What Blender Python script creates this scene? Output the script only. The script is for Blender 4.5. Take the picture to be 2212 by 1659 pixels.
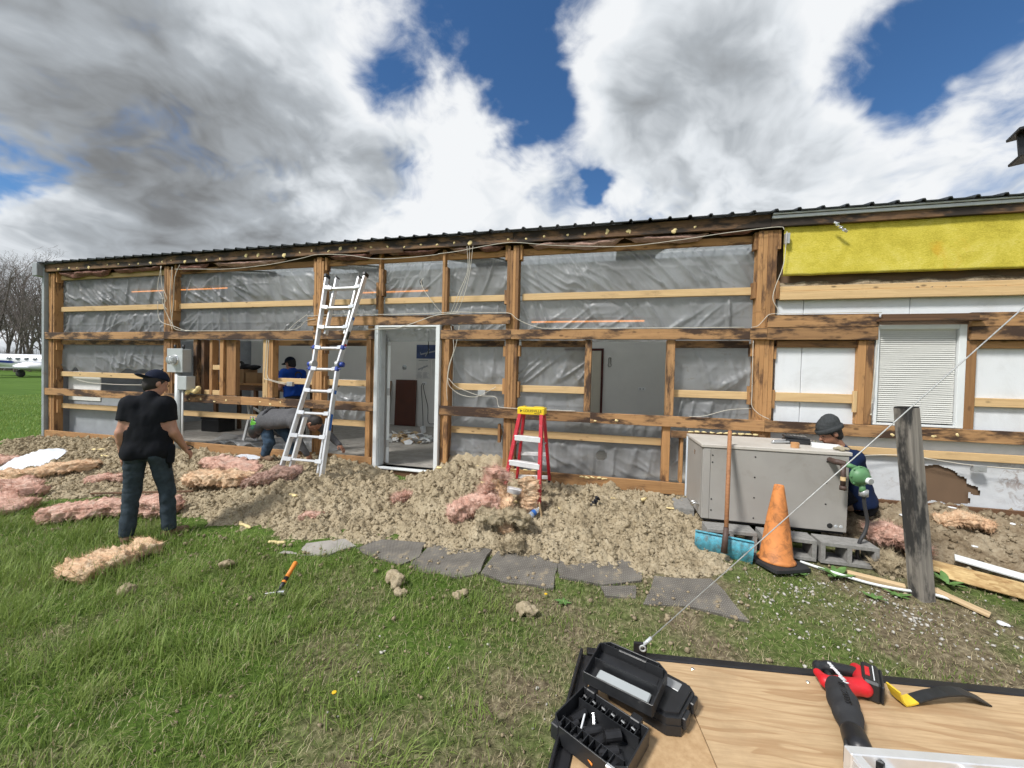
import bpy, math, random
import numpy as np
from mathutils import Vector, Matrix, noise as mnoise

random.seed(7)
RNG = np.random.default_rng(7)
SC = bpy.context.scene
COL = SC.collection
for o in list(bpy.data.objects):
    bpy.data.objects.remove(o)

# ------------------------------------------------------------------ camera
# wall plane of the building is y = 5.10, metres, camera 1.72 m above the lawn
PITCH, ROLL, YAW, CAM_Z = 0.017893, 0.024876, 0.243486, 1.72
fw = Vector((-math.sin(YAW) * math.cos(PITCH), math.cos(YAW) * math.cos(PITCH), -math.sin(PITCH)))
rt = Vector((math.cos(YAW), math.sin(YAW), 0.0))
up = rt.cross(fw)
r2 = rt * math.cos(ROLL) + up * math.sin(ROLL)
u2 = up * math.cos(ROLL) - rt * math.sin(ROLL)
cam = bpy.data.cameras.new("camera")
cam.sensor_width = 36.0
cam.lens = 36.0 * 831.0 / 2212.0
cam.clip_start, cam.clip_end = 0.05, 3000.0
cam_o = bpy.data.objects.new("camera", cam)
COL.objects.link(cam_o)
cam_o.matrix_world = Matrix(((r2.x, u2.x, -fw.x, 0), (r2.y, u2.y, -fw.y, 0), (r2.z, u2.z, -fw.z, CAM_Z), (0, 0, 0, 1)))
SC.camera = cam_o

# ------------------------------------------------------------------ exposure
SC.view_settings.view_transform = 'Standard'
SC.view_settings.look = 'None'
SC.view_settings.exposure = 0.04
SC.view_settings.gamma = 1.0
SC.view_settings.use_curve_mapping = False
SC.cycles.max_bounces = 6
SC.cycles.diffuse_bounces = 3
SC.cycles.use_adaptive_sampling = True
SC.cycles.adaptive_threshold = 0.03
SC.cycles.transparent_max_bounces = 12

# ------------------------------------------------------------------ sun and sky
SUN_DIR = Vector((-0.42, -0.50, 0.76)).normalized()          # towards the sun
sun = bpy.data.lights.new("sun", 'SUN')
sun.energy = 4.3
sun.angle = math.radians(9)                                  # veiled by thin cloud
sun.color = (1.0, 0.97, 0.93)
sun_o = bpy.data.objects.new("sun", sun)
COL.objects.link(sun_o)
sun_o.rotation_euler = SUN_DIR.to_track_quat('Z', 'Y').to_euler()
sun_o.location = SUN_DIR * 60

world = bpy.data.worlds.new("World")
SC.world = world
world.use_nodes = True
WT = world.node_tree
WT.nodes.clear()
world.cycles.sampling_method = 'MANUAL'
world.cycles.sample_map_resolution = 512


class NT:
    """small node-tree writer"""
    def __init__(self, tree):
        self.t = tree

    def n(self, kind, ins=None, **props):
        nd = self.t.nodes.new(kind)
        for k, v in props.items():
            setattr(nd, k, v)
        for k, v in (ins or {}).items():
            s = nd.inputs[k]
            if isinstance(v, bpy.types.NodeSocket):
                self.t.links.new(v, s)
            else:
                s.default_value = v
        return nd

    def math(self, op, a, b=None, c=None, clamp=False):
        nd = self.t.nodes.new('ShaderNodeMath')
        nd.operation = op
        nd.use_clamp = clamp
        for i, v in enumerate((a, b, c)):
            if v is None:
                continue
            if isinstance(v, bpy.types.NodeSocket):
                self.t.links.new(v, nd.inputs[i])
            else:
                nd.inputs[i].default_value = v
        return nd.outputs[0]

    def vmath(self, op, a, b=None, out=0):
        nd = self.t.nodes.new('ShaderNodeVectorMath')
        nd.operation = op
        for i, v in enumerate((a, b)):
            if v is None:
                continue
            if isinstance(v, bpy.types.NodeSocket):
                self.t.links.new(v, nd.inputs[i])
            else:
                nd.inputs[i].default_value = v
        return nd.outputs[out]

    def noise(self, vec, scale, detail=4.0, rough=0.5, dist=0.0, out=0):
        nd = self.n('ShaderNodeTexNoise', {'Scale': scale, 'Detail': detail, 'Roughness': rough, 'Distortion': dist})
        if vec is not None:
            self.t.links.new(vec, nd.inputs['Vector'])
        return nd.outputs[out]

    def ramp(self, fac, stops, interp='LINEAR'):
        nd = self.t.nodes.new('ShaderNodeValToRGB')
        cr = nd.color_ramp
        cr.interpolation = interp
        while len(cr.elements) < len(stops):
            cr.elements.new(0.5)
        for e, (p, c) in zip(cr.elements, stops):
            e.position = p
            e.color = (c[0], c[1], c[2], 1) if len(c) == 3 else c
        self.t.links.new(fac, nd.inputs[0])
        return nd.outputs[0]

    def mix(self, fac, a, b, blend='MIX'):
        nd = self.t.nodes.new('ShaderNodeMix')
        nd.data_type = 'RGBA'
        nd.blend_type = blend
        for k, v in ((0, fac), (6, a), (7, b)):
            if isinstance(v, bpy.types.NodeSocket):
                self.t.links.new(v, nd.inputs[k])
            else:
                nd.inputs[k].default_value = (v[0], v[1], v[2], 1) if (k and len(v) == 3) else v
        return nd.outputs[2]

    def mapr(self, v, a, b, c=0.0, d=1.0, smooth=True):
        nd = self.t.nodes.new('ShaderNodeMapRange')
        nd.interpolation_type = 'SMOOTHSTEP' if smooth else 'LINEAR'
        for i, x in enumerate((v, a, b, c, d)):
            if isinstance(x, bpy.types.NodeSocket):
                self.t.links.new(x, nd.inputs[i])
            else:
                nd.inputs[i].default_value = x
        return nd.outputs[0]


w = NT(WT)
sky = w.n('ShaderNodeTexSky', sky_type='NISHITA', sun_disc=False)
sky.sun_elevation = math.asin(SUN_DIR.z)
sky.sun_rotation = math.atan2(SUN_DIR.x, SUN_DIR.y)
sky.air_density, sky.dust_density, sky.ozone_density = 1.0, 0.0, 6.0
skyc = w.n('ShaderNodeHueSaturation', {'Saturation': 1.12, 'Value': 1.0, 'Color': sky.outputs[0]}).outputs[0]
bg_sky = w.n('ShaderNodeBackground', {'Color': skyc, 'Strength': 0.115})

gen = w.n('ShaderNodeTexCoord').outputs['Generated']
dirn = w.vmath('NORMALIZE', gen)
# the deck of cumulus as a flat layer overhead: direction projected onto a plane
sep = w.n('ShaderNodeSeparateXYZ', {0: dirn})
zz = w.math('ADD', w.math('MAXIMUM', sep.outputs[2], 0.0), 0.42)
lay = w.n('ShaderNodeCombineXYZ', {0: w.math('DIVIDE', sep.outputs[0], zz), 1: w.math('DIVIDE', sep.outputs[1], zz), 2: 0.37}).outputs[0]
warp = w.vmath('SUBTRACT', w.noise(lay, 2.2, 3.0, 0.55, out=1), (0.5, 0.5, 0.5))
wsc = w.n('ShaderNodeVectorMath', {0: warp, 3: 0.35}, operation='SCALE').outputs[0]
lay2 = w.vmath('ADD', lay, wsc)
wdn = w.n('ShaderNodeVectorMath', {0: w.vmath('SUBTRACT', w.noise(lay, 4.0, 4.0, 0.62, out=1), (0.5, 0.5, 0.5)), 3: 0.22}, operation='SCALE').outputs[0]
dwp = w.vmath('NORMALIZE', w.vmath('ADD', dirn, wdn))


def blob(d, power):
    """soft patch of the sky around direction d"""
    dt = w.vmath('DOT_PRODUCT', dwp, Vector(d).normalized(), out=1)
    return w.math('POWER', w.math('MAXIMUM', dt, 0.0), power)


def wsum(items):
    acc = None
    for s, k in items:
        v = w.math('MULTIPLY', s, k)
        acc = v if acc is None else w.math('ADD', acc, v)
    return acc
gaps = wsum([(blob((-0.205, 0.690, 0.694), 120), 0.46), (blob((-0.190, 0.760, 0.621), 200), 0.42), (blob((-0.150, 0.825, 0.543), 220), 0.40),
             (blob((-0.036, 0.902, 0.431), 1500), 0.40), (blob((0.398, 0.751, 0.527), 240), 0.40), (blob((0.480, 0.713, 0.510), 420), 0.30),
             (blob((0.453, 0.766, 0.456), 900), 0.22), (blob((-0.885, 0.372, 0.280), 420), 0.50), (blob((-0.440, 0.680, 0.587), 420), 0.27)])
solid = wsum([(blob((-0.764, 0.507, 0.399), 12), 0.20), (blob((0.150, 0.800, 0.580), 60), 0.24), (blob((-0.573, 0.577, 0.581), 60), 0.10),
              (blob((0.30, 0.86, 0.40), 50), 0.18), (blob((-0.33, 0.85, 0.42), 60), 0.16)])
def billow(v, sc, det):
    """cauliflower heads: folded noise"""
    q = w.math('ABSOLUTE', w.math('SUBTRACT', w.noise(v, sc, det, 0.55), 0.5))
    return w.math('SUBTRACT', 1.0, w.math('MULTIPLY', q, 3.6))


lay3 = w.vmath('ADD', lay2, (-0.055, -0.075, 0.0))            # the same layer a little nearer the sun
fb = w.noise(lay2, 2.0, 5.0, 0.55)
bl = billow(lay2, 5.0, 4.0)
fine = w.noise(lay2, 8.0, 6.0, 0.68)
fb3 = w.noise(lay3, 2.0, 5.0, 0.55)
bl3 = billow(lay3, 5.0, 4.0)
low = w.mapr(sep.outputs[2], 0.14, 0.46, 0.22, 0.0)          # the deck closes up towards the horizon
cov = w.math('ADD', w.math('ADD', w.math('MULTIPLY', fb, 0.85), w.math('MULTIPLY', bl, 0.16)), w.math('ADD', w.math('MULTIPLY', fine, 0.42), low))
cov = w.math('SUBTRACT', w.math('ADD', cov, solid), gaps)
dens = w.mapr(cov, 0.555, 0.90)
# grey undersides where the cloud is thick, white where it is thin or turned to the sun
thick = wsum([(blob((-0.74, 0.52, 0.425), 26), 0.38), (blob((-0.70, 0.60, 0.39), 120), 0.30), (blob((-0.83, 0.36, 0.42), 40), 0.16),
              (blob((0.20, 0.77, 0.60), 90), 0.18), (blob((0.26, 0.88, 0.40), 160), 0.20), (blob((-0.10, 0.95, 0.29), 200), 0.12), (blob((-0.80, 0.53, 0.20), 160), 0.08)])
shade_n = w.noise(lay2, 3.0, 4.0, 0.5)
rel = w.math('ADD', w.math('MULTIPLY', w.math('SUBTRACT', fb3, fb), 1.7), w.math('MULTIPLY', w.math('SUBTRACT', bl3, bl), 0.22))
shade = w.math('ADD', w.math('ADD', thick, rel), w.math('MULTIPLY', w.math('SUBTRACT', shade_n, 0.53), 0.85))
shade = w.math('ADD', shade, w.mapr(cov, 0.70, 1.30, -0.04, 0.22))
ccol = w.ramp(shade, [(0.0, (0.93, 0.95, 0.97)), (0.15, (0.78, 0.82, 0.86)), (0.38, (0.45, 0.485, 0.52)), (0.70, (0.23, 0.24, 0.25)), (1.0, (0.13, 0.13, 0.13))])
bg_cl = w.n('ShaderNodeBackground', {'Color': ccol, 'Strength': 0.95})
mixw = w.n('ShaderNodeMixShader', {0: dens, 1: bg_sky.outputs[0], 2: bg_cl.outputs[0]})
w.n('ShaderNodeOutputWorld', {0: mixw.outputs[0]})

# ------------------------------------------------------------------ helpers
WORLD = {}          # object name -> world matrix


def link(o, M, parent=None, kind=None):
    COL.objects.link(o)
    if parent is not None:
        o.parent = parent
        o.matrix_parent_inverse = Matrix.Identity(4)
        o.matrix_basis = WORLD[parent.name].inverted() @ M
    else:
        o.matrix_basis = M
    WORLD[o.name] = M.copy()
    if kind:
        o['kind'] = kind
    return o


def tag(o, label, cat=None, group=None):
    o['label'] = label
    if cat:
        o['category'] = cat
        if 'kind' not in o:
            o['kind'] = 'thing'
    if group:
        o['group'] = group
    return o


def T(x, y, z):
    return Matrix.Translation((x, y, z))


def RZ(a):
    return Matrix.Rotation(a, 4, 'Z')


def RX(a):
    return Matrix.Rotation(a, 4, 'X')


def RY(a):
    return Matrix.Rotation(a, 4, 'Y')


def frame(o, x, z):
    """matrix with local X along x, local Z near z"""
    x = Vector(x).normalized()
    y = Vector(z).cross(x).normalized()
    zz_ = x.cross(y)
    return Matrix(((x.x, y.x, zz_.x, o[0]), (x.y, y.y, zz_.y, o[1]), (x.z, y.z, zz_.z, o[2]), (0, 0, 0, 1)))


def thing(name, loc, label, cat, group=None, rot=0.0):
    o = bpy.data.objects.new(name, None)
    o.empty_display_size = 0.1
    link(o, T(*loc) @ RZ(rot))
    return tag(o, label, cat, group)


class MB:
    """mesh builder in the coordinates of the object it will become"""
    def __init__(self):
        self.v, self.f, self.m = [], [], []

    def add(self, vs, fs, mi=0):
        b = len(self.v)
        self.v.extend([tuple(p) for p in vs])
        self.f.extend([tuple(i + b for i in f) for f in fs])
        self.m.extend([mi] * len(fs))
        return self

    def box(self, a, b, ch=0.0, mi=0, M=None):
        vs, fs = cbox(a, b, ch)
        if M is not None:
            vs = [M @ Vector(p) for p in vs]
        return self.add(vs, fs, mi)

    def bar(self, p, q, w_, h_, upv=(0, 0, 1), ch=0.0, mi=0):
        p, q = Vector(p), Vector(q)
        L = (q - p).length
        return self.box((0, -w_ / 2, -h_ / 2), (L, w_ / 2, h_ / 2), ch, mi, frame(p, q - p, upv))

    def tube(self, pts, r, n=8, mi=0, caps=True):
        pts = [Vector(p) for p in pts]
        rs = r if isinstance(r, (list, tuple)) else [r] * len(pts)
        vs, fs = [], []
        t = (pts[1] - pts[0]).normalized()
        a = Vector((0, 0, 1)) if abs(t.z) < 0.9 else Vector((1, 0, 0))
        u = t.cross(a).normalized()
        for i, p in enumerate(pts):
            t = (pts[min(i + 1, len(pts) - 1)] - pts[max(i - 1, 0)])
            if t.length < 1e-9:
                t = Vector((0, 0, 1))
            t.normalize()
            u = (u - t * u.dot(t)).normalized()
            v_ = t.cross(u)
            for k in range(n):
                an = 2 * math.pi * k / n
                vs.append(p + (u * math.cos(an) + v_ * math.sin(an)) * rs[i])
        for i in range(len(pts) - 1):
            for k in range(n):
                k2 = (k + 1) % n
                fs.append((i * n + k, i * n + k2, (i + 1) * n + k2, (i + 1) * n + k))
        if caps:
            fs.append(tuple(range(n - 1, -1, -1)))
            fs.append(tuple((len(pts) - 1) * n + k for k in range(n)))
        return self.add(vs, fs, mi)

    def lathe(self, prof, n=24, mi=0, M=None):
        """prof: (r, z) list; closed where r == 0"""
        vs, fs = [], []
        for r, z in prof:
            for k in range(n):
                a = 2 * math.pi * k / n
                vs.append(Vector((r * math.cos(a), r * math.sin(a), z)))
        for i in range(len(prof) - 1):
            for k in range(n):
                k2 = (k + 1) % n
                fs.append((i * n + k, i * n + k2, (i + 1) * n + k2, (i + 1) * n + k))
        if M is not None:
            vs = [M @ p for p in vs]
        return self.add(vs, fs, mi)

    def prism(self, poly, z0, z1, mi=0, M=None):
        n = len(poly)
        vs = [Vector((x, y, z0)) for x, y in poly] + [Vector((x, y, z1)) for x, y in poly]
        fs = [tuple(range(n - 1, -1, -1)), tuple(range(n, 2 * n))]
        fs += [(i, (i + 1) % n, n + (i + 1) % n, n + i) for i in range(n)]
        if M is not None:
            vs = [M @ p for p in vs]
        return self.add(vs, fs, mi)

    def mesh(self, name, mats, smooth=False):
        me = bpy.data.meshes.new(name)
        me.from_pydata([tuple(p) for p in self.v], [], self.f)
        for m in (mats if isinstance(mats, (list, tuple)) else [mats]):
            me.materials.append(m)
        if any(self.m):
            me.polygons.foreach_set('material_index', self.m)
        if smooth:
            me.polygons.foreach_set('use_smooth', [True] * len(me.polygons))
        me.update()
        return me

    def build(self, name, mats, parent=None, M=None, smooth=False, kind=None):
        o = bpy.data.objects.new(name, self.mesh(name, mats, smooth))
        if M is None:
            M = WORLD[parent.name] if parent is not None else Matrix.Identity(4)
        return link(o, M, parent, kind)


def cbox(a, b, ch=0.0):
    x0, y0, z0 = a
    x1, y1, z1 = b
    if ch <= 0:
        vs = [(x, y, z) for x in (x0, x1) for y in (y0, y1) for z in (z0, z1)]
        fs = [(0, 1, 3, 2), (4, 6, 7, 5), (0, 4, 5, 1), (2, 3, 7, 6), (0, 2, 6, 4), (1, 5, 7, 3)]
        return vs, fs
    c = ch
    vs, idx = [], {}
    for i, (sx, xs) in enumerate(((1, x0), (-1, x1))):
        for j, (sy, ys) in enumerate(((1, y0), (-1, y1))):
            for k, (sz, zs) in enumerate(((1, z0), (-1, z1))):
                idx[i, j, k] = len(vs)
                vs += [(xs, ys + sy * c, zs + sz * c), (xs + sx * c, ys, zs + sz * c), (xs + sx * c, ys + sy * c, zs)]
    I = idx
    fs = []

    def q(*ids):
        ctr = Vector(((x0 + x1) / 2, (y0 + y1) / 2, (z0 + z1) / 2))
        P = [Vector(vs[t_]) for t_ in ids]
        nrm = (P[1] - P[0]).cross(P[2] - P[0])
        m = sum(P, Vector()) / len(P)
        fs.append(ids if nrm.dot(m - ctr) > 0 else ids[::-1])
    for i in (0, 1):
        q(I[i, 0, 0], I[i, 1, 0], I[i, 1, 1], I[i, 0, 1])
        q(I[0, i, 0] + 1, I[1, i, 0] + 1, I[1, i, 1] + 1, I[0, i, 1] + 1)
        q(I[0, 0, i] + 2, I[1, 0, i] + 2, I[1, 1, i] + 2, I[0, 1, i] + 2)
    for a_ in (0, 1):
        for b_ in (0, 1):
            q(I[a_, b_, 0], I[a_, b_, 1], I[a_, b_, 1] + 1, I[a_, b_, 0] + 1)
            q(I[a_, 0, b_], I[a_, 1, b_], I[a_, 1, b_] + 2, I[a_, 0, b_] + 2)
            q(I[0, a_, b_] + 1, I[1, a_, b_] + 1, I[1, a_, b_] + 2, I[0, a_, b_] + 2)
            for c_ in (0, 1):
                k_ = I[a_, b_, c_]
                q(k_, k_ + 1, k_ + 2)
    return vs, fs


def np_mesh(name, V, F, mat, smooth=True):
    """V (n,3), F (m,3 or 4) numpy -> mesh, fast"""
    me = bpy.data.meshes.new(name)
    k = F.shape[1]
    me.vertices.add(len(V))
    me.vertices.foreach_set('co', np.ascontiguousarray(V, dtype=np.float32).ravel())
    me.loops.add(F.size)
    me.loops.foreach_set('vertex_index', np.ascontiguousarray(F, dtype=np.int32).ravel())
    me.polygons.add(len(F))
    me.polygons.foreach_set('loop_start', np.arange(0, F.size, k, dtype=np.int32))
    me.polygons.foreach_set('loop_total', np.full(len(F), k, dtype=np.int32))
    if smooth:
        me.polygons.foreach_set('use_smooth', np.ones(len(F), dtype=bool))
    for m in (mat if isinstance(mat, (list, tuple)) else [mat]):
        me.materials.append(m)
    me.update(calc_edges=True)
    return me


def np_obj(name, V, F, mat, parent=None, M=None, smooth=True, kind=None):
    o = bpy.data.objects.new(name, np_mesh(name, V, F, mat, smooth))
    if M is None:
        M = WORLD[parent.name] if parent is not None else Matrix.Identity(4)
    return link(o, M, parent, kind)


def grid_faces(nu, nv):
    i = np.arange(nu - 1)[:, None] * nv + np.arange(nv - 1)[None, :]
    i = i.ravel()
    return np.stack([i, i + nv, i + nv + 1, i + 1], 1)


# value noise on numpy arrays ------------------------------------------------
_PERM = RNG.permutation(4096)
_RV = RNG.random(4096)


def _h(ix, iy, iz):
    return _RV[_PERM[(_PERM[(_PERM[ix & 4095] + iy) & 4095] + iz) & 4095]]


def vnoise(x, y, z=0.0):
    x, y, z = np.broadcast_arrays(np.asarray(x, float), np.asarray(y, float), np.asarray(z, float))
    ix, iy, iz = np.floor(x).astype(int), np.floor(y).astype(int), np.floor(z).astype(int)
    fx, fy, fz = x - ix, y - iy, z - iz
    fx, fy, fz = fx * fx * (3 - 2 * fx), fy * fy * (3 - 2 * fy), fz * fz * (3 - 2 * fz)
    r = 0
    for a in (0, 1):
        for b in (0, 1):
            for c in (0, 1):
                r = r + _h(ix + a, iy + b, iz + c) * (fx if a else 1 - fx) * (fy if b else 1 - fy) * (fz if c else 1 - fz)
    return r


def fbm(x, y, z=0.0, oct=4, gain=0.5):
    s, a, t = 0, 1.0, 0
    for k in range(oct):
        s = s + a * vnoise(x * 2 ** k + 17 * k, y * 2 ** k + 5 * k, np.asarray(z) * 2 ** k + 3 * k)
        t += a
        a *= gain
    return s / t


def worley(x, y, z=0.0, seed=0):
    """distance to the nearest jittered cell point"""
    x, y, z = np.broadcast_arrays(np.asarray(x, float), np.asarray(y, float), np.asarray(z, float))
    ix, iy, iz = np.floor(x).astype(int), np.floor(y).astype(int), np.floor(z).astype(int)
    best = np.full(x.shape, 9.0)
    for a in (-1, 0, 1):
        for b in (-1, 0, 1):
            cx, cy = ix + a + seed, iy + b
            px = ix + a + _h(cx, cy, iz)
            py = iy + b + _h(cx + 91, cy + 37, iz)
            best = np.minimum(best, (px - x) ** 2 + (py - y) ** 2)
    return np.sqrt(best)


# surface nets: smooth closed surfaces from distance fields -------------------
XFORM = [None]      # optional slimming of a figure's surfaces


class Field:
    def __init__(self, lo, hi, h):
        self.lo = np.array(lo, float)
        self.h = h
        self.n = np.ceil((np.array(hi, float) - self.lo) / h).astype(int) + 1
        self.F = np.full(tuple(self.n), 9.0)

    def _win(self, lo, hi):
        a = np.clip(np.floor((np.array(lo) - self.lo) / self.h).astype(int), 0, self.n)
        b = np.clip(np.ceil((np.array(hi) - self.lo) / self.h).astype(int) + 1, 0, self.n)
        if (b <= a).any():
            return None
        ax = [self.lo[i] + self.h * np.arange(a[i], b[i]) for i in range(3)]
        X, Y, Z = np.meshgrid(*ax, indexing='ij')
        return tuple(slice(a[i], b[i]) for i in range(3)), X, Y, Z

    def _put(self, sl, d, k, op):
        A = self.F[sl]
        if op == 'add':
            if k > 0:
                hh = np.clip(0.5 + 0.5 * (A - d) / k, 0, 1)
                self.F[sl] = A * (1 - hh) + d * hh - k * hh * (1 - hh)
            else:
                self.F[sl] = np.minimum(A, d)
        else:
            self.F[sl] = np.maximum(A, -d)

    def cap(self, a, b, ra, rb=None, k=0.03, op='add'):
        """tapered capsule"""
        rb = ra if rb is None else rb
        a, b = np.array(a, float), np.array(b, float)
        m = max(ra, rb) + 3 * k + 2 * self.h
        win = self._win(np.minimum(a, b) - m, np.maximum(a, b) + m)
        if win is None:
            return self
        sl, X, Y, Z = win
        ab = b - a
        L2 = max((ab * ab).sum(), 1e-12)
        t = np.clip(((X - a[0]) * ab[0] + (Y - a[1]) * ab[1] + (Z - a[2]) * ab[2]) / L2, 0, 1)
        d = np.sqrt((X - a[0] - t * ab[0]) ** 2 + (Y - a[1] - t * ab[1]) ** 2 + (Z - a[2] - t * ab[2]) ** 2) - (ra + t * (rb - ra))
        self._put(sl, d, k, op)
        return self

    def ell(self, c, r, R=None, k=0.03, op='add'):
        """ellipsoid, R: 3x3 whose columns are its axes"""
        c, r = np.array(c, float), np.array(r, float)
        m = r.max() + 3 * k + 2 * self.h
        win = self._win(c - m, c + m)
        if win is None:
            return self
        sl, X, Y, Z = win
        D = np.stack([X - c[0], Y - c[1], Z - c[2]], -1)
        if R is not None:
            D = D @ np.array(R, float)
        q = D / r
        l = np.sqrt((q * q).sum(-1))
        g = np.sqrt(((q / r) ** 2).sum(-1)) + 1e-9
        d = l * (l - 1) / g
        self._put(sl, d, k, op)
        return self

    def half(self, p, n):
        """keep only the side of the plane that n points away from"""
        p, n = np.array(p, float), np.array(n, float)
        n = n / np.linalg.norm(n)
        ax = [self.lo[i] + self.h * np.arange(self.n[i]) for i in range(3)]
        X, Y, Z = np.meshgrid(*ax, indexing='ij')
        self.F = np.maximum(self.F, (X - p[0]) * n[0] + (Y - p[1]) * n[1] + (Z - p[2]) * n[2])
        return self

    def rough(self, amp, sx, sy, sz, seed=0, oct=3):
        ax = [self.lo[i] + self.h * np.arange(self.n[i]) for i in range(3)]
        X, Y, Z = np.meshgrid(*ax, indexing='ij')
        near = np.abs(self.F) < 0.08
        self.F[near] += amp * (fbm(X[near] * sx + seed, Y[near] * sy, Z[near] * sz, oct) - 0.5) * 2
        return self

    def net(self):
        F = self.F.copy()
        F[0], F[-1] = 9, 9
        F[:, 0], F[:, -1] = 9, 9
        F[:, :, 0], F[:, :, -1] = 9, 9
        S = F < 0
        nx, ny, nz = F.shape
        cnt = np.zeros((nx - 1, ny - 1, nz - 1), np.int8)
        for a in (0, 1):
            for b in (0, 1):
                for c in (0, 1):
                    cnt += S[a:nx - 1 + a, b:ny - 1 + b, c:nz - 1 + c]
        mixed = (cnt > 0) & (cnt < 8)
        ci = np.argwhere(mixed)
        ids = np.full(mixed.shape, -1, int)
        ids[mixed] = np.arange(len(ci))
        acc, wt = np.zeros((len(ci), 3)), np.zeros(len(ci))
        cor = [(a, b, c) for a in (0, 1) for b in (0, 1) for c in (0, 1)]
        for p in cor:
            for ax in range(3):
                if p[ax]:
                    continue
                q = list(p)
                q[ax] = 1
                f0 = F[tuple((ci + p).T)]
                f1 = F[tuple((ci + q).T)]
                cr = (f0 < 0) != (f1 < 0)
                t = np.where(cr, f0 / np.where(cr, f0 - f1, 1), 0)
                pos = np.repeat(np.array(p, float)[None], len(ci), 0)
                pos[:, ax] = t
                acc += pos * cr[:, None]
                wt += cr
        V = self.lo + self.h * (ci + acc / np.maximum(wt, 1)[:, None])
        faces = []
        for ax in range(3):
            o1, o2 = [(1, 2), (2, 0), (0, 1)][ax]
            lo = [slice(1, None)] * 3
            A = np.argwhere(np.take(S, range(F.shape[ax] - 1), ax) != np.take(S, range(1, F.shape[ax]), ax))
            A = A[(A[:, o1] > 0) & (A[:, o2] > 0) & (A[:, o1] < F.shape[o1] - 1) & (A[:, o2] < F.shape[o2] - 1)]
            e1, e2 = np.zeros(3, int), np.zeros(3, int)
            e1[o1], e2[o2] = 1, 1
            q = np.stack([ids[tuple((A - e1 - e2).T)], ids[tuple((A - e2).T)], ids[tuple(A.T)], ids[tuple((A - e1).T)]], 1)
            s = S[tuple(A.T)]
            q[~s] = q[~s][:, ::-1]
            faces.append(q)
        Fq = np.concatenate(faces)
        return V, Fq[(Fq >= 0).all(1)]

    def build(self, name, mat, parent=None, M=None, kind=None):
        V, Fq = self.net()
        if XFORM[0] is not None:
            V = XFORM[0](V)
        return np_obj(name, V, Fq, mat, parent, M, True, kind)

# ------------------------------------------------------------------ materials
MATS = {}


def mat(name):
    m = bpy.data.materials.new(name)
    m.use_nodes = True
    t = m.node_tree
    t.nodes.clear()
    MATS[name] = m
    return m, NT(t)


def finish(n, color, rough=0.6, bump=None, bstr=0.3, bdist=0.01, metal=0.0, spec=None, **extra):
    ins = {'Base Color': color if isinstance(color, bpy.types.NodeSocket) else (color[0], color[1], color[2], 1), 'Roughness': rough, 'Metallic': metal}
    if spec is not None:
        ins['Specular IOR Level'] = spec
    ins.update(extra)
    if bump is not None:
        b = n.n('ShaderNodeBump', {'Strength': bstr, 'Distance': bdist, 'Height': bump})
        ins['Normal'] = b.outputs[0]
    p = n.n('ShaderNodeBsdfPrincipled', ins)
    n.n('ShaderNodeOutputMaterial', {0: p.outputs[0]})
    return p


def objco(n, scale=(1, 1, 1), rnd=True):
    c = n.n('ShaderNodeTexCoord').outputs['Object']
    if rnd:
        r = n.n('ShaderNodeObjectInfo').outputs['Random']
        off = n.n('ShaderNodeVectorMath', {0: (31.7, 17.3, 23.9), 3: r}, operation='SCALE').outputs[0]
        c = n.vmath('ADD', c, off)
    return n.vmath('MULTIPLY', c, scale)


def plain(name, c, rough=0.5, var=0.12, scale=6.0, metal=0.0, bstr=0.1, spec=None, dirt=0.0, dirtc=(0.16, 0.13, 0.09)):
    """paint, plastic, metal: colour with a little unevenness and optional dirt"""
    m, n = mat(name)
    co = objco(n)
    a = n.noise(co, scale, 5, 0.6)
    lo = tuple(max(0, x * (1 - var)) for x in c)
    hi = tuple(min(1, x * (1 + var)) for x in c)
    col = n.ramp(a, [(0.3, lo), (0.7, hi)])
    if dirt:
        d = n.mapr(n.noise(co, scale * 1.9, 7, 0.65, 0.6), 0.62 - 0.25 * dirt, 0.78, 0, min(1, dirt * 1.3))
        col = n.mix(d, col, dirtc)
    finish(n, col, n.mapr(a, 0.3, 0.7, rough * 0.9, min(1, rough * 1.12)), n.noise(co, scale * 12, 3, 0.6), bstr, 0.002, metal, spec)
    return m


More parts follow.
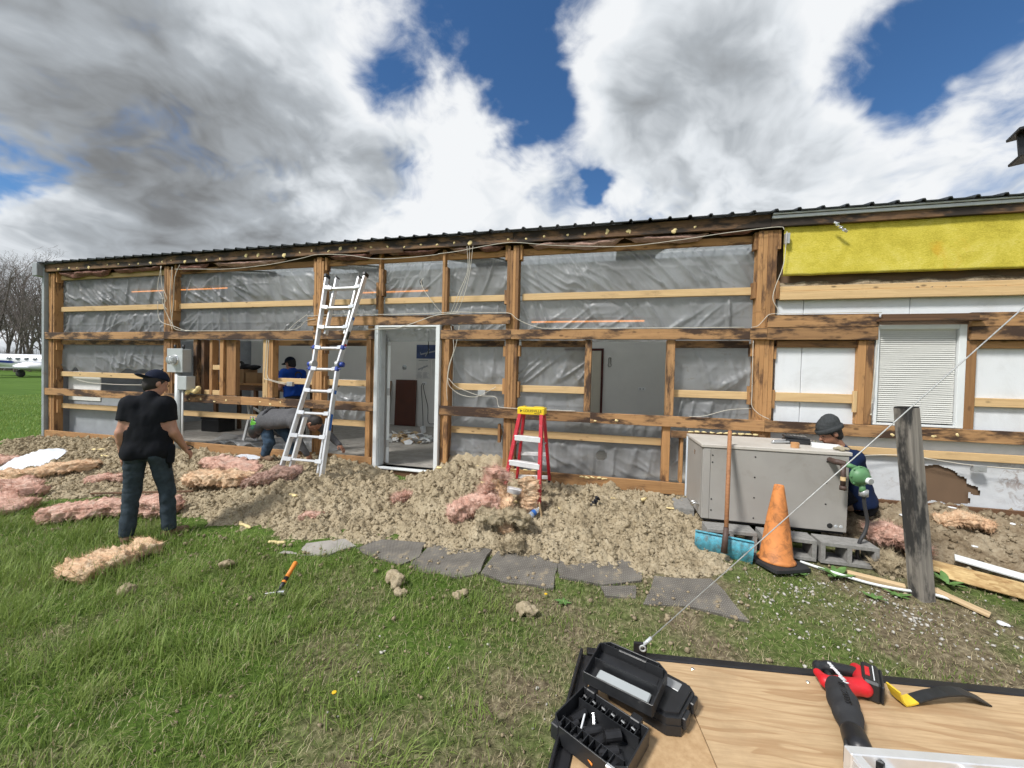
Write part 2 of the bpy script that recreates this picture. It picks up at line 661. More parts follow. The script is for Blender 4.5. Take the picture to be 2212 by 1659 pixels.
def wood(name, lo, hi, stain=(0.05, 0.03, 0.02), amt=0.3, knots=0.6, tint=0.25):
    """sawn lumber: grain runs along local X"""
    m, n = mat(name)
    co = objco(n)
    wv = n.vmath('SUBTRACT', n.noise(co, 1.4, 3, 0.5, out=1), (0.5, 0.5, 0.5))
    co2 = n.vmath('ADD', co, n.n('ShaderNodeVectorMath', {0: wv, 3: 0.06}, operation='SCALE').outputs[0])
    g1 = n.noise(n.vmath('MULTIPLY', co2, (1.6, 46, 46)), 1.0, 4, 0.6)
    g2 = n.noise(n.vmath('MULTIPLY', co2, (3.0, 160, 160)), 1.0, 2, 0.5)
    g = n.math('ADD', n.math('MULTIPLY', g1, 0.75), n.math('MULTIPLY', g2, 0.25))
    col = n.ramp(g, [(0.28, lo), (0.72, hi)])
    r = n.n('ShaderNodeObjectInfo').outputs['Random']
    col = n.mix(tint, col, n.ramp(r, [(0, tuple(x * 0.55 for x in lo)), (0.5, hi), (1, (hi[0] * 1.1, hi[1] * 1.05, hi[2]))]))
    vk = n.n('ShaderNodeTexVoronoi', {'Vector': n.vmath('MULTIPLY', co2, (6.0, 13, 13)), 'Scale': 1.0})
    gate = n.mapr(n.n('ShaderNodeRGBToBW', {0: vk.outputs['Color']}).outputs[0], 0.60, 0.62)
    kn = n.math('MULTIPLY', gate, n.mapr(vk.outputs['Distance'], 0.08, 0.24, knots, 0.0))
    col = n.mix(kn, col, tuple(x * 0.30 for x in lo))
    s1 = n.noise(n.vmath('MULTIPLY', co, (1.3, 4.5, 4.5)), 1.6, 6, 0.65)
    st = n.mapr(s1, 0.64 - 0.26 * amt, 0.76 - 0.22 * amt, 0.0, 0.95)
    col = n.mix(n.math('MULTIPLY', st, min(1, amt * 1.8)), col, stain)
    s2 = n.noise(n.vmath('MULTIPLY', co, (9, 5, 5)), 1.0, 6, 0.7, 0.6)
    col = n.mix(n.mapr(s2, 0.56, 0.80, 0, 0.22 + 0.4 * amt), col, tuple(x * 0.40 for x in lo))
    finish(n, col, 0.78, g, 0.35, 0.003)
    return m


wood('wood_fascia', (0.075, 0.038, 0.019), (0.26, 0.145, 0.068), (0.018, 0.013, 0.010), 0.88, 0.5)
wood('wood_girt', (0.15, 0.070, 0.028), (0.46, 0.265, 0.115), (0.035, 0.018, 0.012), 0.80, 0.7, 0.45)
wood('wood_post', (0.19, 0.088, 0.032), (0.49, 0.27, 0.11), (0.06, 0.028, 0.015), 0.50, 0.5, 0.5)
wood('wood_pale', (0.42, 0.265, 0.12), (0.68, 0.485, 0.25), (0.17, 0.10, 0.045), 0.22, 0.8)
wood('wood_sill', (0.22, 0.105, 0.038), (0.44, 0.25, 0.105), (0.08, 0.04, 0.022), 0.42, 0.5)
wood('wood_dark', (0.07, 0.036, 0.018), (0.16, 0.083, 0.04), (0.03, 0.02, 0.012), 0.5, 0.4)
wood('wood_grey', (0.075, 0.07, 0.06), (0.29, 0.265, 0.23), (0.018, 0.018, 0.018), 0.66, 0.4, 0.1)
wood('wood_handle', (0.17, 0.07, 0.03), (0.42, 0.20, 0.09), (0.05, 0.02, 0.01), 0.35, 0.0)
wood('scrap_wood', (0.40, 0.27, 0.14), (0.62, 0.47, 0.28), (0.2, 0.14, 0.08), 0.3, 0.4)

plain('foam_yellow', (0.74, 0.60, 0.30), 0.8, 0.2, 18)
plain('drywall', (0.72, 0.72, 0.69), 0.85, 0.04, 2, dirt=0.10, dirtc=(0.4, 0.38, 0.35))
plain('ceiling_white', (0.75, 0.75, 0.73), 0.9, 0.03)
plain('concrete', (0.30, 0.28, 0.25), 0.9, 0.25, 5, dirt=0.5, dirtc=(0.17, 0.15, 0.12), bstr=0.4)
plain('concrete_block', (0.24, 0.235, 0.22), 0.95, 0.22, 30, dirt=0.25, dirtc=(0.10, 0.095, 0.08), bstr=0.6)
plain('roof_metal', (0.045, 0.05, 0.055), 0.45, 0.2, 4, metal=0.3, dirt=0.2)
plain('corner_metal', (0.30, 0.33, 0.345), 0.5, 0.15, 4, dirt=0.45, dirtc=(0.20, 0.15, 0.11))
plain('trim_metal', (0.52, 0.55, 0.56), 0.42, 0.1, 4, metal=0.2, dirt=0.35, dirtc=(0.30, 0.28, 0.25))
plain('frame_white', (0.70, 0.73, 0.73), 0.45, 0.05, 4, dirt=0.22, dirtc=(0.33, 0.31, 0.28))
plain('steel_grey', (0.42, 0.43, 0.43), 0.45, 0.1, 5, metal=0.4, dirt=0.15)
plain('box_grey', (0.44, 0.47, 0.47), 0.45, 0.06, 5, metal=0.15, dirt=0.15)
plain('cable_white', (0.56, 0.53, 0.45), 0.5, 0.12, 10, dirt=0.2)
plain('cable_black', (0.02, 0.02, 0.02), 0.5)
plain('black_plastic', (0.016, 0.017, 0.019), 0.42, 0.3, 12, dirt=0.14, dirtc=(0.13, 0.12, 0.11))
plain('black_steel', (0.018, 0.018, 0.02), 0.4, 0.3, 10, metal=0.2, dirt=0.15, dirtc=(0.12, 0.11, 0.10))
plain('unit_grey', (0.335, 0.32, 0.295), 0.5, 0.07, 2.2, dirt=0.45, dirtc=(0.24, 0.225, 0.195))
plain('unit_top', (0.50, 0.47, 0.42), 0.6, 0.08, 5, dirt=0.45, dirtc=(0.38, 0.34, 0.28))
plain('aluminium', (0.74, 0.75, 0.76), 0.33, 0.06, 12, metal=0.55, dirt=0.16, dirtc=(0.42, 0.41, 0.39))
plain('step_alu', (0.76, 0.77, 0.77), 0.45, 0.06, 20, metal=0.35, dirt=0.35, dirtc=(0.38, 0.33, 0.28))
plain('red_fibreglass', (0.50, 0.020, 0.035), 0.5, 0.15, 14, dirt=0.30, dirtc=(0.62, 0.42, 0.42))
plain('yellow_plastic', (0.78, 0.56, 0.02), 0.45, 0.08, 12, dirt=0.12)
plain('blue_plastic', (0.02, 0.05, 0.28), 0.4)
plain('cone_orange', (0.64, 0.235, 0.065), 0.65, 0.15, 7, dirt=0.85, dirtc=(0.16, 0.065, 0.025))
plain('rubber', (0.022, 0.023, 0.025), 0.75, 0.25, 12, dirt=0.2, dirtc=(0.11, 0.10, 0.09))
plain('shovel_blue', (0.10, 0.40, 0.52), 0.55, 0.3, 14, dirt=0.80, dirtc=(0.13, 0.12, 0.10))
plain('regulator_green', (0.10, 0.24, 0.105), 0.5, 0.1, 8, dirt=0.2, dirtc=(0.16, 0.22, 0.14))
plain('pipe_brown', (0.075, 0.045, 0.035), 0.6, 0.2, 20)
plain('pipe_black', (0.03, 0.03, 0.032), 0.55)
plain('white_plastic', (0.74, 0.76, 0.77), 0.4, 0.05, 8, dirt=0.1)
plain('insul_board', (0.62, 0.70, 0.76), 0.8)
plain('cardboard', (0.33, 0.205, 0.105), 0.85, 0.08, 4)
plain('brown_panel', (0.085, 0.026, 0.014), 0.55, 0.15, 5)
plain('cloth_dark', (0.02, 0.021, 0.026), 0.95, 0.2, 20)
plain('cream_door', (0.55, 0.52, 0.43), 0.5, 0.03)
plain('dark_red', (0.07, 0.014, 0.012), 0.6)
plain('saw_red', (0.56, 0.012, 0.02), 0.42, 0.1, 14, dirt=0.12, dirtc=(0.5, 0.3, 0.3))
plain('pry_black', (0.03, 0.032, 0.034), 0.42, 0.3, 18, metal=0.4, dirt=0.25, dirtc=(0.2, 0.19, 0.17))
plain('pry_yellow', (0.72, 0.50, 0.03), 0.5, 0.15, 22, dirt=0.3, dirtc=(0.25, 0.2, 0.1))
plain('rope_grey', (0.42, 0.43, 0.42), 0.5, 0.2, 60, metal=0.3)
plain('hammer_orange', (0.75, 0.24, 0.03), 0.5)
plain('copper_tag', (0.62, 0.45, 0.24), 0.5)
plain('tape_tan', (0.50, 0.26, 0.11), 0.5, 0.15, 20)
plain('aircraft_white', (0.78, 0.79, 0.82), 0.25, 0.03, 2)
plain('aircraft_blue', (0.012, 0.03, 0.19), 0.3)
plain('window_dark', (0.10, 0.115, 0.125), 0.15)
plain('bark', (0.11, 0.092, 0.082), 0.9, 0.3, 2)
plain('twig', (0.17, 0.14, 0.13), 0.9, 0.3, 1)
plain('print_black', (0.02, 0.018, 0.015), 0.6)
plain('print_blue', (0.02, 0.12, 0.42), 0.5)
plain('print_red', (0.45, 0.03, 0.03), 0.5)
plain('blind_white', (0.63, 0.63, 0.59), 0.5, 0.05, 6, dirt=0.10)
plain('bag_white', (0.66, 0.70, 0.76), 0.4, 0.05)
plain('socket_black', (0.03, 0.03, 0.032), 0.4, 0.2, 30, metal=0.6)
plain('chrome', (0.75, 0.75, 0.74), 0.25, 0.1, 20, metal=0.9)
plain('green_plastic', (0.10, 0.36, 0.03), 0.5)
plain('teal_cloth', (0.02, 0.07, 0.05), 0.9)
plain('leaf_weed', (0.10, 0.20, 0.05), 0.6, 0.3, 20)
plain('flower', (0.80, 0.50, 0.02), 0.6)
plain('stone_white', (0.46, 0.44, 0.40), 0.9, 0.25, 40, dirt=0.3, dirtc=(0.35, 0.31, 0.26))
plain('clod', (0.30, 0.24, 0.155), 0.98, 0.35, 22, bstr=0.8, dirt=0.3, dirtc=(0.17, 0.135, 0.085))
plain('siding_grey', (0.30, 0.32, 0.34), 0.5)
plain('rag', (0.30, 0.26, 0.18), 0.95)
plain('fabric_black', (0.008, 0.009, 0.012), 0.95, 0.25, 30, spec=0.2)
plain('fabric_grey', (0.095, 0.095, 0.10), 0.95, 0.15, 40, spec=0.2)
plain('fabric_blue', (0.006, 0.045, 0.26), 0.9, 0.12, 25, spec=0.2)
plain('fabric_navy', (0.008, 0.017, 0.052), 0.95, 0.15, 25, spec=0.2)
plain('fabric_knit', (0.05, 0.054, 0.056), 1.0, 0.2, 60, bstr=0.6, spec=0.1)
plain('denim', (0.036, 0.050, 0.062), 0.95, 0.35, 16, spec=0.15, dirt=0.2, dirtc=(0.06, 0.08, 0.09))
plain('denim_blue', (0.045, 0.075, 0.115), 0.95, 0.3, 16, spec=0.15, dirt=0.2, dirtc=(0.10, 0.13, 0.17))
plain('boot', (0.16, 0.10, 0.06), 0.85, 0.25, 20, dirt=0.3)
plain('hair', (0.014, 0.010, 0.008), 0.7, 0.3, 60)
plain('cap_navy', (0.010, 0.014, 0.030), 0.9, 0.2, 30, spec=0.2)

for nm, c in (('skin', (0.42, 0.22, 0.15)), ('skin_tan', (0.30, 0.145, 0.09))):
    m, n = mat(nm)
    co = objco(n, rnd=False)
    a = n.noise(co, 18, 4, 0.6)
    col = n.ramp(a, [(0.3, tuple(x * 0.85 for x in c)), (0.7, tuple(x * 1.1 for x in c))])
    finish(n, col, 0.55, n.noise(co, 90, 2), 0.1, 0.002, **{'Subsurface Weight': 0.08, 'Subsurface Radius': (0.02, 0.008, 0.004)})

# polythene vapour barrier
m, n = mat('polythene')
co = objco(n, rnd=False)
dust = n.mapr(n.noise(co, 2.3, 6, 0.65, 0.5), 0.35, 0.75)
spk = n.mapr(n.noise(co, 9.0, 5, 0.7), 0.60, 0.70)
dust = n.math('ADD', n.math('MULTIPLY', dust, 0.75), n.math('MULTIPLY', n.n('ShaderNodeObjectInfo').outputs['Random'], 0.35))
col = n.mix(dust, (0.44, 0.455, 0.47), (0.19, 0.19, 0.187))
col = n.mix(n.math('MULTIPLY', spk, 0.5), col, (0.26, 0.22, 0.14))
p = n.n('ShaderNodeBsdfPrincipled', {'Base Color': col, 'Roughness': 0.36, 'Specular IOR Level': 0.45})
tl = n.n('ShaderNodeBsdfTranslucent', {'Color': (0.55, 0.56, 0.57, 1)})
tr = n.n('ShaderNodeBsdfTransparent', {'Color': (0.93, 0.94, 0.95, 1)})
mx1 = n.n('ShaderNodeMixShader', {0: 0.22, 1: p.outputs[0], 2: tl.outputs[0]})
mx = n.n('ShaderNodeMixShader', {0: n.mapr(dust, 0, 1, 0.50, 0.36), 1: mx1.outputs[0], 2: tr.outputs[0]})
n.n('ShaderNodeOutputMaterial', {0: mx.outputs[0]})

m, n = mat('clear_poly')
p = n.n('ShaderNodeBsdfPrincipled', {'Base Color': (0.6, 0.61, 0.62, 1), 'Roughness': 0.2, 'Specular IOR Level': 0.8})
tr = n.n('ShaderNodeBsdfTransparent', {'Color': (0.95, 0.96, 0.97, 1)})
mx = n.n('ShaderNodeMixShader', {0: 0.68, 1: p.outputs[0], 2: tr.outputs[0]})
n.n('ShaderNodeOutputMaterial', {0: mx.outputs[0]})

m, n = mat('meter_glass')
finish(n, (0.75, 0.78, 0.78), 0.08, **{'Transmission Weight': 0.7, 'IOR': 1.3})
m, n = mat('bottle_clear')
finish(n, (0.85, 0.92, 0.95), 0.12, **{'Transmission Weight': 0.6, 'IOR': 1.2, 'Alpha': 0.7})

# expanded polystyrene board
m, n = mat('foam_white')
co = objco(n, rnd=False)
be = n.n('ShaderNodeTexVoronoi', {'Vector': co, 'Scale': 150.0}).outputs['Distance']
g = n.mapr(n.noise(co, 2.2, 6, 0.7, 0.8), 0.42, 0.80, 0, 0.45)
col = n.mix(g, (0.70, 0.725, 0.745), (0.46, 0.46, 0.45))
sp = n.mapr(n.noise(co, 17, 4, 0.7), 0.70, 0.76, 0, 0.75)
col = n.mix(sp, col, (0.20, 0.19, 0.18))
finish(n, col, 0.85, be, 0.25, 0.003)

# grey painted sheathing at the foot of the right wall, eaten and flaking
m, n = mat('sheathing')
co = objco(n, rnd=False)
sepn = n.n('ShaderNodeSeparateXYZ', {0: co})
g = n.mapr(n.noise(co, 8, 7, 0.72, 1.5), 0.50, 0.60)
msk = n.mapr(n.noise(co, 1.2, 3, 0.5), 0.42, 0.6)
col = n.mix(n.math('MULTIPLY', g, n.math('MULTIPLY', msk, 0.8)), (0.56, 0.58, 0.60), (0.23, 0.17, 0.14))
finish(n, col, 0.85, n.noise(co, 30, 5, 0.6), 0.5, 0.004)

# yellow fibreglass board
m, n = mat('yellow_fibre')
co = objco(n, rnd=False)
a = n.noise(co, 3.0, 6, 0.65, 0.4)
f = n.noise(n.vmath('MULTIPLY', co, (1, 1, 1.5)), 60, 4, 0.7)
col = n.ramp(n.math('ADD', n.math('MULTIPLY', a, 0.6), n.math('MULTIPLY', f, 0.4)), [(0.33, (0.38, 0.31, 0.025)), (0.5, (0.58, 0.49, 0.06)), (0.68, (0.71, 0.62, 0.17))])
og = n.mapr(n.noise(co, 2.0, 4, 0.6, 1.2), 0.66, 0.78, 0, 0.5)
col = n.mix(og, col, (0.60, 0.30, 0.01))
finish(n, col, 0.95, f, 0.8, 0.008)

# pink fibreglass batts
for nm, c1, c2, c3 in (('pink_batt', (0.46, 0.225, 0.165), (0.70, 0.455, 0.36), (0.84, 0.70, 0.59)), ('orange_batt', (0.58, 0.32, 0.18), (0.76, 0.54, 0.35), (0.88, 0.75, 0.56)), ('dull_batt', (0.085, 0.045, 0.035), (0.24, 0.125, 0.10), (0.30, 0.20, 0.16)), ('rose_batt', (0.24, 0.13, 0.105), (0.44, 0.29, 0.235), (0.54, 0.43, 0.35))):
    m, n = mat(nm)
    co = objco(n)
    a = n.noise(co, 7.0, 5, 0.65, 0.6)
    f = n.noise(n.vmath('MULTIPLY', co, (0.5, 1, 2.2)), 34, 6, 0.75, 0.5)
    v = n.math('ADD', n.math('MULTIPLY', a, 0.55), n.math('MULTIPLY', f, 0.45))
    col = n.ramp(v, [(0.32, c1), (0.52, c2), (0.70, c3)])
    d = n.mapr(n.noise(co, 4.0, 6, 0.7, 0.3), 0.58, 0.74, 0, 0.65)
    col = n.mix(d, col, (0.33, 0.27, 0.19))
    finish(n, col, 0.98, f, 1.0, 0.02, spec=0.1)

# blown cellulose
m, n = mat('cellulose')
co = objco(n, rnd=False)
a = n.noise(co, 3.5, 6, 0.65)
f = n.noise(co, 55, 6, 0.75)
v = n.math('ADD', n.math('MULTIPLY', a, 0.45), n.math('MULTIPLY', f, 0.55))
col = n.ramp(v, [(0.30, (0.155, 0.12, 0.075)), (0.48, (0.365, 0.30, 0.198)), (0.68, (0.55, 0.475, 0.34))])
finish(n, col, 1.0, f, 1.0, 0.012, spec=0.05)
m, n = mat('cellulose_brown')
co = objco(n, rnd=False)
a = n.noise(co, 3.0, 6, 0.65)
f = n.noise(co, 45, 6, 0.75)
v = n.math('ADD', n.math('MULTIPLY', a, 0.55), n.math('MULTIPLY', f, 0.45))
col = n.ramp(v, [(0.32, (0.085, 0.056, 0.033)), (0.48, (0.22, 0.17, 0.11)), (0.66, (0.39, 0.33, 0.235))])
finish(n, col, 1.0, f, 1.0, 0.012, spec=0.05)

# ribbed walkway mat
m, n = mat('ribbed_mat')
co = objco(n, rnd=False)
sx = n.n('ShaderNodeSeparateXYZ', {0: co})
r1 = n.math('SINE', n.math('MULTIPLY', sx.outputs[0], 2 * math.pi / 0.016))
r2_ = n.math('SINE', n.math('MULTIPLY', sx.outputs[1], 2 * math.pi / 0.024))
hgt = n.math('MULTIPLY', n.math('MAXIMUM', r1, -0.4), n.math('MAXIMUM', r2_, -0.6))
a = n.noise(co, 5, 6, 0.65)
col = n.ramp(a, [(0.3, (0.085, 0.076, 0.064)), (0.7, (0.175, 0.16, 0.135))])
col = n.mix(n.mapr(hgt, 0.1, 0.8, 0, 0.6), col, (0.40, 0.385, 0.35))
dn = n.mapr(n.noise(co, 9, 6, 0.7), 0.56, 0.70, 0, 0.85)
col = n.mix(dn, col, (0.30, 0.25, 0.17))
finish(n, col, 0.85, hgt, 0.8, 0.004)

# plywood with arched grain
m, n = mat('plywood')
co = objco(n, rnd=False)
wv = n.vmath('SUBTRACT', n.noise(co, 1.6, 3, 0.5, out=1), (0.5, 0.5, 0.5))
co2 = n.vmath('ADD', co, n.n('ShaderNodeVectorMath', {0: wv, 3: 0.16}, operation='SCALE').outputs[0])
rings = n.noise(n.vmath('MULTIPLY', co2, (0.28, 4.4, 1)), 1.9, 2, 0.45)
bands = n.math('FRACT', n.math('MULTIPLY', rings, 8.0))
dk = n.math('MULTIPLY', n.mapr(bands, 0.45, 1.0, 0.0, 0.46), n.mapr(bands, 1.0, 0.97))
fine = n.noise(n.vmath('MULTIPLY', co, (4, 60, 10)), 1.5, 4, 0.6)
col = n.ramp(fine, [(0.3, (0.41, 0.275, 0.145)), (0.7, (0.56, 0.40, 0.23))])
col = n.mix(dk, col, (0.27, 0.135, 0.05))
dirt_ = n.mapr(n.noise(co, 3.0, 7, 0.7), 0.45, 0.75, 0, 0.55)
col = n.mix(dirt_, col, (0.32, 0.22, 0.12))
finish(n, col, 0.7, fine, 0.2, 0.002)
m, n = mat('particle_board')
co = objco(n, rnd=False)
f = n.noise(n.vmath('MULTIPLY', co, (1, 1, 1)), 26, 5, 0.7)
col = n.ramp(f, [(0.3, (0.37, 0.23, 0.11)), (0.7, (0.53, 0.365, 0.20))])
finish(n, col, 0.75, f, 0.2, 0.002)
m, n = mat('osb')
co = objco(n)
vz = n.n('ShaderNodeRGBToBW', {0: n.n('ShaderNodeTexVoronoi', {'Vector': n.vmath('MULTIPLY', co, (1, 2.2, 1)), 'Scale': 26.0}).outputs['Color']}).outputs[0]
f = n.noise(co, 5, 5, 0.6)
col = n.mix(0.5, n.ramp(f, [(0.35, (0.36, 0.22, 0.09)), (0.65, (0.62, 0.46, 0.22))]), vz, 'SOFT_LIGHT')
finish(n, col, 0.8, f, 0.2, 0.003)

# soil and thatch under the grass
m, n = mat('ground')
co = n.n('ShaderNodeTexCoord').outputs['Object']
sp = n.n('ShaderNodeSeparateXYZ', {0: co})
a = n.noise(co, 1.1, 6, 0.65)
b = n.noise(co, 26, 6, 0.7)
soil = n.ramp(b, [(0.30, (0.055, 0.043, 0.027)), (0.5, (0.16, 0.13, 0.082)), (0.70, (0.34, 0.29, 0.19))])
green = n.ramp(b, [(0.30, (0.030, 0.052, 0.010)), (0.55, (0.085, 0.145, 0.025)), (0.75, (0.18, 0.21, 0.07))])
far = n.mapr(n.vmath('LENGTH', co, out=1), 7.0, 13.0)
gf = n.math('ADD', n.mapr(a, 0.34, 0.62), n.mapr(sp.outputs[0], 0.5, -3.5, -0.18, 0.45), clamp=True)
gf = n.math('MAXIMUM', gf, far)
col = n.mix(gf, soil, green)
fg = n.ramp(n.noise(n.vmath('MULTIPLY', co, (0.25, 1, 1)), 1.5, 6, 0.6), [(0.3, (0.055, 0.11, 0.016)), (0.7, (0.095, 0.165, 0.03))])
col = n.mix(far, col, fg)
finish(n, col, 0.95, b, 0.9, 0.02, spec=0.1)

# grass blades: colour per blade from a point attribute
m, n = mat('grass')
at_ = n.n('ShaderNodeAttribute', attribute_name='tone').outputs['Fac']
col = n.ramp(at_, [(0.0, (0.06, 0.105, 0.020)), (0.30, (0.16, 0.245, 0.044)), (0.60, (0.29, 0.38, 0.095)), (0.80, (0.26, 0.30, 0.12)), (0.90, (0.38, 0.31, 0.17)), (1.0, (0.58, 0.50, 0.33))])
p = n.n('ShaderNodeBsdfPrincipled', {'Base Color': col, 'Roughness': 0.55, 'Specular IOR Level': 0.35})
tl = n.n('ShaderNodeBsdfTranslucent', {'Color': col})
mx = n.n('ShaderNodeMixShader', {0: 0.28, 1: p.outputs[0], 2: tl.outputs[0]})
n.n('ShaderNodeOutputMaterial', {0: mx.outputs[0]})

# lit infrared heater tube
m, n = mat('heater_glow')
em = n.n('ShaderNodeEmission', {'Color': (1.0, 0.34, 0.07, 1), 'Strength': 2.2})
n.n('ShaderNodeOutputMaterial', {0: em.outputs[0]})
M_ = MATS

# ------------------------------------------------------------------ ground
def gz(x, y):
    """height of the lawn: level, rising gently to the building"""
    return np.clip((np.asarray(y, float) - 2.8) * 0.1, 0, 0.22) + 0.0 * np.asarray(x, float)


def gzb(x, y):
    x, y = np.asarray(x, float), np.asarray(y, float)
    near = np.clip(1 - (np.hypot(x, y) - 9) / 4, 0, 1)
    return gz(x, y) + np.clip((-x - 16) * 0.012, 0, 1.2) + near * ((fbm(x * 2.1, y * 2.1, 3, 3) - 0.5) * 0.05 + (fbm(x * 9, y * 9, 5, 3) - 0.5) * 0.022)


gx = np.concatenate([-np.geomspace(900, 11.2, 26), np.arange(-11, 6.01, 0.05), np.geomspace(6.3, 900, 22)])
gy = np.concatenate([-np.geomspace(60, 1.2, 10), np.arange(-1, 5.2, 0.05), np.geomspace(5.4, 1200, 34)])
GX, GY = np.meshgrid(gx, gy, indexing='ij')
GZ = gzb(GX, GY)
np_obj('ground', np.stack([GX, GY, GZ], -1).reshape(-1, 3), grid_faces(len(gx), len(gy)), M_['ground'], kind='structure')

# ------------------------------------------------------------------ the building
BLD = thing('workshop_building', (-3.0, 5.1, 0.2), 'long wood framed workshop with its siding stripped off and dark metal roof', 'building')
YF = 5.10


def lum(name, x0, x1, y0, y1, z0, z1, m, parent=None, ch=0.004, tilt=0.0):
    """one board; grain and local X follow its longest side"""
    parent = parent or BLD
    c = ((x0 + x1) / 2, (y0 + y1) / 2, (z0 + z1) / 2)
    d = (x1 - x0, y1 - y0, z1 - z0)
    ax = max(range(3), key=lambda i: d[i])
    if ax == 0:
        R, s = Matrix.Identity(4), d
    elif ax == 2:
        R, s = RY(-math.pi / 2), (d[2], d[1], d[0])
    else:
        R, s = RZ(math.pi / 2), (d[1], d[0], d[2])
    b = MB()
    L = s[0]
    # a sawn board: chamfered, very slightly crooked along its length
    nseg = max(1, int(L / 0.6))
    sx = [-L / 2 + L * i / nseg for i in range(nseg + 1)]
    hy, hz = s[1] / 2, s[2] / 2
    c_ = min(ch, hy * 0.4, hz * 0.4)
    prof = [(-hy, -hz + c_), (-hy + c_, -hz), (hy - c_, -hz), (hy, -hz + c_), (hy, hz - c_), (hy - c_, hz), (-hy + c_, hz), (-hy, hz - c_)]
    vs, fs = [], []
    for i, x in enumerate(sx):
        wob = 0.0015 if 0 < i < nseg else 0.0
        oy, oz = random.uniform(-wob, wob), random.uniform(-wob, wob)
        vs += [(x, py + oy, pz + oz) for py, pz in prof]
    for i in range(nseg):
        for k in range(8):
            k2 = (k + 1) % 8
            fs.append((i * 8 + k, (i + 1) * 8 + k, (i + 1) * 8 + k2, i * 8 + k2))
    fs += [tuple(range(8)), tuple(nseg * 8 + k for k in range(7, -1, -1))]
    b.add(vs, fs)
    return b.build(name, M_[m], parent, T(*c) @ R @ RX(tilt))


# posts laminated from four planks (front face 40 mm behind the girts)
for pi, (xa, xb) in enumerate(((-10.68, -10.53), (-7.67, -7.47), (-4.53, -4.36), (-1.387, -1.222), (1.69, 1.89))):
    pst = bpy.data.objects.new('post', None)
    link(pst, T((xa + xb) / 2, 5.2, 0.2), BLD)
    npl = 4
    wpl = (xb - xa) / npl
    for k in range(npl):
        dz = random.choice((0.0, 0.0, -0.06))
        cut = random.uniform(2.2, 3.2)
        for (za, zb) in ((0.12, cut - 0.002), (cut + 0.002, 3.52 + dz)):
            yy = 5.142 + random.choice((0.0, 0.002, 0.005)) + (0.004 if k % 2 else 0)
            lum('plank', xa + k * wpl + 0.0006, xa + (k + 1) * wpl - 0.0006, yy, 5.285, za, zb, 'wood_post', pst, 0.003)
    # short cleats nailed on the post sides at the nailer heights
    for zc, hh in ((2.83, 0.19), (3.44, 0.20), (1.56, 0.22), (2.10, 0.15)):
        for sx in (-1, 1):
            if pi == 0 and sx < 0 or pi == 4 and sx > 0 and zc > 3:
                continue
            if random.random() < 0.12:
                continue
            xx = xa - 0.038 if sx < 0 else xb
            dzc = random.uniform(-0.03, 0.03)
            lum('cleat', xx + 0.0005, xx + 0.0375, 5.17, 5.262, zc - hh / 2 + dzc, zc + hh / 2 + dzc, 'wood_post', BLD, 0.003)
# outside corner: grey steel trim
MB().box((-10.77, 5.09, 0.25), (-10.70, 5.30, 3.62), 0.004).build('corner_trim', M_['corner_metal'], BLD, Matrix.Identity(4))
MB().box((-10.86, 5.00, 3.45), (-10.72, 5.20, 3.70), 0.006).build('gable_trim', M_['siding_grey'], BLD, Matrix.Identity(4))

# fascia
for xa, xb in ((-10.70, -7.56), (-7.555, -4.45), (-4.445, -1.305), (-1.30, 1.79), (1.795, 4.9), (4.905, 9.0)):
    lum('fascia_board', xa, xb, 5.10, 5.139, 3.545, 3.692, 'wood_fascia')
# outer girts
for xa, xb in ((-10.70, -7.60), (-7.596, -4.50), (-4.496, -3.408), (-2.339, -1.302), (-1.298, 1.617), (1.62, 1.796)):
    lum('girt', xa, xb, 5.10, 5.139, 2.237, 2.368, 'wood_girt')
lum('girt', 1.80, 2.882, 5.10, 5.139, 2.232, 2.372, 'wood_girt')
lum('girt', 1.80, 2.882, 5.10, 5.139, 2.376, 2.522, 'wood_girt')
lum('girt', 3.70, 9.0, 5.10, 5.139, 2.232, 2.372, 'wood_girt')
lum('girt', 3.70, 9.0, 5.10, 5.139, 2.376, 2.522, 'wood_girt')
lum('header', -4.60, -1.318, 5.098, 5.136, 2.447, 2.585, 'wood_girt')
for xa, xb in ((-10.72, -7.58), (-7.576, -5.9), (-5.896, -4.48), (-4.476, -3.408), (-2.335, -0.21), (-0.206, 1.804), (1.808, 4.9), (4.904, 9.0)):
    lum('girt', xa, xb, 5.10, 5.139, 1.150, 1.284, 'wood_girt')
# bottom boards
for xa, xb in ((-10.73, -7.3), (-7.296, -3.425), (-1.915, -0.9), (-0.896, 0.957)):
    lum('sill_board', xa, xb, 5.10, 5.139, 0.310, 0.457, 'wood_sill')
lum('sill_board', -10.70, -3.43, 5.112, 5.139, 0.18, 0.306, 'wood_sill')
lum('sill_board', 1.0, 9.0, 5.13, 5.165, 0.30, 0.46, 'wood_dark')
MB().box((-10.7, 5.14, -0.1), (-3.45, 5.42, 0.305)).box((-2.3, 5.125, -0.1), (9.0, 5.42, 0.305)).build('foundation', M_['concrete'], BLD, Matrix.Identity(4))
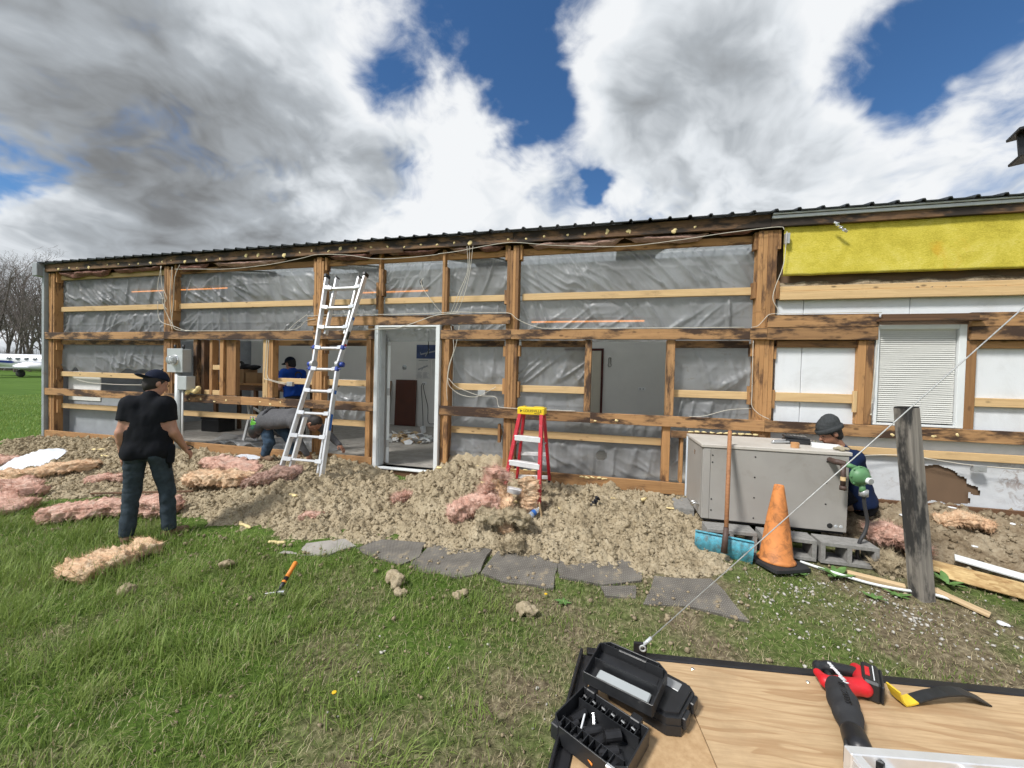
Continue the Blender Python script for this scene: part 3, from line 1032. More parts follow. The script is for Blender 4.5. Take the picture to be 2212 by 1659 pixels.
# door posts and the full-height studs
for xa, xb in ((-3.545, -3.47), (-3.468, -3.405), (-2.336, -2.27), (-2.268, -2.203)):
    lum('door_post', xa, xb, 5.141, 5.26, 0.31, 2.445, 'wood_post')
    if xa in (-3.545, -2.268):
        lum('door_post', xa, xb, 5.105, 5.139, 1.288, 2.233, 'wood_post')
        lum('door_post', xa, xb, 5.105, 5.139, 0.46, 1.146, 'wood_post')
for xa, xb, z0, z1 in ((-3.40, -3.36, 2.59, 3.53), (-3.44, -3.402, 2.70, 3.10), (-3.358, -3.32, 2.9, 3.3), (-2.36, -2.32, 2.59, 3.53), (-2.318, -2.28, 2.64, 3.28)):
    lum('stud', xa, xb, 5.17, 5.26, z0, z1, 'wood_post')
# studs framing the openings
for xa, xb, z0, z1, m in ((-0.30, -0.214, 1.288, 2.233, 'wood_girt'), (0.712, 0.806, 1.288, 2.233, 'wood_girt'), (0.688, 0.780, 0.46, 1.146, 'wood_post'),
                          (0.90, 0.935, 0.46, 1.015, 'wood_post'), (-6.98, -6.90, 1.29, 2.233, 'wood_girt'), (-6.80, -6.74, 1.29, 2.233, 'wood_dark'), (-6.62, -6.56, 1.29, 2.233, 'wood_post'),
                          (-6.40, -6.32, 1.288, 2.233, 'wood_post'), (-6.318, -6.10, 1.288, 2.233, 'wood_post'), (-5.50, -5.40, 1.288, 2.233, 'wood_pale'), (-5.398, -5.30, 1.288, 2.233, 'wood_post')):
    lum('stud', xa, xb, 5.141 if xa != -6.318 else 5.18, 5.26, z0, z1, m)
lum('blocking', -6.558, -6.402, 5.15, 5.19, 1.72, 1.80, 'wood_pale')
lum('blocking', -6.9, -6.405, 5.15, 5.19, 1.29, 1.37, 'wood_pale')
lum('stud', 2.728, 2.800, 5.141, 5.26, 1.288, 2.228, 'wood_post')
lum('stud', 2.802, 2.876, 5.141, 5.26, 1.288, 2.228, 'wood_post')
lum('stud', 3.690, 3.779, 5.136, 5.26, 1.288, 2.228, 'wood_post')
lum('ledger', 0.785, 1.812, 5.10, 5.138, 1.020, 1.105, 'wood_girt')
# inner nailers (pale two by fours laid flat between the posts)
BAYS = [(-10.49, -7.71), (-7.43, -4.57), (-4.32, -1.43), (-1.18, 1.65)]
for bi, (xa, xb) in enumerate(BAYS):
    lum('nailer', xa, xb, 5.225, 5.263, 3.405, 3.495, 'wood_post' if bi else 'wood_pale')
    if bi == 2:
        for a_, b_ in ((xa, -3.445), (-3.316, -2.365), (-2.276, xb)):
            lum('nailer', a_, b_, 5.225, 5.263, 2.785, 2.872, 'wood_pale')
    else:
        lum('nailer', xa, xb, 5.225, 5.263, 2.785, 2.878, 'wood_pale', tilt=0.0)
for xa, xb in ((-10.49, -7.71), (-5.28, -4.57), (-4.32, -3.55), (-2.195, -1.43), (-1.18, -0.305), (0.81, 1.65)):
    lum('nailer', xa, xb, 5.225, 5.263, 2.144, 2.232, 'wood_girt')
    lum('nailer', xa, xb, 5.225, 5.263, 1.518, 1.612, 'wood_pale')
for xa, xb in ((-10.49, -7.71), (-7.43, -5.30), (-4.32, -3.55), (-2.195, -1.43), (-1.18, 0.685)):
    lum('nailer', xa, xb, 5.225, 5.263, 0.890, 0.985, 'wood_pale')
for x in (-1.475, -4.60, -10.50):
    lum('cleat', x, x + 0.038, 5.17, 5.224, 0.80, 1.06, 'wood_post')
lum('nailer', 1.93, 2.728, 5.16, 5.20, 1.516, 1.62, 'wood_pale')
lum('nailer', 3.785, 9.0, 5.16, 5.20, 1.529, 1.623, 'wood_pale')
lum('nailer', 1.93, 2.74, 5.165, 5.20, 2.15, 2.228, 'wood_post')
lum('nailer', 3.785, 9.0, 5.165, 5.20, 2.15, 2.228, 'wood_post')
lum('nailer', 1.93, 9.0, 5.150, 5.19, 0.947, 1.033, 'wood_pale')
lum('nailer', 1.93, 9.0, 5.135, 5.175, 2.700, 2.800, 'wood_pale')
lum('nailer', 1.93, 9.0, 5.150, 5.19, 2.803, 2.86, 'wood_pale')
lum('cleat', 1.892, 1.928, 5.15, 5.24, 3.30, 3.52, 'wood_post')
lum('cleat', 1.892, 1.928, 5.15, 5.24, 2.72, 2.92, 'wood_post')
lum('cleat', 2.69, 2.727, 5.13, 5.16, 1.42, 1.66, 'wood_pale')


# polythene sheets, creased and sagging between the nailers
def poly_sheet(x0, x1, z0, z1, y, seed, name='plastic_sheet', m='polythene', hole=None, amp=1.0, ragged=False, res=0.016):
    nu, nv = max(6, int((x1 - x0) / res)), max(5, int((z1 - z0) / res))
    U, Vv = np.meshgrid(np.linspace(x0, x1, nu), np.linspace(z0, z1, nv), indexing='ij')
    s = seed * 7.3
    tt = (Vv - z0) / (z1 - z0)
    edge = np.clip(np.minimum(tt, 1 - tt) * 5, 0, 1)
    # hanging folds: long soft ridges, dragged aside and bunched lower down
    wx = U + 0.30 * (fbm(U * 0.7 + s, Vv * 0.9 + s, 1, 2) - 0.5) + 0.5 * (Vv - z1) * (fbm(U * 0.55 + s, 0 * U, 1, 2) - 0.45) * 3.0
    r1 = 1 - np.abs(2 * vnoise(wx * 7.0 + s, Vv * 0.8 + s, 2) - 1) * 1.6
    r0 = 1 - np.abs(2 * vnoise(wx * 15.0 - s, Vv * 1.3 + s, 5) - 1) * 2.0
    slope = 1.1 if seed % 2 else -0.9
    dg = (U * 0.75 + slope * Vv)
    r2_ = 1 - np.abs(2 * vnoise(dg * 9.0 + s, (U - slope * Vv) * 1.1 + s, 4) - 1) * 2.2
    low_ = np.clip(1.15 - tt * 1.6, 0, 1)
    area = np.clip(fbm(U * 1.2 + s, Vv * 1.5, 11, 2) * 2.6 - 0.75, 0, 1)
    d = np.clip(r1, 0, 1) ** 2 * (0.030 + 0.026 * ((seed * 37) % 7) / 6) + np.clip(r0, 0, 1) ** 2 * 0.018 * area + np.clip(r2_, 0, 1) ** 2.5 * 0.062 * area * (0.25 + low_)
    d += (fbm(U * 1.3 + s, Vv * 1.6, 8, 2) - 0.5) * 0.05 + (fbm(U * 9 + s, Vv * 7, 8, 2) - 0.5) * 0.006
    crease = np.exp(-((Vv - (z0 + 0.55 * (z1 - z0)) - 0.02 * (fbm(U * 0.8 + s, 0 * U, 9, 2) - 0.5)) / 0.007) ** 2) * 0.007
    Yv = y - (d * edge * amp) - crease * edge + 0.01
    if ragged:
        Vv = Vv + (1 - tt) * 0.55 * np.clip(fbm(U * 1.4 + s, 0 * U, 3, 3) - 0.42, 0, 1) * (z1 - z0) * 2.2
    F = grid_faces(nu, nv)
    P = np.stack([U, Yv, Vv], -1).reshape(-1, 3)
    if hole is not None:
        c = P[F].mean(1)
        F = F[(c[:, 0] - hole[0]) ** 2 + (c[:, 2] - hole[1]) ** 2 > hole[2] ** 2]
    return np_obj(name, P, F, M_[m], BLD, Matrix.Identity(4))


SY = 5.285
k_ = 0
for (x0, x1, z0, z1) in ((-10.52, -7.66, 2.86, 3.45), (-10.52, -7.66, 2.22, 2.80), (-7.48, -4.52, 2.86, 3.45), (-7.48, -4.52, 2.22, 2.80),
                         (-4.37, -3.38, 2.86, 3.45), (-3.38, -2.33, 2.86, 3.45), (-2.33, -1.38, 2.86, 3.45), (-4.37, -1.38, 2.22, 2.80),
                         (-1.23, 1.70, 2.86, 3.45), (-1.23, 1.70, 2.22, 2.80), (-2.21, -1.38, 1.60, 2.16), (-2.21, -1.38, 0.98, 1.53),
                         (-2.21, -1.38, 0.32, 0.90), (-1.23, -0.29, 1.60, 2.16), (-1.23, -0.29, 1.13, 1.53), (0.79, 1.70, 1.60, 2.16), (0.79, 1.70, 1.13, 1.53),
                         (-1.23, 0.70, 0.97, 1.17)):
    poly_sheet(x0, x1, z0, z1, SY, k_ + 1)
    k_ += 1
poly_sheet(-10.52, -7.66, 1.60, 2.16, SY, 31, amp=0.6, ragged=True)
poly_sheet(-1.23, 0.70, 0.40, 0.90, SY, 33, hole=(-0.055, 0.70, 0.075))
poly_sheet(0.77, 0.91, 0.46, 1.02, SY, 34)
poly_sheet(-4.37, -3.53, 0.75, 1.62, SY + 0.05, 35, m='clear_poly', amp=1.6, ragged=True)
# inside face of the left bay: grey board behind the studs
MB().box((-10.5, 5.36, 0.34), (-8.6, 5.40, 1.13)).build('wall_board', M_['siding_grey'], BLD, Matrix.Identity(4))
MB().box((-10.5, 5.345, 1.05), (-9.6, 5.36, 1.62)).build('wall_board', M_['drywall'], BLD, Matrix.Identity(4))

# scraps of old batt left hanging under the fascia
def limp_strip(x0, x1, z0, z1, y, m, seed, name='batt_scrap', parent=None):
    nu, nv = max(10, int((x1 - x0) / 0.03)), 9
    U, Vt = np.meshgrid(np.linspace(x0, x1, nu), np.linspace(0, 1, nv), indexing='ij')
    ends = np.clip(np.minimum(U - x0, x1 - U) / 0.12, 0.15, 1)
    zb = z0 + (z1 - z0) * 0.55 * (fbm(U * 3 + seed, 0 * U, 2, 3)) * 1.3
    Zz = z1 - (z1 - zb) * Vt * ends
    Yy = y - 0.06 * np.sin(Vt * math.pi) * ends - (fbm(U * 7 + seed, Zz * 22, 3, 4) - 0.5) * 0.075 - (fbm(U * 30 + seed, Zz * 90, 5, 3) - 0.5) * 0.02
    P = np.stack([U, Yy, Zz], -1).reshape(-1, 3)
    return np_obj(name, P, grid_faces(nu, nv), M_[m], parent or BLD, Matrix.Identity(4))


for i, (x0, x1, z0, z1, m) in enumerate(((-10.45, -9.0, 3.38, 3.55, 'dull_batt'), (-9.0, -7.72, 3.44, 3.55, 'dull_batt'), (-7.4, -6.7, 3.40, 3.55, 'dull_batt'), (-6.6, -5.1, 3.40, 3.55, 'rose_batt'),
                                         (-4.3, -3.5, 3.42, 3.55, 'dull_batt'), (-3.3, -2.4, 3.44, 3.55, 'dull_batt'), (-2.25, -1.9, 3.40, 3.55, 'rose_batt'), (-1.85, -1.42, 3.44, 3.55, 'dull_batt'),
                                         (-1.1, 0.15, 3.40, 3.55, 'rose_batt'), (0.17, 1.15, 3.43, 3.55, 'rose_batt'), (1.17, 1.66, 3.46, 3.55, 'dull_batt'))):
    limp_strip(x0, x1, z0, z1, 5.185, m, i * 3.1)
# a split, rotten piece of fascia
lum('splinter', -3.5, -2.95, 5.075, 5.10, 3.50, 3.56, 'wood_dark', tilt=0.3)

# expanding-foam blobs left on the boards
def foam_blob(x, y, z, sx, sz, seed):
    f = Field((x - sx * 1.6, y - 0.03, z - sz * 1.6), (x + sx * 1.6, y + 0.03, z + sz * 1.6), max(0.005, sx / 5))
    r_ = random.Random(seed)
    for _ in range(4):
        f.ell((x + r_.uniform(-.5, .5) * sx, y + 0.004, z + r_.uniform(-.5, .5) * sz), (sx * r_.uniform(.35, .7), 0.009, sz * r_.uniform(.35, .7)), k=0.004)
    return f.build('foam_blob', M_['foam_yellow'], BLD, Matrix.Identity(4))


for i in range(44):
    x = -10.3 + i * 0.2625 + random.uniform(-.03, .03)
    if x > 1.75 or random.random() < 0.12:
        continue
    big = random.random() < 0.35
    foam_blob(x, 5.098, 3.60 + random.uniform(-.03, .02), 0.022 + 0.016 * big, 0.022 + 0.022 * big, i)
for i, x in enumerate((-7.0, -6.75, -6.45, -6.2, -5.5, -5.3, -5.1, 3.05, 3.42, 3.62, -0.15, 0.12)):
    foam_blob(x, 5.099, 1.20 + 0.02 * math.sin(i * 2.3), 0.018 + 0.006 * (i % 3), 0.02 + 0.006 * (i % 2), 100 + i)
# bead of foam along the bottom board and the short ledger
for i in range(9):
    foam_blob(-1.85 + i * 0.115, 5.098, 0.462, 0.055, 0.016, 200 + i)
for i in range(5):
    foam_blob(-0.30 + i * 0.075, 5.092, 0.44, 0.05, 0.022, 220 + i)
for i in range(10):
    foam_blob(1.0 + i * 0.08, 5.098, 1.108, 0.045, 0.016, 240 + i)

# ------------------------------------------------ insulated right-hand bay
def slab(name, x0, x1, y0, y1, z0, z1, m, ch=0.004, parent=None):
    return MB().box((x0, y0, z0), (x1, y1, z1), ch).build(name, M_[m], parent or BLD, Matrix.Identity(4))


for x0, x1 in ((1.93, 2.198), (2.204, 3.22), (3.226, 4.4), (4.406, 9.0)):
    slab('foam_board', x0, x1, 5.205, 5.26, 2.50, 2.80, 'foam_white')
for z0, z1 in ((1.27, 1.53), (1.60, 2.17)):
    for x0, x1 in ((1.93, 2.198), (2.204, 2.75)):
        slab('foam_board', x0, x1, 5.205, 5.26, z0, z1, 'foam_white')
    slab('foam_board', 3.76, 9.0, 5.205, 5.26, z0, z1, 'foam_white')
for x0, x1 in ((1.0, 2.198), (2.204, 3.195), (3.201, 9.0)):
    slab('foam_board', x0, x1, 5.195, 5.26, 1.02, 1.16, 'foam_white')
# lower sheathing: white board broken away over a brown panel
U, Vv = np.meshgrid(np.linspace(1.0, 9.0, 400), np.linspace(0.42, 0.96, 60), indexing='ij')
hx, hz_ = (U - 3.52) / 0.36, (Vv - 0.64) / 0.21
broken = (hx ** 2 + hz_ ** 2 < 1.0 + 0.7 * (fbm(U * 5, Vv * 5, 4, 3) - 0.5) * 2) & (Vv - 0.14 * fbm(U * 6, 0 * U, 7, 3) > 0.40)
Fq = grid_faces(400, 60)
keep = ~broken.ravel()[Fq].any(1)
np_obj('sheathing', np.stack([U, 5.205 - 0.01 * fbm(U * 9, Vv * 9, 5, 4), Vv], -1).reshape(-1, 3), Fq[keep], M_['sheathing'], BLD, Matrix.Identity(4))
plain('brown_board', (0.155, 0.098, 0.058), 0.8, 0.1, 5)
slab('backing_board', 1.0, 9.0, 5.225, 5.26, 0.40, 0.97, 'brown_board')
# yellow fibreglass board under the eave, sagging forward at its lower edge
U, Vv = np.meshgrid(np.linspace(1.95, 9.0, 300), np.linspace(0, 1, 24), indexing='ij')
zt, zb = 3.546, 2.985 + 0.012 * (fbm(U * 4, 0 * U, 2, 3) - 0.5)
Zf = zt + (zb - zt) * Vv
Yf = 5.150 - 0.014 * Vv + 0.014 * (fbm(U * 2.2, Zf * 2.2, 3, 4) - 0.5) + 0.006 * (fbm(U * 40, Zf * 40, 3, 2) - 0.5)
P0 = np.stack([U, Yf, Zf], -1)
P1 = np.stack([U[:, -1], Yf[:, -1] + 0.06, Zf[:, -1] + 0.004], -1)
Pa = np.concatenate([P0, P1[:, None]], 1)
np_obj('fibreglass_board', Pa.reshape(-1, 3), grid_faces(300, 25), M_['yellow_fibre'], BLD, Matrix.Identity(4))
# loose fill showing in the gap under it
U, Vv = np.meshgrid(np.linspace(1.95, 9.0, 420), np.linspace(0, 1, 14), indexing='ij')
zt = 2.885 + 0.06 * (fbm(U * 5, 0 * U, 1, 4))
Zf = 2.80 + (zt - 2.80) * Vv - 0.02 * (vnoise(U * 3, 0 * U) > 0.62) * (1 - Vv)
Yf = 5.185 + 0.06 * Vv ** 2 - 0.045 * fbm(U * 16, Zf * 16, 4, 4)
np_obj('loose_fill', np.stack([U, Yf, Zf], -1).reshape(-1, 3), grid_faces(420, 14), M_['cellulose_brown'], BLD, Matrix.Identity(4))
slab('inner_liner', 1.93, 9.0, 5.262, 5.30, 0.42, 3.55, 'brown_board')
slab('drip_flashing', 1.80, 9.0, 5.078, 5.098, 3.632, 3.668, 'trim_metal', 0.003)
slab('drip_flashing', 1.80, 9.0, 5.060, 5.076, 3.672, 3.690, 'trim_metal', 0.003)
# steel strap and torn foil hanging from the fascia
slab('strap', 1.945, 1.99, 5.085, 5.13, 3.34, 3.46, 'steel_grey', 0.002)
fo = MB()
for i in range(7):
    fo.box((-0.02, -0.006, -0.012), (0.02, 0.006, 0.012), 0.002, 0, T(2.42 + i * 0.016, 5.06, 3.53 - i * 0.014 - (0.012 if i > 1 else 0)) @ RY(0.5 * (-1) ** i) @ RX(0.6 * i))
fo.build('torn_foil', M_['chrome'], BLD, Matrix.Identity(4))

# window with its blind
WIN = bpy.data.objects.new('window', None)
link(WIN, T(3.28, 5.14, 1.3), BLD)
b = MB()
b.box((2.885, 5.130, 1.29), (2.915, 5.27, 2.40), 0.003).box((3.622, 5.130, 1.29), (3.686, 5.27, 2.40), 0.003).box((2.9155, 5.132, 2.355), (3.6215, 5.27, 2.40), 0.003).box((2.9155, 5.135, 1.29), (3.6215, 5.27, 1.315), 0.003)
b.build('window_frame', M_['frame_white'], WIN, Matrix.Identity(4))
slab('pane', 2.915, 3.622, 5.245, 5.25, 1.30, 2.36, 'window_dark', 0.0, WIN)
slab('head_rail', 2.90, 3.615, 5.150, 5.185, 2.345, 2.385, 'blind_white', 0.003, WIN)
sl = MB()
sl.add([(-0.357, -0.012, -0.006), (0.357, -0.012, -0.006), (0.357, 0.0, 0.003), (-0.357, 0.0, 0.003), (0.357, 0.012, 0.008), (-0.357, 0.012, 0.008)], [(0, 1, 2, 3), (3, 2, 4, 5)])
slm = sl.mesh('slat', M_['blind_white'])
for i in range(44):
    o = bpy.data.objects.new('slat', slm)
    link(o, T(3.258 + random.uniform(-.002, .002), 5.168, 2.335 - i * 0.0226) @ RX(0.55 + random.uniform(-.07, .07)) @ RY(random.uniform(-.003, .003)), WIN)
slab('bottom_rail', 2.90, 3.615, 5.155, 5.18, 1.330, 1.345, 'blind_white', 0.002, WIN)
cb = MB()
cb.tube([(2.885, 5.125, 2.36), (2.872, 5.10, 2.2), (2.86, 5.095, 1.95), (2.85, 5.095, 1.75), (2.86, 5.095, 1.62), (2.848, 5.095, 1.55)], 0.003, 6)
cb.tube([(2.86, 5.092, 1.9), (2.842, 5.09, 1.6), (2.84, 5.09, 1.42)], 0.0025, 6)
cb.lathe([(0.002, 0.02), (0.009, 0), (0, 0)], 8, 0, T(2.848, 5.095, 1.53)).lathe([(0.002, 0.02), (0.009, 0), (0, 0)], 8, 0, T(2.84, 5.09, 1.40))
cb.build('pull_cord', M_['cable_white'], WIN, Matrix.Identity(4))
lum('window_cap', 2.857, 3.775, 5.02, 5.098, 2.428, 2.452, 'wood_dark', WIN)
lum('window_cap', 2.90, 3.74, 5.07, 5.098, 2.456, 2.51, 'wood_dark', WIN)

# ------------------------------------------------ door
DR = bpy.data.objects.new('door_frame', None)
link(DR, T(-2.87, 5.16, 0.33), BLD)
slab('jamb', -3.397, -3.335, 5.085, 5.26, 0.31, 2.44, 'frame_white', 0.004, DR)
slab('jamb', -2.405, -2.343, 5.085, 5.26, 0.31, 2.44, 'frame_white', 0.004, DR)
slab('jamb_stop', -3.334, -3.315, 5.14, 5.26, 0.33, 2.41, 'trim_metal', 0.003, DR)
slab('head_jamb', -3.3345, -2.4055, 5.088, 5.26, 2.412, 2.438, 'frame_white', 0.004, DR)
slab('threshold', -3.334, -2.406, 5.09, 5.30, 0.30, 0.325, 'frame_white', 0.004, DR)
slab('step_board', -3.42, -2.34, 5.12, 5.16, -0.02, 0.298, 'wood_dark', 0.004, DR)
DM = T(-3.300, 5.300, 0.34) @ RZ(math.radians(138))
MB().box((0, -0.044, 0), (0.90, 0, 2.05), 0.003).build('door_leaf', M_['frame_white'], DR, DM)
for z in (0.25, 1.05, 1.82):
    MB().box((-0.012, -0.040, z), (-0.001, -0.004, z + 0.11), 0.002).tube([(-0.014, 0.002, z), (-0.014, 0.002, z + 0.11)], 0.007).build('hinge', M_['steel_grey'], DR, DM)

# ------------------------------------------------ roof
sh = MB()
prof = []
for k in range(4):
    a = k * 0.2286
    prof += [(a, 0), (a + 0.085, 0), (a + 0.098, 0.022), (a + 0.122, 0.022), (a + 0.135, 0)]
prof.append((0.9144, 0))
L1 = 4.75
vs, fs = [], []
for (x, z) in prof:
    vs += [(x, 0, z), (x, L1, z), (x, 0, z - 0.012), (x, L1, z - 0.012)]
for i in range(len(prof) - 1):
    a, c = i * 4, (i + 1) * 4
    fs += [(a, c, c + 1, a + 1), (a + 2, a + 3, c + 3, c + 2), (a, a + 2, c + 2, c)]
sh.add(vs, fs)
shm = sh.mesh('roof_sheet', M_['roof_metal'])
short = MB()
short.add([(x, min(y, 1.35), z) for x, y, z in sh.v], sh.f)
shm_short = short.mesh('roof_sheet', M_['roof_metal'])
RPITCH = math.radians(13)
# three sheets in four carry an added, unseen translucent panel that brightens the interior
m_s, n_s = mat('added_skylight')
tl_s = n_s.n('ShaderNodeBsdfTranslucent', {'Color': (0.80, 0.82, 0.82, 1)})
df_s = n_s.n('ShaderNodeBsdfDiffuse', {'Color': (0.7, 0.72, 0.72, 1)})
n_s.n('ShaderNodeOutputMaterial', {0: n_s.n('ShaderNodeMixShader', {0: 0.25, 1: tl_s.outputs[0], 2: df_s.outputs[0]}).outputs[0]})
shs = shm.copy()
shs.materials.clear()
shs.materials.append(m_s)
for i in range(22):
    lit = i % 4 != 0
    for Mr in (T(-10.86 + i * 0.9144, 5.03, 3.702) @ RX(RPITCH), T(-10.86 + (i + 1) * 0.9144, 14.30, 3.702) @ RZ(math.pi) @ RX(RPITCH)):
        o = bpy.data.objects.new('roof_sheet', shm)
        link(o, Mr, BLD)
        if lit:      # the added skylight takes over above the first metre of the slope
            o.data = shm_short
            o2 = bpy.data.objects.new('added_skylight', shs)
            link(o2, Mr @ T(0, 1.3, -0.006) @ Matrix.Scale(0.72, 4, (0, 1, 0)), BLD)
    if not lit:
        x0 = -10.86 + i * 0.9144
        MB().box((max(x0, -10.69) + .001, 0.2, -0.09), (min(x0 + 0.913, 8.97), 4.55, -0.06)).build('ceiling_board', M_['ceiling_white'], BLD, T(0, 5.03, 3.702) @ RX(RPITCH))
slab('leak_block', -10.69, 8.9, 5.30, 5.34, 3.44, 3.70, 'wood_dark', 0)  # added dark board, closes the light leak between roof and plastic sheets
# shell: floor, back and end walls, ceiling
slab('slab_floor', -10.7, 9.0, 5.425, 14.2, 0.0, 0.33, 'concrete', 0)
slab('slab_floor', -3.445, -2.305, 5.17, 5.4245, 0.0, 0.325, 'concrete', 0)
slab('partition', -10.6, 9.0, 9.50, 9.60, 0.331, 4.55, 'drywall', 0)
slab('partition', 1.93, 2.03, 5.31, 9.495, 0.331, 3.60, 'drywall', 0)
slab('end_wall', -10.795, -10.7, 5.31, 14.2, 0.05, 3.60, 'siding_grey', 0)
slab('end_wall', 8.98, 9.05, 5.31, 14.2, 0.05, 3.60, 'siding_grey', 0)
slab('rear_wall', -10.7, 9.0, 14.2, 14.28, 0.05, 3.75, 'siding_grey', 0)
for s_, nm in ((-10.80, 'gable_wall'), (9.02, 'gable_wall')):
    b = MB()
    b.prism([(5.1, 3.6), (14.2, 3.6), (9.66, 4.76)], 0, 0.05, 0, Matrix(((0, 0, 1, s_), (1, 0, 0, 0), (0, 1, 0, 0), (0, 0, 0, 1))))
    b.build(nm, M_['siding_grey'], BLD, Matrix.Identity(4))

# ================================================================== things outside
def curve_pts(P, n=10):
    """Catmull-Rom through P"""
    P = [Vector(p) for p in P]
    Q = [P[0] * 2 - P[1]] + P + [P[-1] * 2 - P[-2]]
    out = []
    for i in range(1, len(Q) - 2):
        a, b_, c, d = Q[i - 1], Q[i], Q[i + 1], Q[i + 2]
        for k in range(n):
            t = k / n
            out.append(0.5 * ((2 * b_) + (c - a) * t + (2 * a - 5 * b_ + 4 * c - d) * t * t + (3 * b_ - a - 3 * c + d) * t ** 3))
    out.append(P[-1])
    return out


I4 = Matrix.Identity(4)


def solo(mb, name, mats, label, cat, M=None, group=None, smooth=False):
    o = mb.build(name, mats, None, M or I4, smooth)
    return tag(o, label, cat, group)


def cable(label, runs, r=0.0055, m='cable_white', name='cable', group=None):
    b = MB()
    for P in runs:
        b.tube(curve_pts(P, 8), r * 0.78, 6)
    return solo(b, name, M_[m], label, 'cable', smooth=True, group=group)


# ---- cables strung over the frame
YW = 5.088
cable('white cable swagged under the eave over the left middle bay', [[(-7.4, 5.13, 3.46), (-6.9, YW, 3.43), (-6.2, YW, 3.40), (-5.4, YW, 3.43), (-4.75, YW, 3.50), (-4.42, YW, 3.545), (-3.9, YW, 3.51), (-3.4, YW, 3.43), (-2.9, YW, 3.42), (-2.4, YW, 3.44)]])
cable('white cable looping from door stud up to the middle post', [[(-2.4, YW, 3.45), (-2.1, YW, 3.47), (-1.7, YW, 3.52), (-1.3, YW, 3.545), (-0.8, YW, 3.48), (-0.35, YW, 3.44), (0.2, YW, 3.41), (0.8, YW, 3.45), (1.3, YW, 3.50), (1.85, YW, 3.535), (1.93, YW, 3.50)]])
cable('three white cables dropping beside the door header', [[(-1.93 + d, 5.11, 3.55), (-1.93 + d * .4, 5.09, 3.2), (-2.02 + d, 5.08, 2.9), (-2.14 + d, YW, 2.62), (-2.2, YW, 2.60)] for d in (-0.04, 0.0, 0.05)], 0.0045)
cable('white cable run lying along the top of the door header', [[(-4.6, YW, 2.60), (-3.9, YW - .01, 2.61), (-3.2, YW - .01, 2.60), (-2.45, YW - .01, 2.605), (-2.1, YW - .01, 2.615), (-1.6, YW, 2.60), (-1.33, YW, 2.59), (-1.2, YW, 2.50), (-0.95, YW, 2.40), (-0.7, YW, 2.378), (0.2, YW + .01, 2.378), (1.55, YW, 2.378)]], 0.006)
cable('pale cable drooping across the top of the door opening', [[(-2.05, 5.08, 2.60), (-2.4, 5.06, 2.57), (-2.72, 5.05, 2.47), (-3.0, 5.04, 2.39), (-3.25, 5.04, 2.38), (-3.52, 5.05, 2.38)]], 0.007)
cable('cable with a black lamp socket poking out of the plastic', [[(-2.32, YW, 2.61), (-2.42, 5.07, 2.72), (-2.58, 5.06, 2.92), (-2.66, 5.10, 3.06), (-2.68, 5.2, 3.14)]], 0.0055)
b = MB()
b.lathe([(0, 0), (0.018, 0), (0.022, 0.03), (0.019, 0.075), (0.012, 0.09), (0, 0.09)], 12, 0, T(-2.665, 5.12, 3.04) @ RY(-0.5) @ RX(-0.5))
solo(b, 'lamp_socket', M_['cable_black'], 'black bulb socket sticking out of plastic above the door', 'socket')
cable('tangle of white cables hanging on the left post', [
    [(-7.72, 5.12, 3.53), (-7.66, 5.10, 3.2), (-7.58, 5.09, 2.95), (-7.53, 5.08, 2.72), (-7.38, 5.08, 2.5), (-7.3, 5.09, 2.40), (-7.0, 5.10, 2.385)],
    [(-7.70, 5.12, 3.53), (-7.74, 5.09, 3.15), (-7.62, 5.08, 2.98), (-7.60, 5.08, 2.85), (-7.50, 5.08, 2.75)],
    [(-7.45, 5.12, 3.5), (-7.45, 5.09, 3.0), (-7.42, 5.09, 2.65), (-7.36, 5.09, 2.42)],
    [(-7.28, 5.12, 3.53), (-7.36, 5.10, 3.3), (-7.38, 5.10, 2.9), (-7.40, 5.09, 2.6)],
    [(-7.75, 5.10, 2.9), (-7.72, 5.09, 2.66), (-7.62, 5.08, 2.53), (-7.35, 5.08, 2.46), (-7.1, 5.09, 2.385), (-6.9, 5.10, 2.38)],
    [(-7.60, 5.09, 3.1), (-7.52, 5.08, 2.95), (-7.56, 5.07, 2.8), (-7.46, 5.08, 2.6), (-7.38, 5.08, 2.40)]], 0.006)
cable('white cable lying along the girt in the left bay', [[(-7.1, YW, 2.378), (-6.4, YW, 2.376), (-5.6, YW, 2.378), (-4.95, YW, 2.38), (-4.75, YW, 2.42), (-4.62, YW, 2.52), (-4.45, YW, 2.55)], [(-4.95, YW, 2.38), (-4.8, YW, 2.50), (-4.6, YW, 2.62)]], 0.0055)
cable('two white cables beside the right door post with a loop to the outlet', [
    [(-2.19, 5.12, 2.44), (-2.13, 5.10, 2.1), (-2.20, 5.10, 1.85), (-2.22, 5.09, 1.55), (-2.21, 5.10, 1.36)],
    [(-2.06, 5.12, 2.44), (-2.10, 5.10, 2.15), (-2.19, 5.10, 1.85), (-2.20, 5.09, 1.62), (-2.10, 5.10, 1.50), (-1.95, 5.10, 1.44), (-1.75, 5.10, 1.44), (-1.50, 5.12, 1.58)],
    [(-2.20, 5.10, 1.68), (-2.08, 5.09, 1.57), (-1.90, 5.09, 1.50), (-1.72, 5.09, 1.45), (-1.50, 5.10, 1.44), (-1.46, 5.11, 1.33), (-1.40, 5.09, 1.30), (-1.0, 5.085, 1.295), (-0.4, 5.085, 1.297)]], 0.0055)
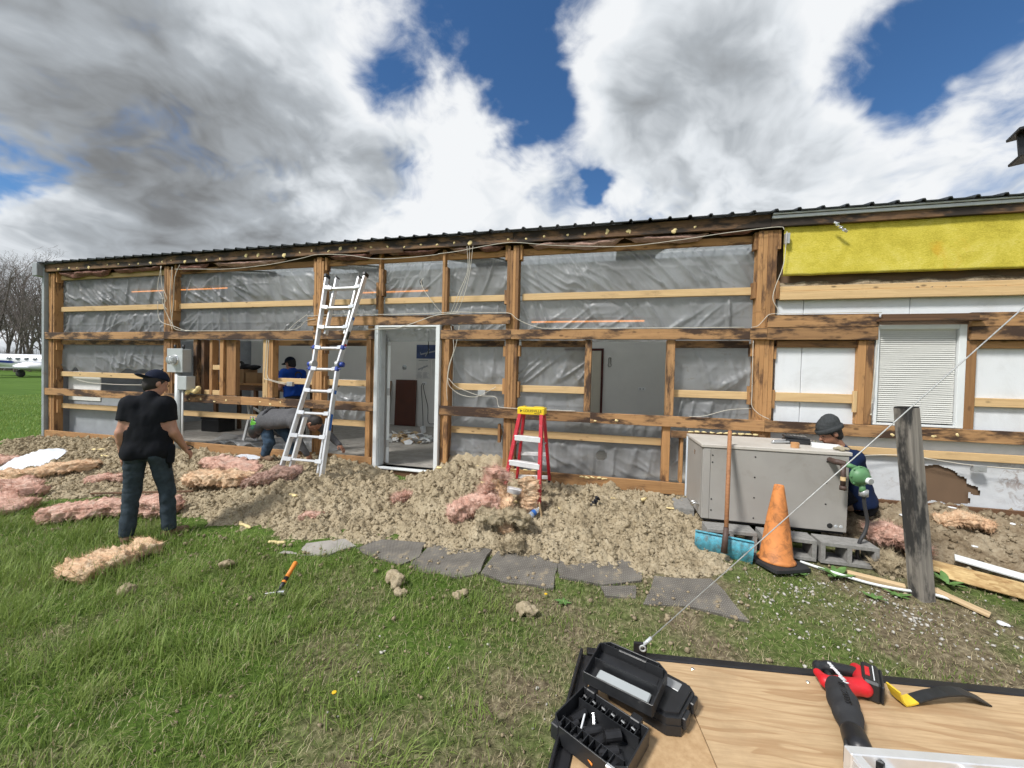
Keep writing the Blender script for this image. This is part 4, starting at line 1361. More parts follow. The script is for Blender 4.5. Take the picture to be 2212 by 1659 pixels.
cable('pale cable wandering down the post beside yellow insulation', [[(1.95, 5.07, 3.47), (1.93, 5.08, 3.1), (1.86, 5.09, 2.85), (1.84, 5.09, 2.7), (1.90, 5.09, 2.55), (1.80, 5.09, 2.52), (1.70, 5.09, 2.40), (1.62, 5.085, 2.375)], [(1.9, 5.09, 2.53), (2.3, 5.09, 2.53), (2.6, 5.09, 2.535), (2.9, 5.09, 2.53)]], 0.005)
cable('cable hanging down the post beside the open window', [[(1.66, 5.12, 2.23), (1.655, 5.10, 1.9), (1.66, 5.10, 1.6), (1.665, 5.10, 1.45), (1.74, 5.10, 1.36), (1.85, 5.09, 1.30)], [(0.98, 5.085, 1.292), (1.15, 5.07, 1.31), (1.40, 5.09, 1.39), (1.66, 5.12, 1.42)]], 0.005)
cable('white cable lying along the lowest nailer by the grey post', [[(2.75, 5.10, 0.94), (3.05, 5.12, 0.965), (3.3, 5.13, 0.96), (3.55, 5.12, 0.93), (3.8, 5.10, 0.91), (4.4, 5.10, 0.90)]], 0.007)
cable('white cable across the left bay under the nailer', [[(-10.0, 5.21, 1.46), (-9.6, 5.2, 1.41), (-9.1, 5.2, 1.40), (-8.6, 5.2, 1.40), (-7.9, 5.2, 1.42)]], 0.008)
for i, (x, z, lb) in enumerate(((-4.98, 1.52, 'steel outlet box on the nailer in front of the blue shirted worker'), (-1.72, 1.49, 'steel outlet box below the nailer right of the door'), (3.82, 0.88, 'grey outlet box on lowest nailer right of the grey post'))):
    b = MB().box((-0.055, -0.03, -0.035), (0.055, 0.02, 0.035), 0.003).box((-0.02, -0.034, -0.02), (0.02, -0.0305, 0.02), 0.0)
    solo(b, 'outlet_box', M_['steel_grey'], lb, 'outlet box', T(x, 5.18 if i < 2 else 5.12, z))
cable('cables dropping beside the pale stud to the outlet box', [[(-5.40, 5.12, 2.23), (-5.41, 5.11, 1.9), (-5.42, 5.10, 1.62), (-5.34, 5.09, 1.58), (-5.15, 5.12, 1.53), (-5.04, 5.15, 1.51)], [(-5.36, 5.12, 2.23), (-5.37, 5.11, 1.8), (-5.35, 5.10, 1.62), (-5.25, 5.10, 1.57), (-5.04, 5.15, 1.53)]], 0.007)

# ---- electricity meter on its conduit
t = thing('electric_meter', (-7.08, 4.97, 0.2), 'grey electric meter box on a thick grey conduit by the left wall', 'meter')
MB().box((-7.25, 4.93, 1.665), (-6.93, 5.08, 2.055), 0.008).build('meter_box', M_['box_grey'], t, I4)
MB().box((-7.262, 4.922, 1.66), (-6.918, 4.9295, 2.062), 0.003).build('box_cover', M_['box_grey'], t, I4)
b = MB()
b.lathe([(0.088, 0), (0.088, 0.02), (0.078, 0.022), (0.078, 0.0)], 28, 0, T(-7.085, 4.922, 1.865) @ RX(math.pi / 2))
b.build('meter_ring', M_['chrome'], t, I4, True)
b = MB()
b.lathe([(0.074, 0), (0.074, 0.07), (0.066, 0.088), (0.04, 0.098), (0, 0.10)], 28, 0, T(-7.085, 4.915, 1.865) @ RX(math.pi / 2))
b.build('meter_glass', M_['meter_glass'], t, I4, True)
MB().box((-7.125, 4.86, 1.84), (-7.045, 4.92, 1.90), 0.003).lathe([(0, 0.03), (0.06, 0.03), (0.06, 0.0), (0, 0)], 20, 0, T(-7.085, 4.92, 1.865) @ RX(math.pi / 2)).build('meter_face', M_['white_plastic'], t, I4)
MB().tube([(-7.10, 4.99, 0.15), (-7.10, 4.99, 1.665)], 0.048, 18).build('conduit', M_['box_grey'], t, I4, True)
MB().tube([(-7.0, 4.99, 0.30), (-7.0, 4.99, 1.40)], 0.013, 10).build('small_conduit', M_['frame_white'], t, I4, True)
for x in (-7.19, -7.0):
    MB().tube([(x, 5.0, 2.055), (x, 5.0, 2.13)], 0.018, 10).build('hub', M_['cable_black'], t, I4, True)
MB().box((-7.035, 4.93, 1.37), (-6.84, 5.08, 1.60), 0.006).build('switch_box', M_['box_grey'], t, I4)
b = MB()
b.box((-6.83, 4.99, 1.30), (-6.70, 5.06, 1.40), 0.02)
f = Field((-7.02, 4.92, 1.24), (-6.66, 5.10, 1.50), 0.012)
for i in range(7):
    f.ell((-6.95 + i * 0.04, 5.03, 1.32 + 0.03 * math.sin(i * 1.1) + 0.012 * i), (0.035, 0.04, 0.04), k=0.02)
f.build('foam_lump', M_['foam_yellow'], t, I4)

# ---- aluminium multi-position ladder leaning on the frame
LB, LT = Vector((-3.88, 4.20, 0.22)), Vector((-3.86, 5.045, 3.17))
lad = thing('extension_ladder', (-3.88, 4.2, 0.22), 'tall white aluminium folding ladder leaning left of the doorway', 'ladder')
up_l = (LT - LB).normalized()
out_l = Vector((0, -1, 0)) - up_l * Vector((0, -1, 0)).dot(up_l)
out_l.normalize()


def lp(s, x, o=0.0):
    """point on the ladder: s along it, x across, o out from its face"""
    return LB + up_l * s + Vector((x, 0, 0)) + out_l * o


LL = (LT - LB).length


def rail(s0, s1, x0, x1, o, nm, m='aluminium', w_=0.03, h_=0.072):
    MB().bar(lp(s0, x0, o), lp(s1, x1, o), w_, h_, out_l, 0.004).build(nm, M_[m], lad, I4)


mid = LL * 0.545
# lower pair: flared outer rails and straight inner rails
for sx in (-1, 1):
    rail(0.10 if sx < 0 else 0.0, mid - 0.03, sx * 0.335, sx * 0.205, 0.02, 'outer_rail')
    rail(0.02, mid * 0.55, sx * 0.235, sx * 0.185, -0.035, 'inner_rail')
    rail(mid + 0.03, LL, sx * 0.205, sx * 0.335, 0.02, 'outer_rail')
    rail(LL * 0.70, LL, sx * 0.165, sx * 0.195, -0.035, 'inner_rail')
    MB().bar(lp(LL - 0.02, sx * 0.332, 0.02), lp(LL + 0.035, sx * 0.338, 0.02), 0.05, 0.10, out_l, 0.008).build('end_cap', M_['black_plastic'], lad, I4)
    MB().bar(lp(LL - 0.01, sx * 0.195, -0.035), lp(LL + 0.02, sx * 0.196, -0.035), 0.036, 0.08, out_l, 0.006).build('end_cap', M_['black_plastic'], lad, I4)
    MB().bar(lp(LL - 0.22, sx * 0.19, -0.02), lp(LL - 0.12, sx * 0.30, 0.0), 0.012, 0.03, out_l, 0.002).build('brace', M_['aluminium'], lad, I4)
    # hinge with its blue release knob
    MB().lathe([(0, -0.022), (0.058, -0.022), (0.058, 0.022), (0, 0.022)], 20, 0, frame(lp(mid, sx * 0.205, 0.02), Vector((0, 0, 1)), Vector((1, 0, 0)))).build('hinge', M_['steel_grey'], lad, I4, False)
    MB().lathe([(0, 0), (0.03, 0), (0.038, 0.03), (0.036, 0.06), (0, 0.066)], 16, 0, frame(lp(mid, sx * 0.228, 0.02), Vector((0, 0, 1)), Vector((sx, 0, 0)))).build('release_knob', M_['blue_plastic'], lad, I4, True)
    MB().bar(lp(-0.10, sx * 0.20, -0.02), lp(0.05, sx * 0.245 + 0.0, -0.03), 0.02, 0.04, out_l, 0.003).build('foot', M_['aluminium'], lad, I4)
nr = 10
for i in range(nr):
    s = 0.02 + i * (LL - 0.22) / (nr - 1)
    hw = 0.335 - (0.13) * min(1, s / mid) if s < mid else 0.205 + 0.13 * (s - mid) / (LL - mid)
    hw -= 0.005
    b = MB().bar(lp(s, -hw, 0.0), lp(s, hw, 0.0), 0.032, 0.07, out_l, 0.006)
    # flared, crimped rung ends
    for sx in (-1, 1):
        b.bar(lp(s, sx * hw * 0.62, 0.04), lp(s, sx * hw, 0.062), 0.055, 0.012, out_l, 0.003)
    b.build('rung', M_['aluminium'], lad, I4)
    if i in (5, 6):
        for sx in (-1, 1):
            MB().bar(lp(s - 0.03, sx * (hw + 0.012), 0.045), lp(s + 0.03, sx * (hw + 0.012), 0.045), 0.05, 0.05, out_l, 0.008).tube([lp(s, sx * (hw + 0.03), 0.045), lp(s, sx * (hw + 0.075), 0.045)], [0.014, 0.005], 8).build('rung_clip', M_['blue_plastic'], lad, I4)
for s, m_, l_ in ((0.75, 'print_blue', 0.22), (1.25, 'print_blue', 0.05), (2.35, 'print_blue', 0.04), (1.62, 'print_red', 0.03), (1.95, 'print_red', 0.03), (2.05, 'print_black', 0.12)):
    xx = 0.335 - 0.13 * s / mid if s < mid else 0.205 + 0.13 * (s - mid) / (LL - mid)
    MB().bar(lp(s, xx + 0.0165, 0.015), lp(s + l_, xx + 0.0165 - (0.13 * l_ / mid if s < mid else -0.13 * l_ / (LL - mid)), 0.015), 0.001, 0.04, out_l).build('decal', M_[m_], lad, I4)

# ---- red fibreglass step ladder with a yellow cap
sl_ = thing('step_ladder', (-0.92, 4.72, 0.3), 'red fibreglass step ladder with a yellow top cap standing on the pile', 'ladder')
capz, capc = 1.335, Vector((-0.885, 4.62, 1.335))
FL, FR, BL, BR = Vector((-1.19, 4.42, 0.26)), Vector((-0.72, 4.30, 0.24)), Vector((-1.14, 4.98, 0.33)), Vector((-0.70, 5.00, 0.35))
TFL, TFR, TBL, TBR = capc + Vector((-0.135, -0.06, -0.06)), capc + Vector((0.13, -0.075, -0.06)), capc + Vector((-0.11, 0.05, -0.06)), capc + Vector((0.14, 0.045, -0.06))
for a_, b_, nm in ((FL, TFL, 'front_rail'), (FR, TFR, 'front_rail'), (BL, TBL, 'rear_rail'), (BR, TBR, 'rear_rail')):
    d_ = (b_ - a_).normalized()
    sd = Vector((1, -0.05, 0))
    b = MB().bar(a_, b_, 0.062 if 'front' in nm else 0.050, 0.042 if 'front' in nm else 0.032, sd, 0.003)
    b.build(nm, M_['red_fibreglass'], sl_, I4)
    MB().bar(a_ - d_ * 0.03, a_ + d_ * 0.05, 0.075, 0.03, sd, 0.004).build('foot', M_['rubber'], sl_, I4)
for k, tt in enumerate((0.14, 0.45, 0.74)):
    a_, b_ = FL.lerp(TFL, tt), FR.lerp(TFR, tt)
    b = MB().bar(a_, b_, 0.085, 0.024, (0, 0.05, 1), 0.004).bar(a_ + Vector((0, -0.04, -0.018)), b_ + Vector((0, -0.04, -0.018)), 0.006, 0.06, (0, 0.05, 1), 0.002)
    b.build('step', M_['step_alu'], sl_, I4)
for tt in (0.08, 0.43):
    a_, b_ = BL.lerp(TBL, tt), BR.lerp(TBR, tt)
    MB().bar(a_, b_, 0.03, 0.045, (0, 0.05, 1), 0.003).build('rear_brace', M_['step_alu'], sl_, I4)
for a_, b_ in ((FL.lerp(TFL, .6), BL.lerp(TBL, .6)), (FR.lerp(TFR, .6), BR.lerp(TBR, .6))):
    MB().bar(a_, (a_ + b_) / 2 + Vector((0, 0, .03)), 0.004, 0.02, (0, 0, 1)).bar((a_ + b_) / 2 + Vector((0, 0, .03)), b_, 0.004, 0.02, (0, 0, 1)).build('spreader', M_['steel_grey'], sl_, I4)
CM = T(*capc) @ RZ(-0.03)
b = MB()
b.box((-0.165, -0.085, -0.062), (0.165, -0.068, 0.022), 0.006).box((-0.165, 0.062, -0.055), (0.165, 0.08, 0.022), 0.006).box((-0.165, -0.0675, 0.004), (0.165, 0.0615, 0.024), 0.004)
b.box((-0.165, -0.067, -0.055), (-0.15, 0.061, 0.0035), 0.003).box((0.15, -0.067, -0.055), (0.165, 0.061, 0.0035), 0.003).box((-0.12, -0.05, 0.0245), (-0.08, 0.05, 0.034), 0.003).box((0.02, -0.05, 0.0245), (0.14, 0.05, 0.032), 0.003)
b.build('top_cap', M_['yellow_plastic'], sl_, CM)


def text(body, size, parent, M, m, name='lettering', shear=0.0, ext=0.0006):
    cu = bpy.data.curves.new(name, 'FONT')
    cu.body = body
    cu.size = size
    cu.align_x, cu.align_y = 'CENTER', 'CENTER'
    cu.extrude = ext
    cu.shear = shear
    cu.materials.append(M_[m])
    tmp = bpy.data.objects.new(name + '_curve', cu)
    me = bpy.data.meshes.new_from_object(tmp)
    bpy.data.objects.remove(tmp)
    me.name = name
    o = bpy.data.objects.new(name, me)
    return link(o, M, parent)


text('LOUISVILLE', 0.044, sl_, CM @ T(0.022, -0.0862, -0.018) @ RX(math.pi / 2), 'print_black')
for x0_, x1_ in ((0.045, 0.075), (0.082, 0.115)):
    MB().add([(x0_, -0.0862, -0.050), (x1_, -0.0862, -0.050), (x1_, -0.0862, -0.042), (x0_, -0.0862, -0.042)], [(0, 1, 2, 3)]).build('small_print', M_['print_black'], sl_, CM)
MB().add([(-0.135, -0.0862, -0.036), (-0.10, -0.0862, -0.018), (-0.135, -0.0862, 0.0), (-0.128, -0.0862, -0.018)], [(0, 1, 2, 3)]).build('logo', M_['print_black'], sl_, CM)

# ---- packaged air-conditioning unit on concrete blocks
AC = thing('air_conditioner', (1.57, 4.58, 0.33), 'large grey packaged air conditioner on concrete blocks by the wall', 'air conditioner')
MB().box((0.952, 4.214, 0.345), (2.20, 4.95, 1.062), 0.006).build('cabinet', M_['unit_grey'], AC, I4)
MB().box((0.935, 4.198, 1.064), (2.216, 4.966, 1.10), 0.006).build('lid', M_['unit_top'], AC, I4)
MB().box((0.962, 4.2085, 0.352), (1.02, 4.213, 1.058), 0.001).build('corner_panel', M_['unit_grey'], AC, I4)
MB().box((1.024, 4.2075, 0.352), (2.192, 4.213, 1.058), 0.001).build('front_panel', M_['unit_grey'], AC, I4)
MB().box((0.9465, 4.24, 0.36), (0.951, 4.93, 1.055), 0.001).build('side_panel', M_['unit_grey'], AC, I4)
for x, z in ((1.04, 0.99), (1.04, 0.92), (1.42, 1.0), (1.42, 0.80), (1.42, 0.60), (1.42, 0.40), (2.02, 1.0), (2.02, 0.80), (2.02, 0.60), (1.04, 0.55), (1.04, 0.44), (1.98, 1.07)):
    MB().lathe([(0, 0.006), (0.006, 0.004), (0.008, 0), (0, 0)], 10, 0, T(x, 4.2072, z) @ RX(math.pi / 2)).build('screw', M_['cable_black'], AC, I4)
MB().lathe([(0, 0.004), (0.022, 0.003), (0.024, 0), (0, 0)], 16, 0, T(2.06, 4.2072, 0.40) @ RX(math.pi / 2)).build('knockout', M_['cable_black'], AC, I4)
for x in (2.11, 2.15):
    MB().lathe([(0, 0.003), (0.012, 0.002), (0.015, 0), (0, 0)], 14, 0, T(x, 4.2072, 0.40) @ RX(math.pi / 2)).build('knockout', M_['trim_metal'], AC, I4)
MB().box((0.9445, 4.52, 0.93), (0.9463, 4.58, 0.98)).build('nameplate', M_['chrome'], AC, I4)
for y in (4.30, 4.36):
    MB().tube([(0.95, y, 0.46), (0.90, y, 0.47), (0.88, y, 0.44)], 0.012, 8).build('valve', M_['chrome'], AC, I4, True)
for y in (4.23, 4.90):
    MB().box((0.97, y, 0.325), (2.18, y + 0.04, 0.344)).build('base_rail', M_['black_steel'], AC, I4)
# blocks: two cores each, lying on their sides
blk = MB()
BW, BH, BD = 0.43, 0.19, 0.20
blk.box((0, 0, 0), (BW, BD, 0.034), 0.003).box((0, 0, BH - 0.034), (BW, BD, BH), 0.003)
for xa, xb in ((0, 0.036), (BW / 2 - 0.018, BW / 2 + 0.018), (BW - 0.036, BW)):
    blk.box((xa, 0, 0.0345), (xb, BD, BH - 0.0345), 0.002)
blkm = blk.mesh('concrete_block', M_['concrete_block'])
for x, y, rz, lb in ((0.965, 4.00, 0.03, 'concrete block under the left end of the unit, behind the blue shovel'), (1.43, 4.00, -0.04, 'concrete block under the middle of the unit, behind the orange cone'),
                     (1.89, 3.98, -0.03, 'rightmost concrete block in the front row under the unit'), (0.96, 4.55, 1.50, 'concrete block turned sideways under the rear left of the unit')  ):
    o = bpy.data.objects.new('concrete_block', blkm)
    link(o, T(x, y, float(gz(x, y)) + 0.012 if y < 4.3 else 0.134) @ RZ(rz))
    tag(o, lb, 'concrete block', 'blocks under the air conditioner')

# gas regulator with its pipework
rg = thing('gas_regulator', (2.24, 4.10, 0.62), 'green round gas regulator and brown pipe at the unit corner', 'gas regulator')
RGC = Vector((2.20, 4.06, 0.915))
RM = frame(RGC, Vector((0, 0, 1)), Vector((0.25, -0.95, 0.12))) @ Matrix.Scale(0.82, 4)
b = MB().lathe([(0, -0.055), (0.06, -0.055), (0.088, -0.03), (0.095, -0.006), (0.112, -0.006), (0.112, 0.008), (0.095, 0.008), (0.086, 0.035), (0.06, 0.06), (0.03, 0.07), (0, 0.072)], 32, 0, RM)
b.build('diaphragm_case', M_['regulator_green'], rg, I4, True)
for k in range(8):
    a = k * math.pi / 4
    MB().lathe([(0, 0.02), (0.008, 0.02), (0.008, -0.014), (0, -0.014)], 6, 0, RM @ T(0.104 * math.cos(a), 0.104 * math.sin(a), 0)).build('bolt', M_['regulator_green'], rg, I4)
MB().tube([RM @ Vector((-0.03, -0.03, 0.045)), RM @ Vector((-0.03, -0.03, 0.10))], 0.028, 16).build('vent_cap', M_['white_plastic'], rg, I4, True)
MB().tube([RM @ Vector((-0.03, -0.03, 0.1005)), RM @ Vector((-0.03, -0.03, 0.103))], 0.024, 16).build('vent_screen', M_['steel_grey'], rg, I4)
MB().tube([RGC + Vector((0.015, 0.0, -0.06)), RGC + Vector((0.02, -0.01, -0.115)), RGC + Vector((0.02, 0, -0.14))], [0.022, 0.024, 0.020], 14).build('outlet_body', M_['regulator_green'], rg, I4, True)
b = MB().tube(curve_pts([(2.04, 4.21, 1.02), (2.04, 4.12, 1.02), (2.06, 4.10, 1.02), (2.10, 4.085, 1.01)], 6), 0.026, 12)
b.build('elbow', M_['pipe_brown'], rg, I4, True)
MB().tube([(2.10, 4.085, 1.01), (2.17, 4.07, 0.985)], 0.022, 12).build('nipple', M_['regulator_green'], rg, I4, True)
MB().tube([(2.085, 4.085, 1.005), (2.09, 4.085, 0.80)], 0.02, 12).tube([(2.09, 4.085, 0.812), (2.09, 4.085, 0.775)], 0.026, 12).build('drip_leg', M_['pipe_brown'], rg, I4, True)
MB().tube([(2.088, 4.083, 0.895), (2.088, 4.083, 0.86)], 0.0215, 12).build('tag', M_['copper_tag'], rg, I4)
MB().tube([(2.235, 4.06, 0.80), (2.235, 4.06, 0.74)], 0.034, 14).build('union', M_['steel_grey'], rg, I4, True)
MB().tube(curve_pts([(2.235, 4.06, 0.75), (2.245, 4.06, 0.66), (2.27, 4.06, 0.52), (2.25, 4.05, 0.42), (2.21, 4.04, 0.34), (2.20, 4.05, 0.22), (2.25, 4.10, 0.15)], 8), 0.014, 10).build('gas_hose', M_['pipe_black'], rg, I4, True)

# ---- things lying on the lid of the unit (z = 1.10)
t = thing('drill_case', (1.93, 4.62, 1.101), 'small black open tool case on top of the unit', 'tool case', rot=-0.15)
MB().box((-0.11, -0.07, 0), (0.11, 0.07, 0.05), 0.008).build('case_base', M_['black_plastic'], t)
MB().box((-0.12, -0.07, 0.052), (0.10, 0.06, 0.072), 0.005).build('case_lid', M_['black_plastic'], t, WORLD[t.name] @ RY(0.09))
for i in range(5):
    MB().box((-0.06 + i * 0.03, -0.045, 0.079), (-0.045 + i * 0.03, 0.04, 0.083), 0.001).build('bit', M_['chrome'], t)
t = thing('folding_knife', (1.74, 4.55, 1.101), 'grey folding tool lying left of the case on the unit', 'hand tool', rot=0.25)
MB().bar((-0.06, 0, 0.02), (0.14, 0.02, 0.045), 0.03, 0.016, ch=0.004).build('blade', M_['chrome'], t)
MB().bar((-0.09, -0.03, 0.012), (0.1, -0.02, 0.02), 0.026, 0.02, ch=0.005).build('grip', M_['steel_grey'], t)
t = thing('ratchet', (2.06, 4.70, 1.101), 'chrome ratchet wrench lying beside the black case on the unit', 'wrench', rot=0.3)
MB().tube([(-0.08, 0, 0.014), (0.06, 0, 0.016)], [0.011, 0.008], 10).build('handle', M_['chrome'], t, smooth=True)
MB().lathe([(0, 0), (0.022, 0), (0.022, 0.03), (0, 0.03)], 14, 0, T(0.075, 0, 0.0)).build('head', M_['chrome'], t)
t = thing('parts_tray', (2.10, 4.42, 1.101), 'white plastic tray with loose screws on the unit', 'tray', rot=-0.35)
MB().box((-0.11, -0.065, 0), (0.11, 0.065, 0.004)).box((-0.11, -0.065, 0.0042), (-0.105, 0.065, 0.035)).box((0.105, -0.065, 0.0042), (0.11, 0.065, 0.035)).box((-0.1048, -0.065, 0.0042), (0.1048, -0.06, 0.035)).box((-0.1048, 0.06, 0.0042), (0.1048, 0.065, 0.035)).build('tray_shell', M_['white_plastic'], t)
b = MB()
for i in range(40):
    b.bar((random.uniform(-.09, .09), random.uniform(-.05, .05), 0.012), (random.uniform(-.09, .09), random.uniform(-.05, .05), 0.022), 0.004, 0.004) if i % 4 == 0 else b.box((-.006, -.003, 0), (.006, .003, .006), 0, 0, T(random.uniform(-.09, .09), random.uniform(-.05, .05), .006 + random.random() * .01) @ RZ(random.random() * 3))
sc_ = b.build('screws', M_['clod'], t)
sc_['kind'] = 'stuff'
t = solo(MB().lathe([(0.036, 0), (0.036, 0.05), (0.03, 0.052), (0.022, 0.05), (0.022, 0.002), (0.03, 0), (0.036, 0)], 24), 'tape_roll', M_['tape_tan'], 'roll of tan tape standing on the front of the unit lid', 'tape', T(1.79, 4.30, 1.101))
f = Field((2.08, 4.20, 1.09), (2.26, 4.40, 1.16), 0.008)
for i in range(9):
    f.ell((2.17 + random.uniform(-.05, .05), 4.29 + random.uniform(-.05, .05), 1.112 + random.uniform(0, .012)), (0.022, 0.022, 0.013), k=0.006)
f.half((0, 0, 1.101), (0, 0, -1))
o = f.build('dirty_rag', M_['rag'])
tag(o, 'crumpled tan rag at the right corner of the unit lid', 'rag')
o = lum('wood_offcut', 2.0, 2.24, 4.38, 4.46, 1.102, 1.122, 'scrap_wood', BLD)
o.parent = None
o.matrix_basis = T(2.15, 4.50, 1.113) @ RZ(-0.45)
tag(o, 'small broken wood offcut on the right end of the unit lid', 'wood scrap')

# ---- foam strip and metal edge left of the unit
solo(MB().box((0, 0, 0), (0.04, 0.05, 0.80), 0.003), 'foam_strip', M_['insul_board'], 'pale blue foam strip standing upright left of the unit', 'foam strip', T(0.955, 5.03, 0.25))
solo(MB().box((0, 0, 0), (0.02, 0.06, 0.84), 0.003).box((0.0205, 0.0, 0), (0.06, 0.01, 0.84), 0.003), 'angle_strip', M_['frame_white'], 'white metal angle strip standing upright behind the unit edge', 'metal strip', T(1.01, 4.99, 0.22))

# ---- orange cone
cn = thing('traffic_cone', (1.51, 3.90, 0.105), 'dirty orange traffic cone on a black rubber base in front of the unit', 'traffic cone')
cw = T(1.51, 3.90, 0.118) @ RX(-0.02) @ RY(0.01)
b = MB().lathe([(0.145, 0.025), (0.15, 0.035), (0.138, 0.05), (0.128, 0.06), (0.085, 0.40), (0.040, 0.68), (0.037, 0.695), (0.029, 0.695), (0.030, 0.68), (0.075, 0.40), (0.118, 0.07)], 40)
b.build('cone_body', M_['cone_orange'], cn, cw, True)
bm_ = MB()
vs, fs = [], []
N = 12
for iz, z in enumerate((0.0, 0.026)):
    for i in range(N + 1):
        for j in range(N + 1):
            u_, v_ = i / N * 2 - 1, j / N * 2 - 1
            c_ = 0.16 * max(0, abs(u_) + abs(v_) - 1.55)
            vs.append((u_ * (0.19 - c_ * 0.2), v_ * (0.19 - c_ * 0.2), z + 0.012 * max(0, abs(u_ * v_) - 0.5) * math.sin(3 * u_ + 2) - 0.004))
n2 = (N + 1) ** 2
for i in range(N):
    for j in range(N):
        a = i * (N + 1) + j
        fs += [(n2 + a, n2 + a + N + 1, n2 + a + N + 2, n2 + a + 1), (a, a + 1, a + N + 2, a + N + 1)]
for i in range(N):
    for a, b_ in ((i, i + 1), (N * (N + 1) + i + 1, N * (N + 1) + i), ((i + 1) * (N + 1), i * (N + 1)), (i * (N + 1) + N, (i + 1) * (N + 1) + N)):
        fs.append((a, b_, n2 + b_, n2 + a))
bm_.add(vs, fs).build('base_plate', M_['rubber'], cn, cw @ RZ(0.45))

# ---- blue snow pusher leaning on the unit
sv = thing('snow_shovel', (1.02, 3.86, 0.10), 'snow shovel with scuffed blue blade and long wooden handle against the unit', 'shovel')
SM = frame((1.06, 3.84, 0.10), Vector((0.93, -0.22, -0.02)), Vector((0.0, 0.22, 1.0)))
vs, fs = [], []
nu, nv = 41, 12
for i in range(nu):
    x = -0.235 + 0.47 * i / (nu - 1)
    rib = 0.0035 * math.cos(2 * math.pi * x / 0.052) if abs(x) > 0.05 else -0.004
    for j in range(nv):
        t_ = j / (nv - 1)
        y = 0.10 - 0.13 * math.sin(t_ * 1.9)
        z = -0.02 + 0.235 * t_
        rr = rib * (1 if 0.3 < t_ < 0.92 else 0.1)
        vs.append((x, y + rr, z))
fs = [tuple(q) for q in grid_faces(nu, nv)]
nb = len(vs)
vs2 = [(x, y + 0.007, z) for x, y, z in vs]
fs2 = [tuple(nb + k for k in q[::-1]) for q in fs]
MB().add(vs + vs2, fs + fs2).build('blade', M_['shovel_blue'], sv, SM, True)
MB().bar((-0.235, -0.03, 0.218), (0.235, -0.03, 0.218), 0.03, 0.014, (0, 0, 1), 0.003).build('blade_lip', M_['shovel_blue'], sv, SM)
MB().bar((-0.235, 0.085, -0.025), (0.235, 0.085, -0.025), 0.03, 0.05, (0, 0, 1), 0.003).build('wear_strip', M_['rubber'], sv, SM)
hp = [Vector((1.05, 3.77, 0.20)), Vector((1.07, 3.80, 0.42)), Vector((1.185, 4.20, 1.24))]
MB().tube([hp[0], hp[1]], [0.028, 0.022], 12).build('socket', M_['pipe_brown'], sv, I4, True)
MB().tube([hp[1], hp[1].lerp(hp[2], .5), hp[2], hp[2] + (hp[2] - hp[1]).normalized() * 0.008], [0.0185, 0.019, 0.018, 0.010], 14).build('handle', M_['wood_handle'], sv, I4, True)

# ---- leaning grey post
po = thing('wooden_post', (2.40, 3.66, 0.05), 'weathered grey wooden post standing crooked right of the unit', 'post')
PM = frame((2.42, 3.64, 0.0), Vector((-0.085, 0.03, 1.0)), Vector((0.30, -0.95, 0)))
b = MB()
L_ = 1.56
pr = [(-0.056, -0.047), (-0.047, -0.056), (0.047, -0.056), (0.056, -0.047), (0.056, 0.047), (0.047, 0.056), (-0.047, 0.056), (-0.056, 0.047)]
vs, fs = [], []
for i in range(26):
    x = L_ * i / 25
    for k, (y, z) in enumerate(pr):
        s_ = 1 + 0.05 * (vnoise(np.array(x * 4.0 + k * 3.1), np.array(k * 1.7)) - 0.5)
        vs.append((x, y * float(s_), z * float(s_)))
for i in range(25):
    for k in range(8):
        fs.append((i * 8 + k, (i + 1) * 8 + k, (i + 1) * 8 + (k + 1) % 8, i * 8 + (k + 1) % 8))
fs += [tuple(range(8)), tuple(25 * 8 + k for k in range(7, -1, -1))]
b.add(vs, fs).build('shaft', M_['wood_grey'], po, PM)
MB().box((L_ + 0.001, -0.051, -0.051), (L_ + 0.012, 0.051, 0.051), 0.002).build('post_cap', M_['black_steel'], po, PM)

# ---- trailer deck in the foreground (top of the plywood at z = 0.50)
DZ = 0.50
TR = thing('trailer_deck', (0.9, 1.0, 0.0), 'plywood trailer deck with a black steel edge in the foreground', 'trailer')
DA = math.atan2(0.24, 1.70)
ex, ey = Vector((math.cos(DA), math.sin(DA), 0)), Vector((-math.sin(DA), math.cos(DA), 0))
C0 = Vector((-0.035, 1.735, DZ))             # far left corner of the wood


def dp(u_, v_, z=0.0):
    """deck coordinates: u along the far edge, v towards the camera side"""
    return C0 + ex * u_ - ey * v_ + Vector((-0.20 * v_ if False else 0, 0, z))


DM_ = frame(C0, ex, Vector((0, 0, 1)))        # local y = away from camera
MB().prism([(0.02, -0.01), (3.4, -0.01), (3.4, -1.9), (0.355, -1.9), (0.345, -0.14), (0.02, -0.13)], -0.018, 0.0).build('plywood_sheet', M_['plywood'], TR, DM_)
MB().prism([(-0.085, -0.132), (0.342, -0.142), (0.352, -1.9), (-0.46, -1.9)], -0.019, -0.002).build('board_sheet', M_['particle_board'], TR, DM_)
MB().bar((-0.02, 0.012, -0.04), (3.4, 0.012, -0.04), 0.04, 0.09, ch=0.004).build('edge_rail', M_['black_steel'], TR, DM_)
MB().bar((-0.02, -0.02, -0.04), (-0.50, -1.9, -0.04), 0.055, 0.09, ch=0.004).build('edge_rail', M_['black_steel'], TR, DM_)
MB().bar((-0.045, -0.02, -0.02), (-0.525, -1.9, -0.02), 0.012, 0.11, ch=0.003).build('edge_lip', M_['black_steel'], TR, DM_)
for y in (-0.5, -1.2, -1.8):
    MB().bar((-0.1, y, -0.07), (3.3, y, -0.07), 0.06, 0.09, ch=0.004).build('cross_member', M_['black_steel'], TR, DM_)
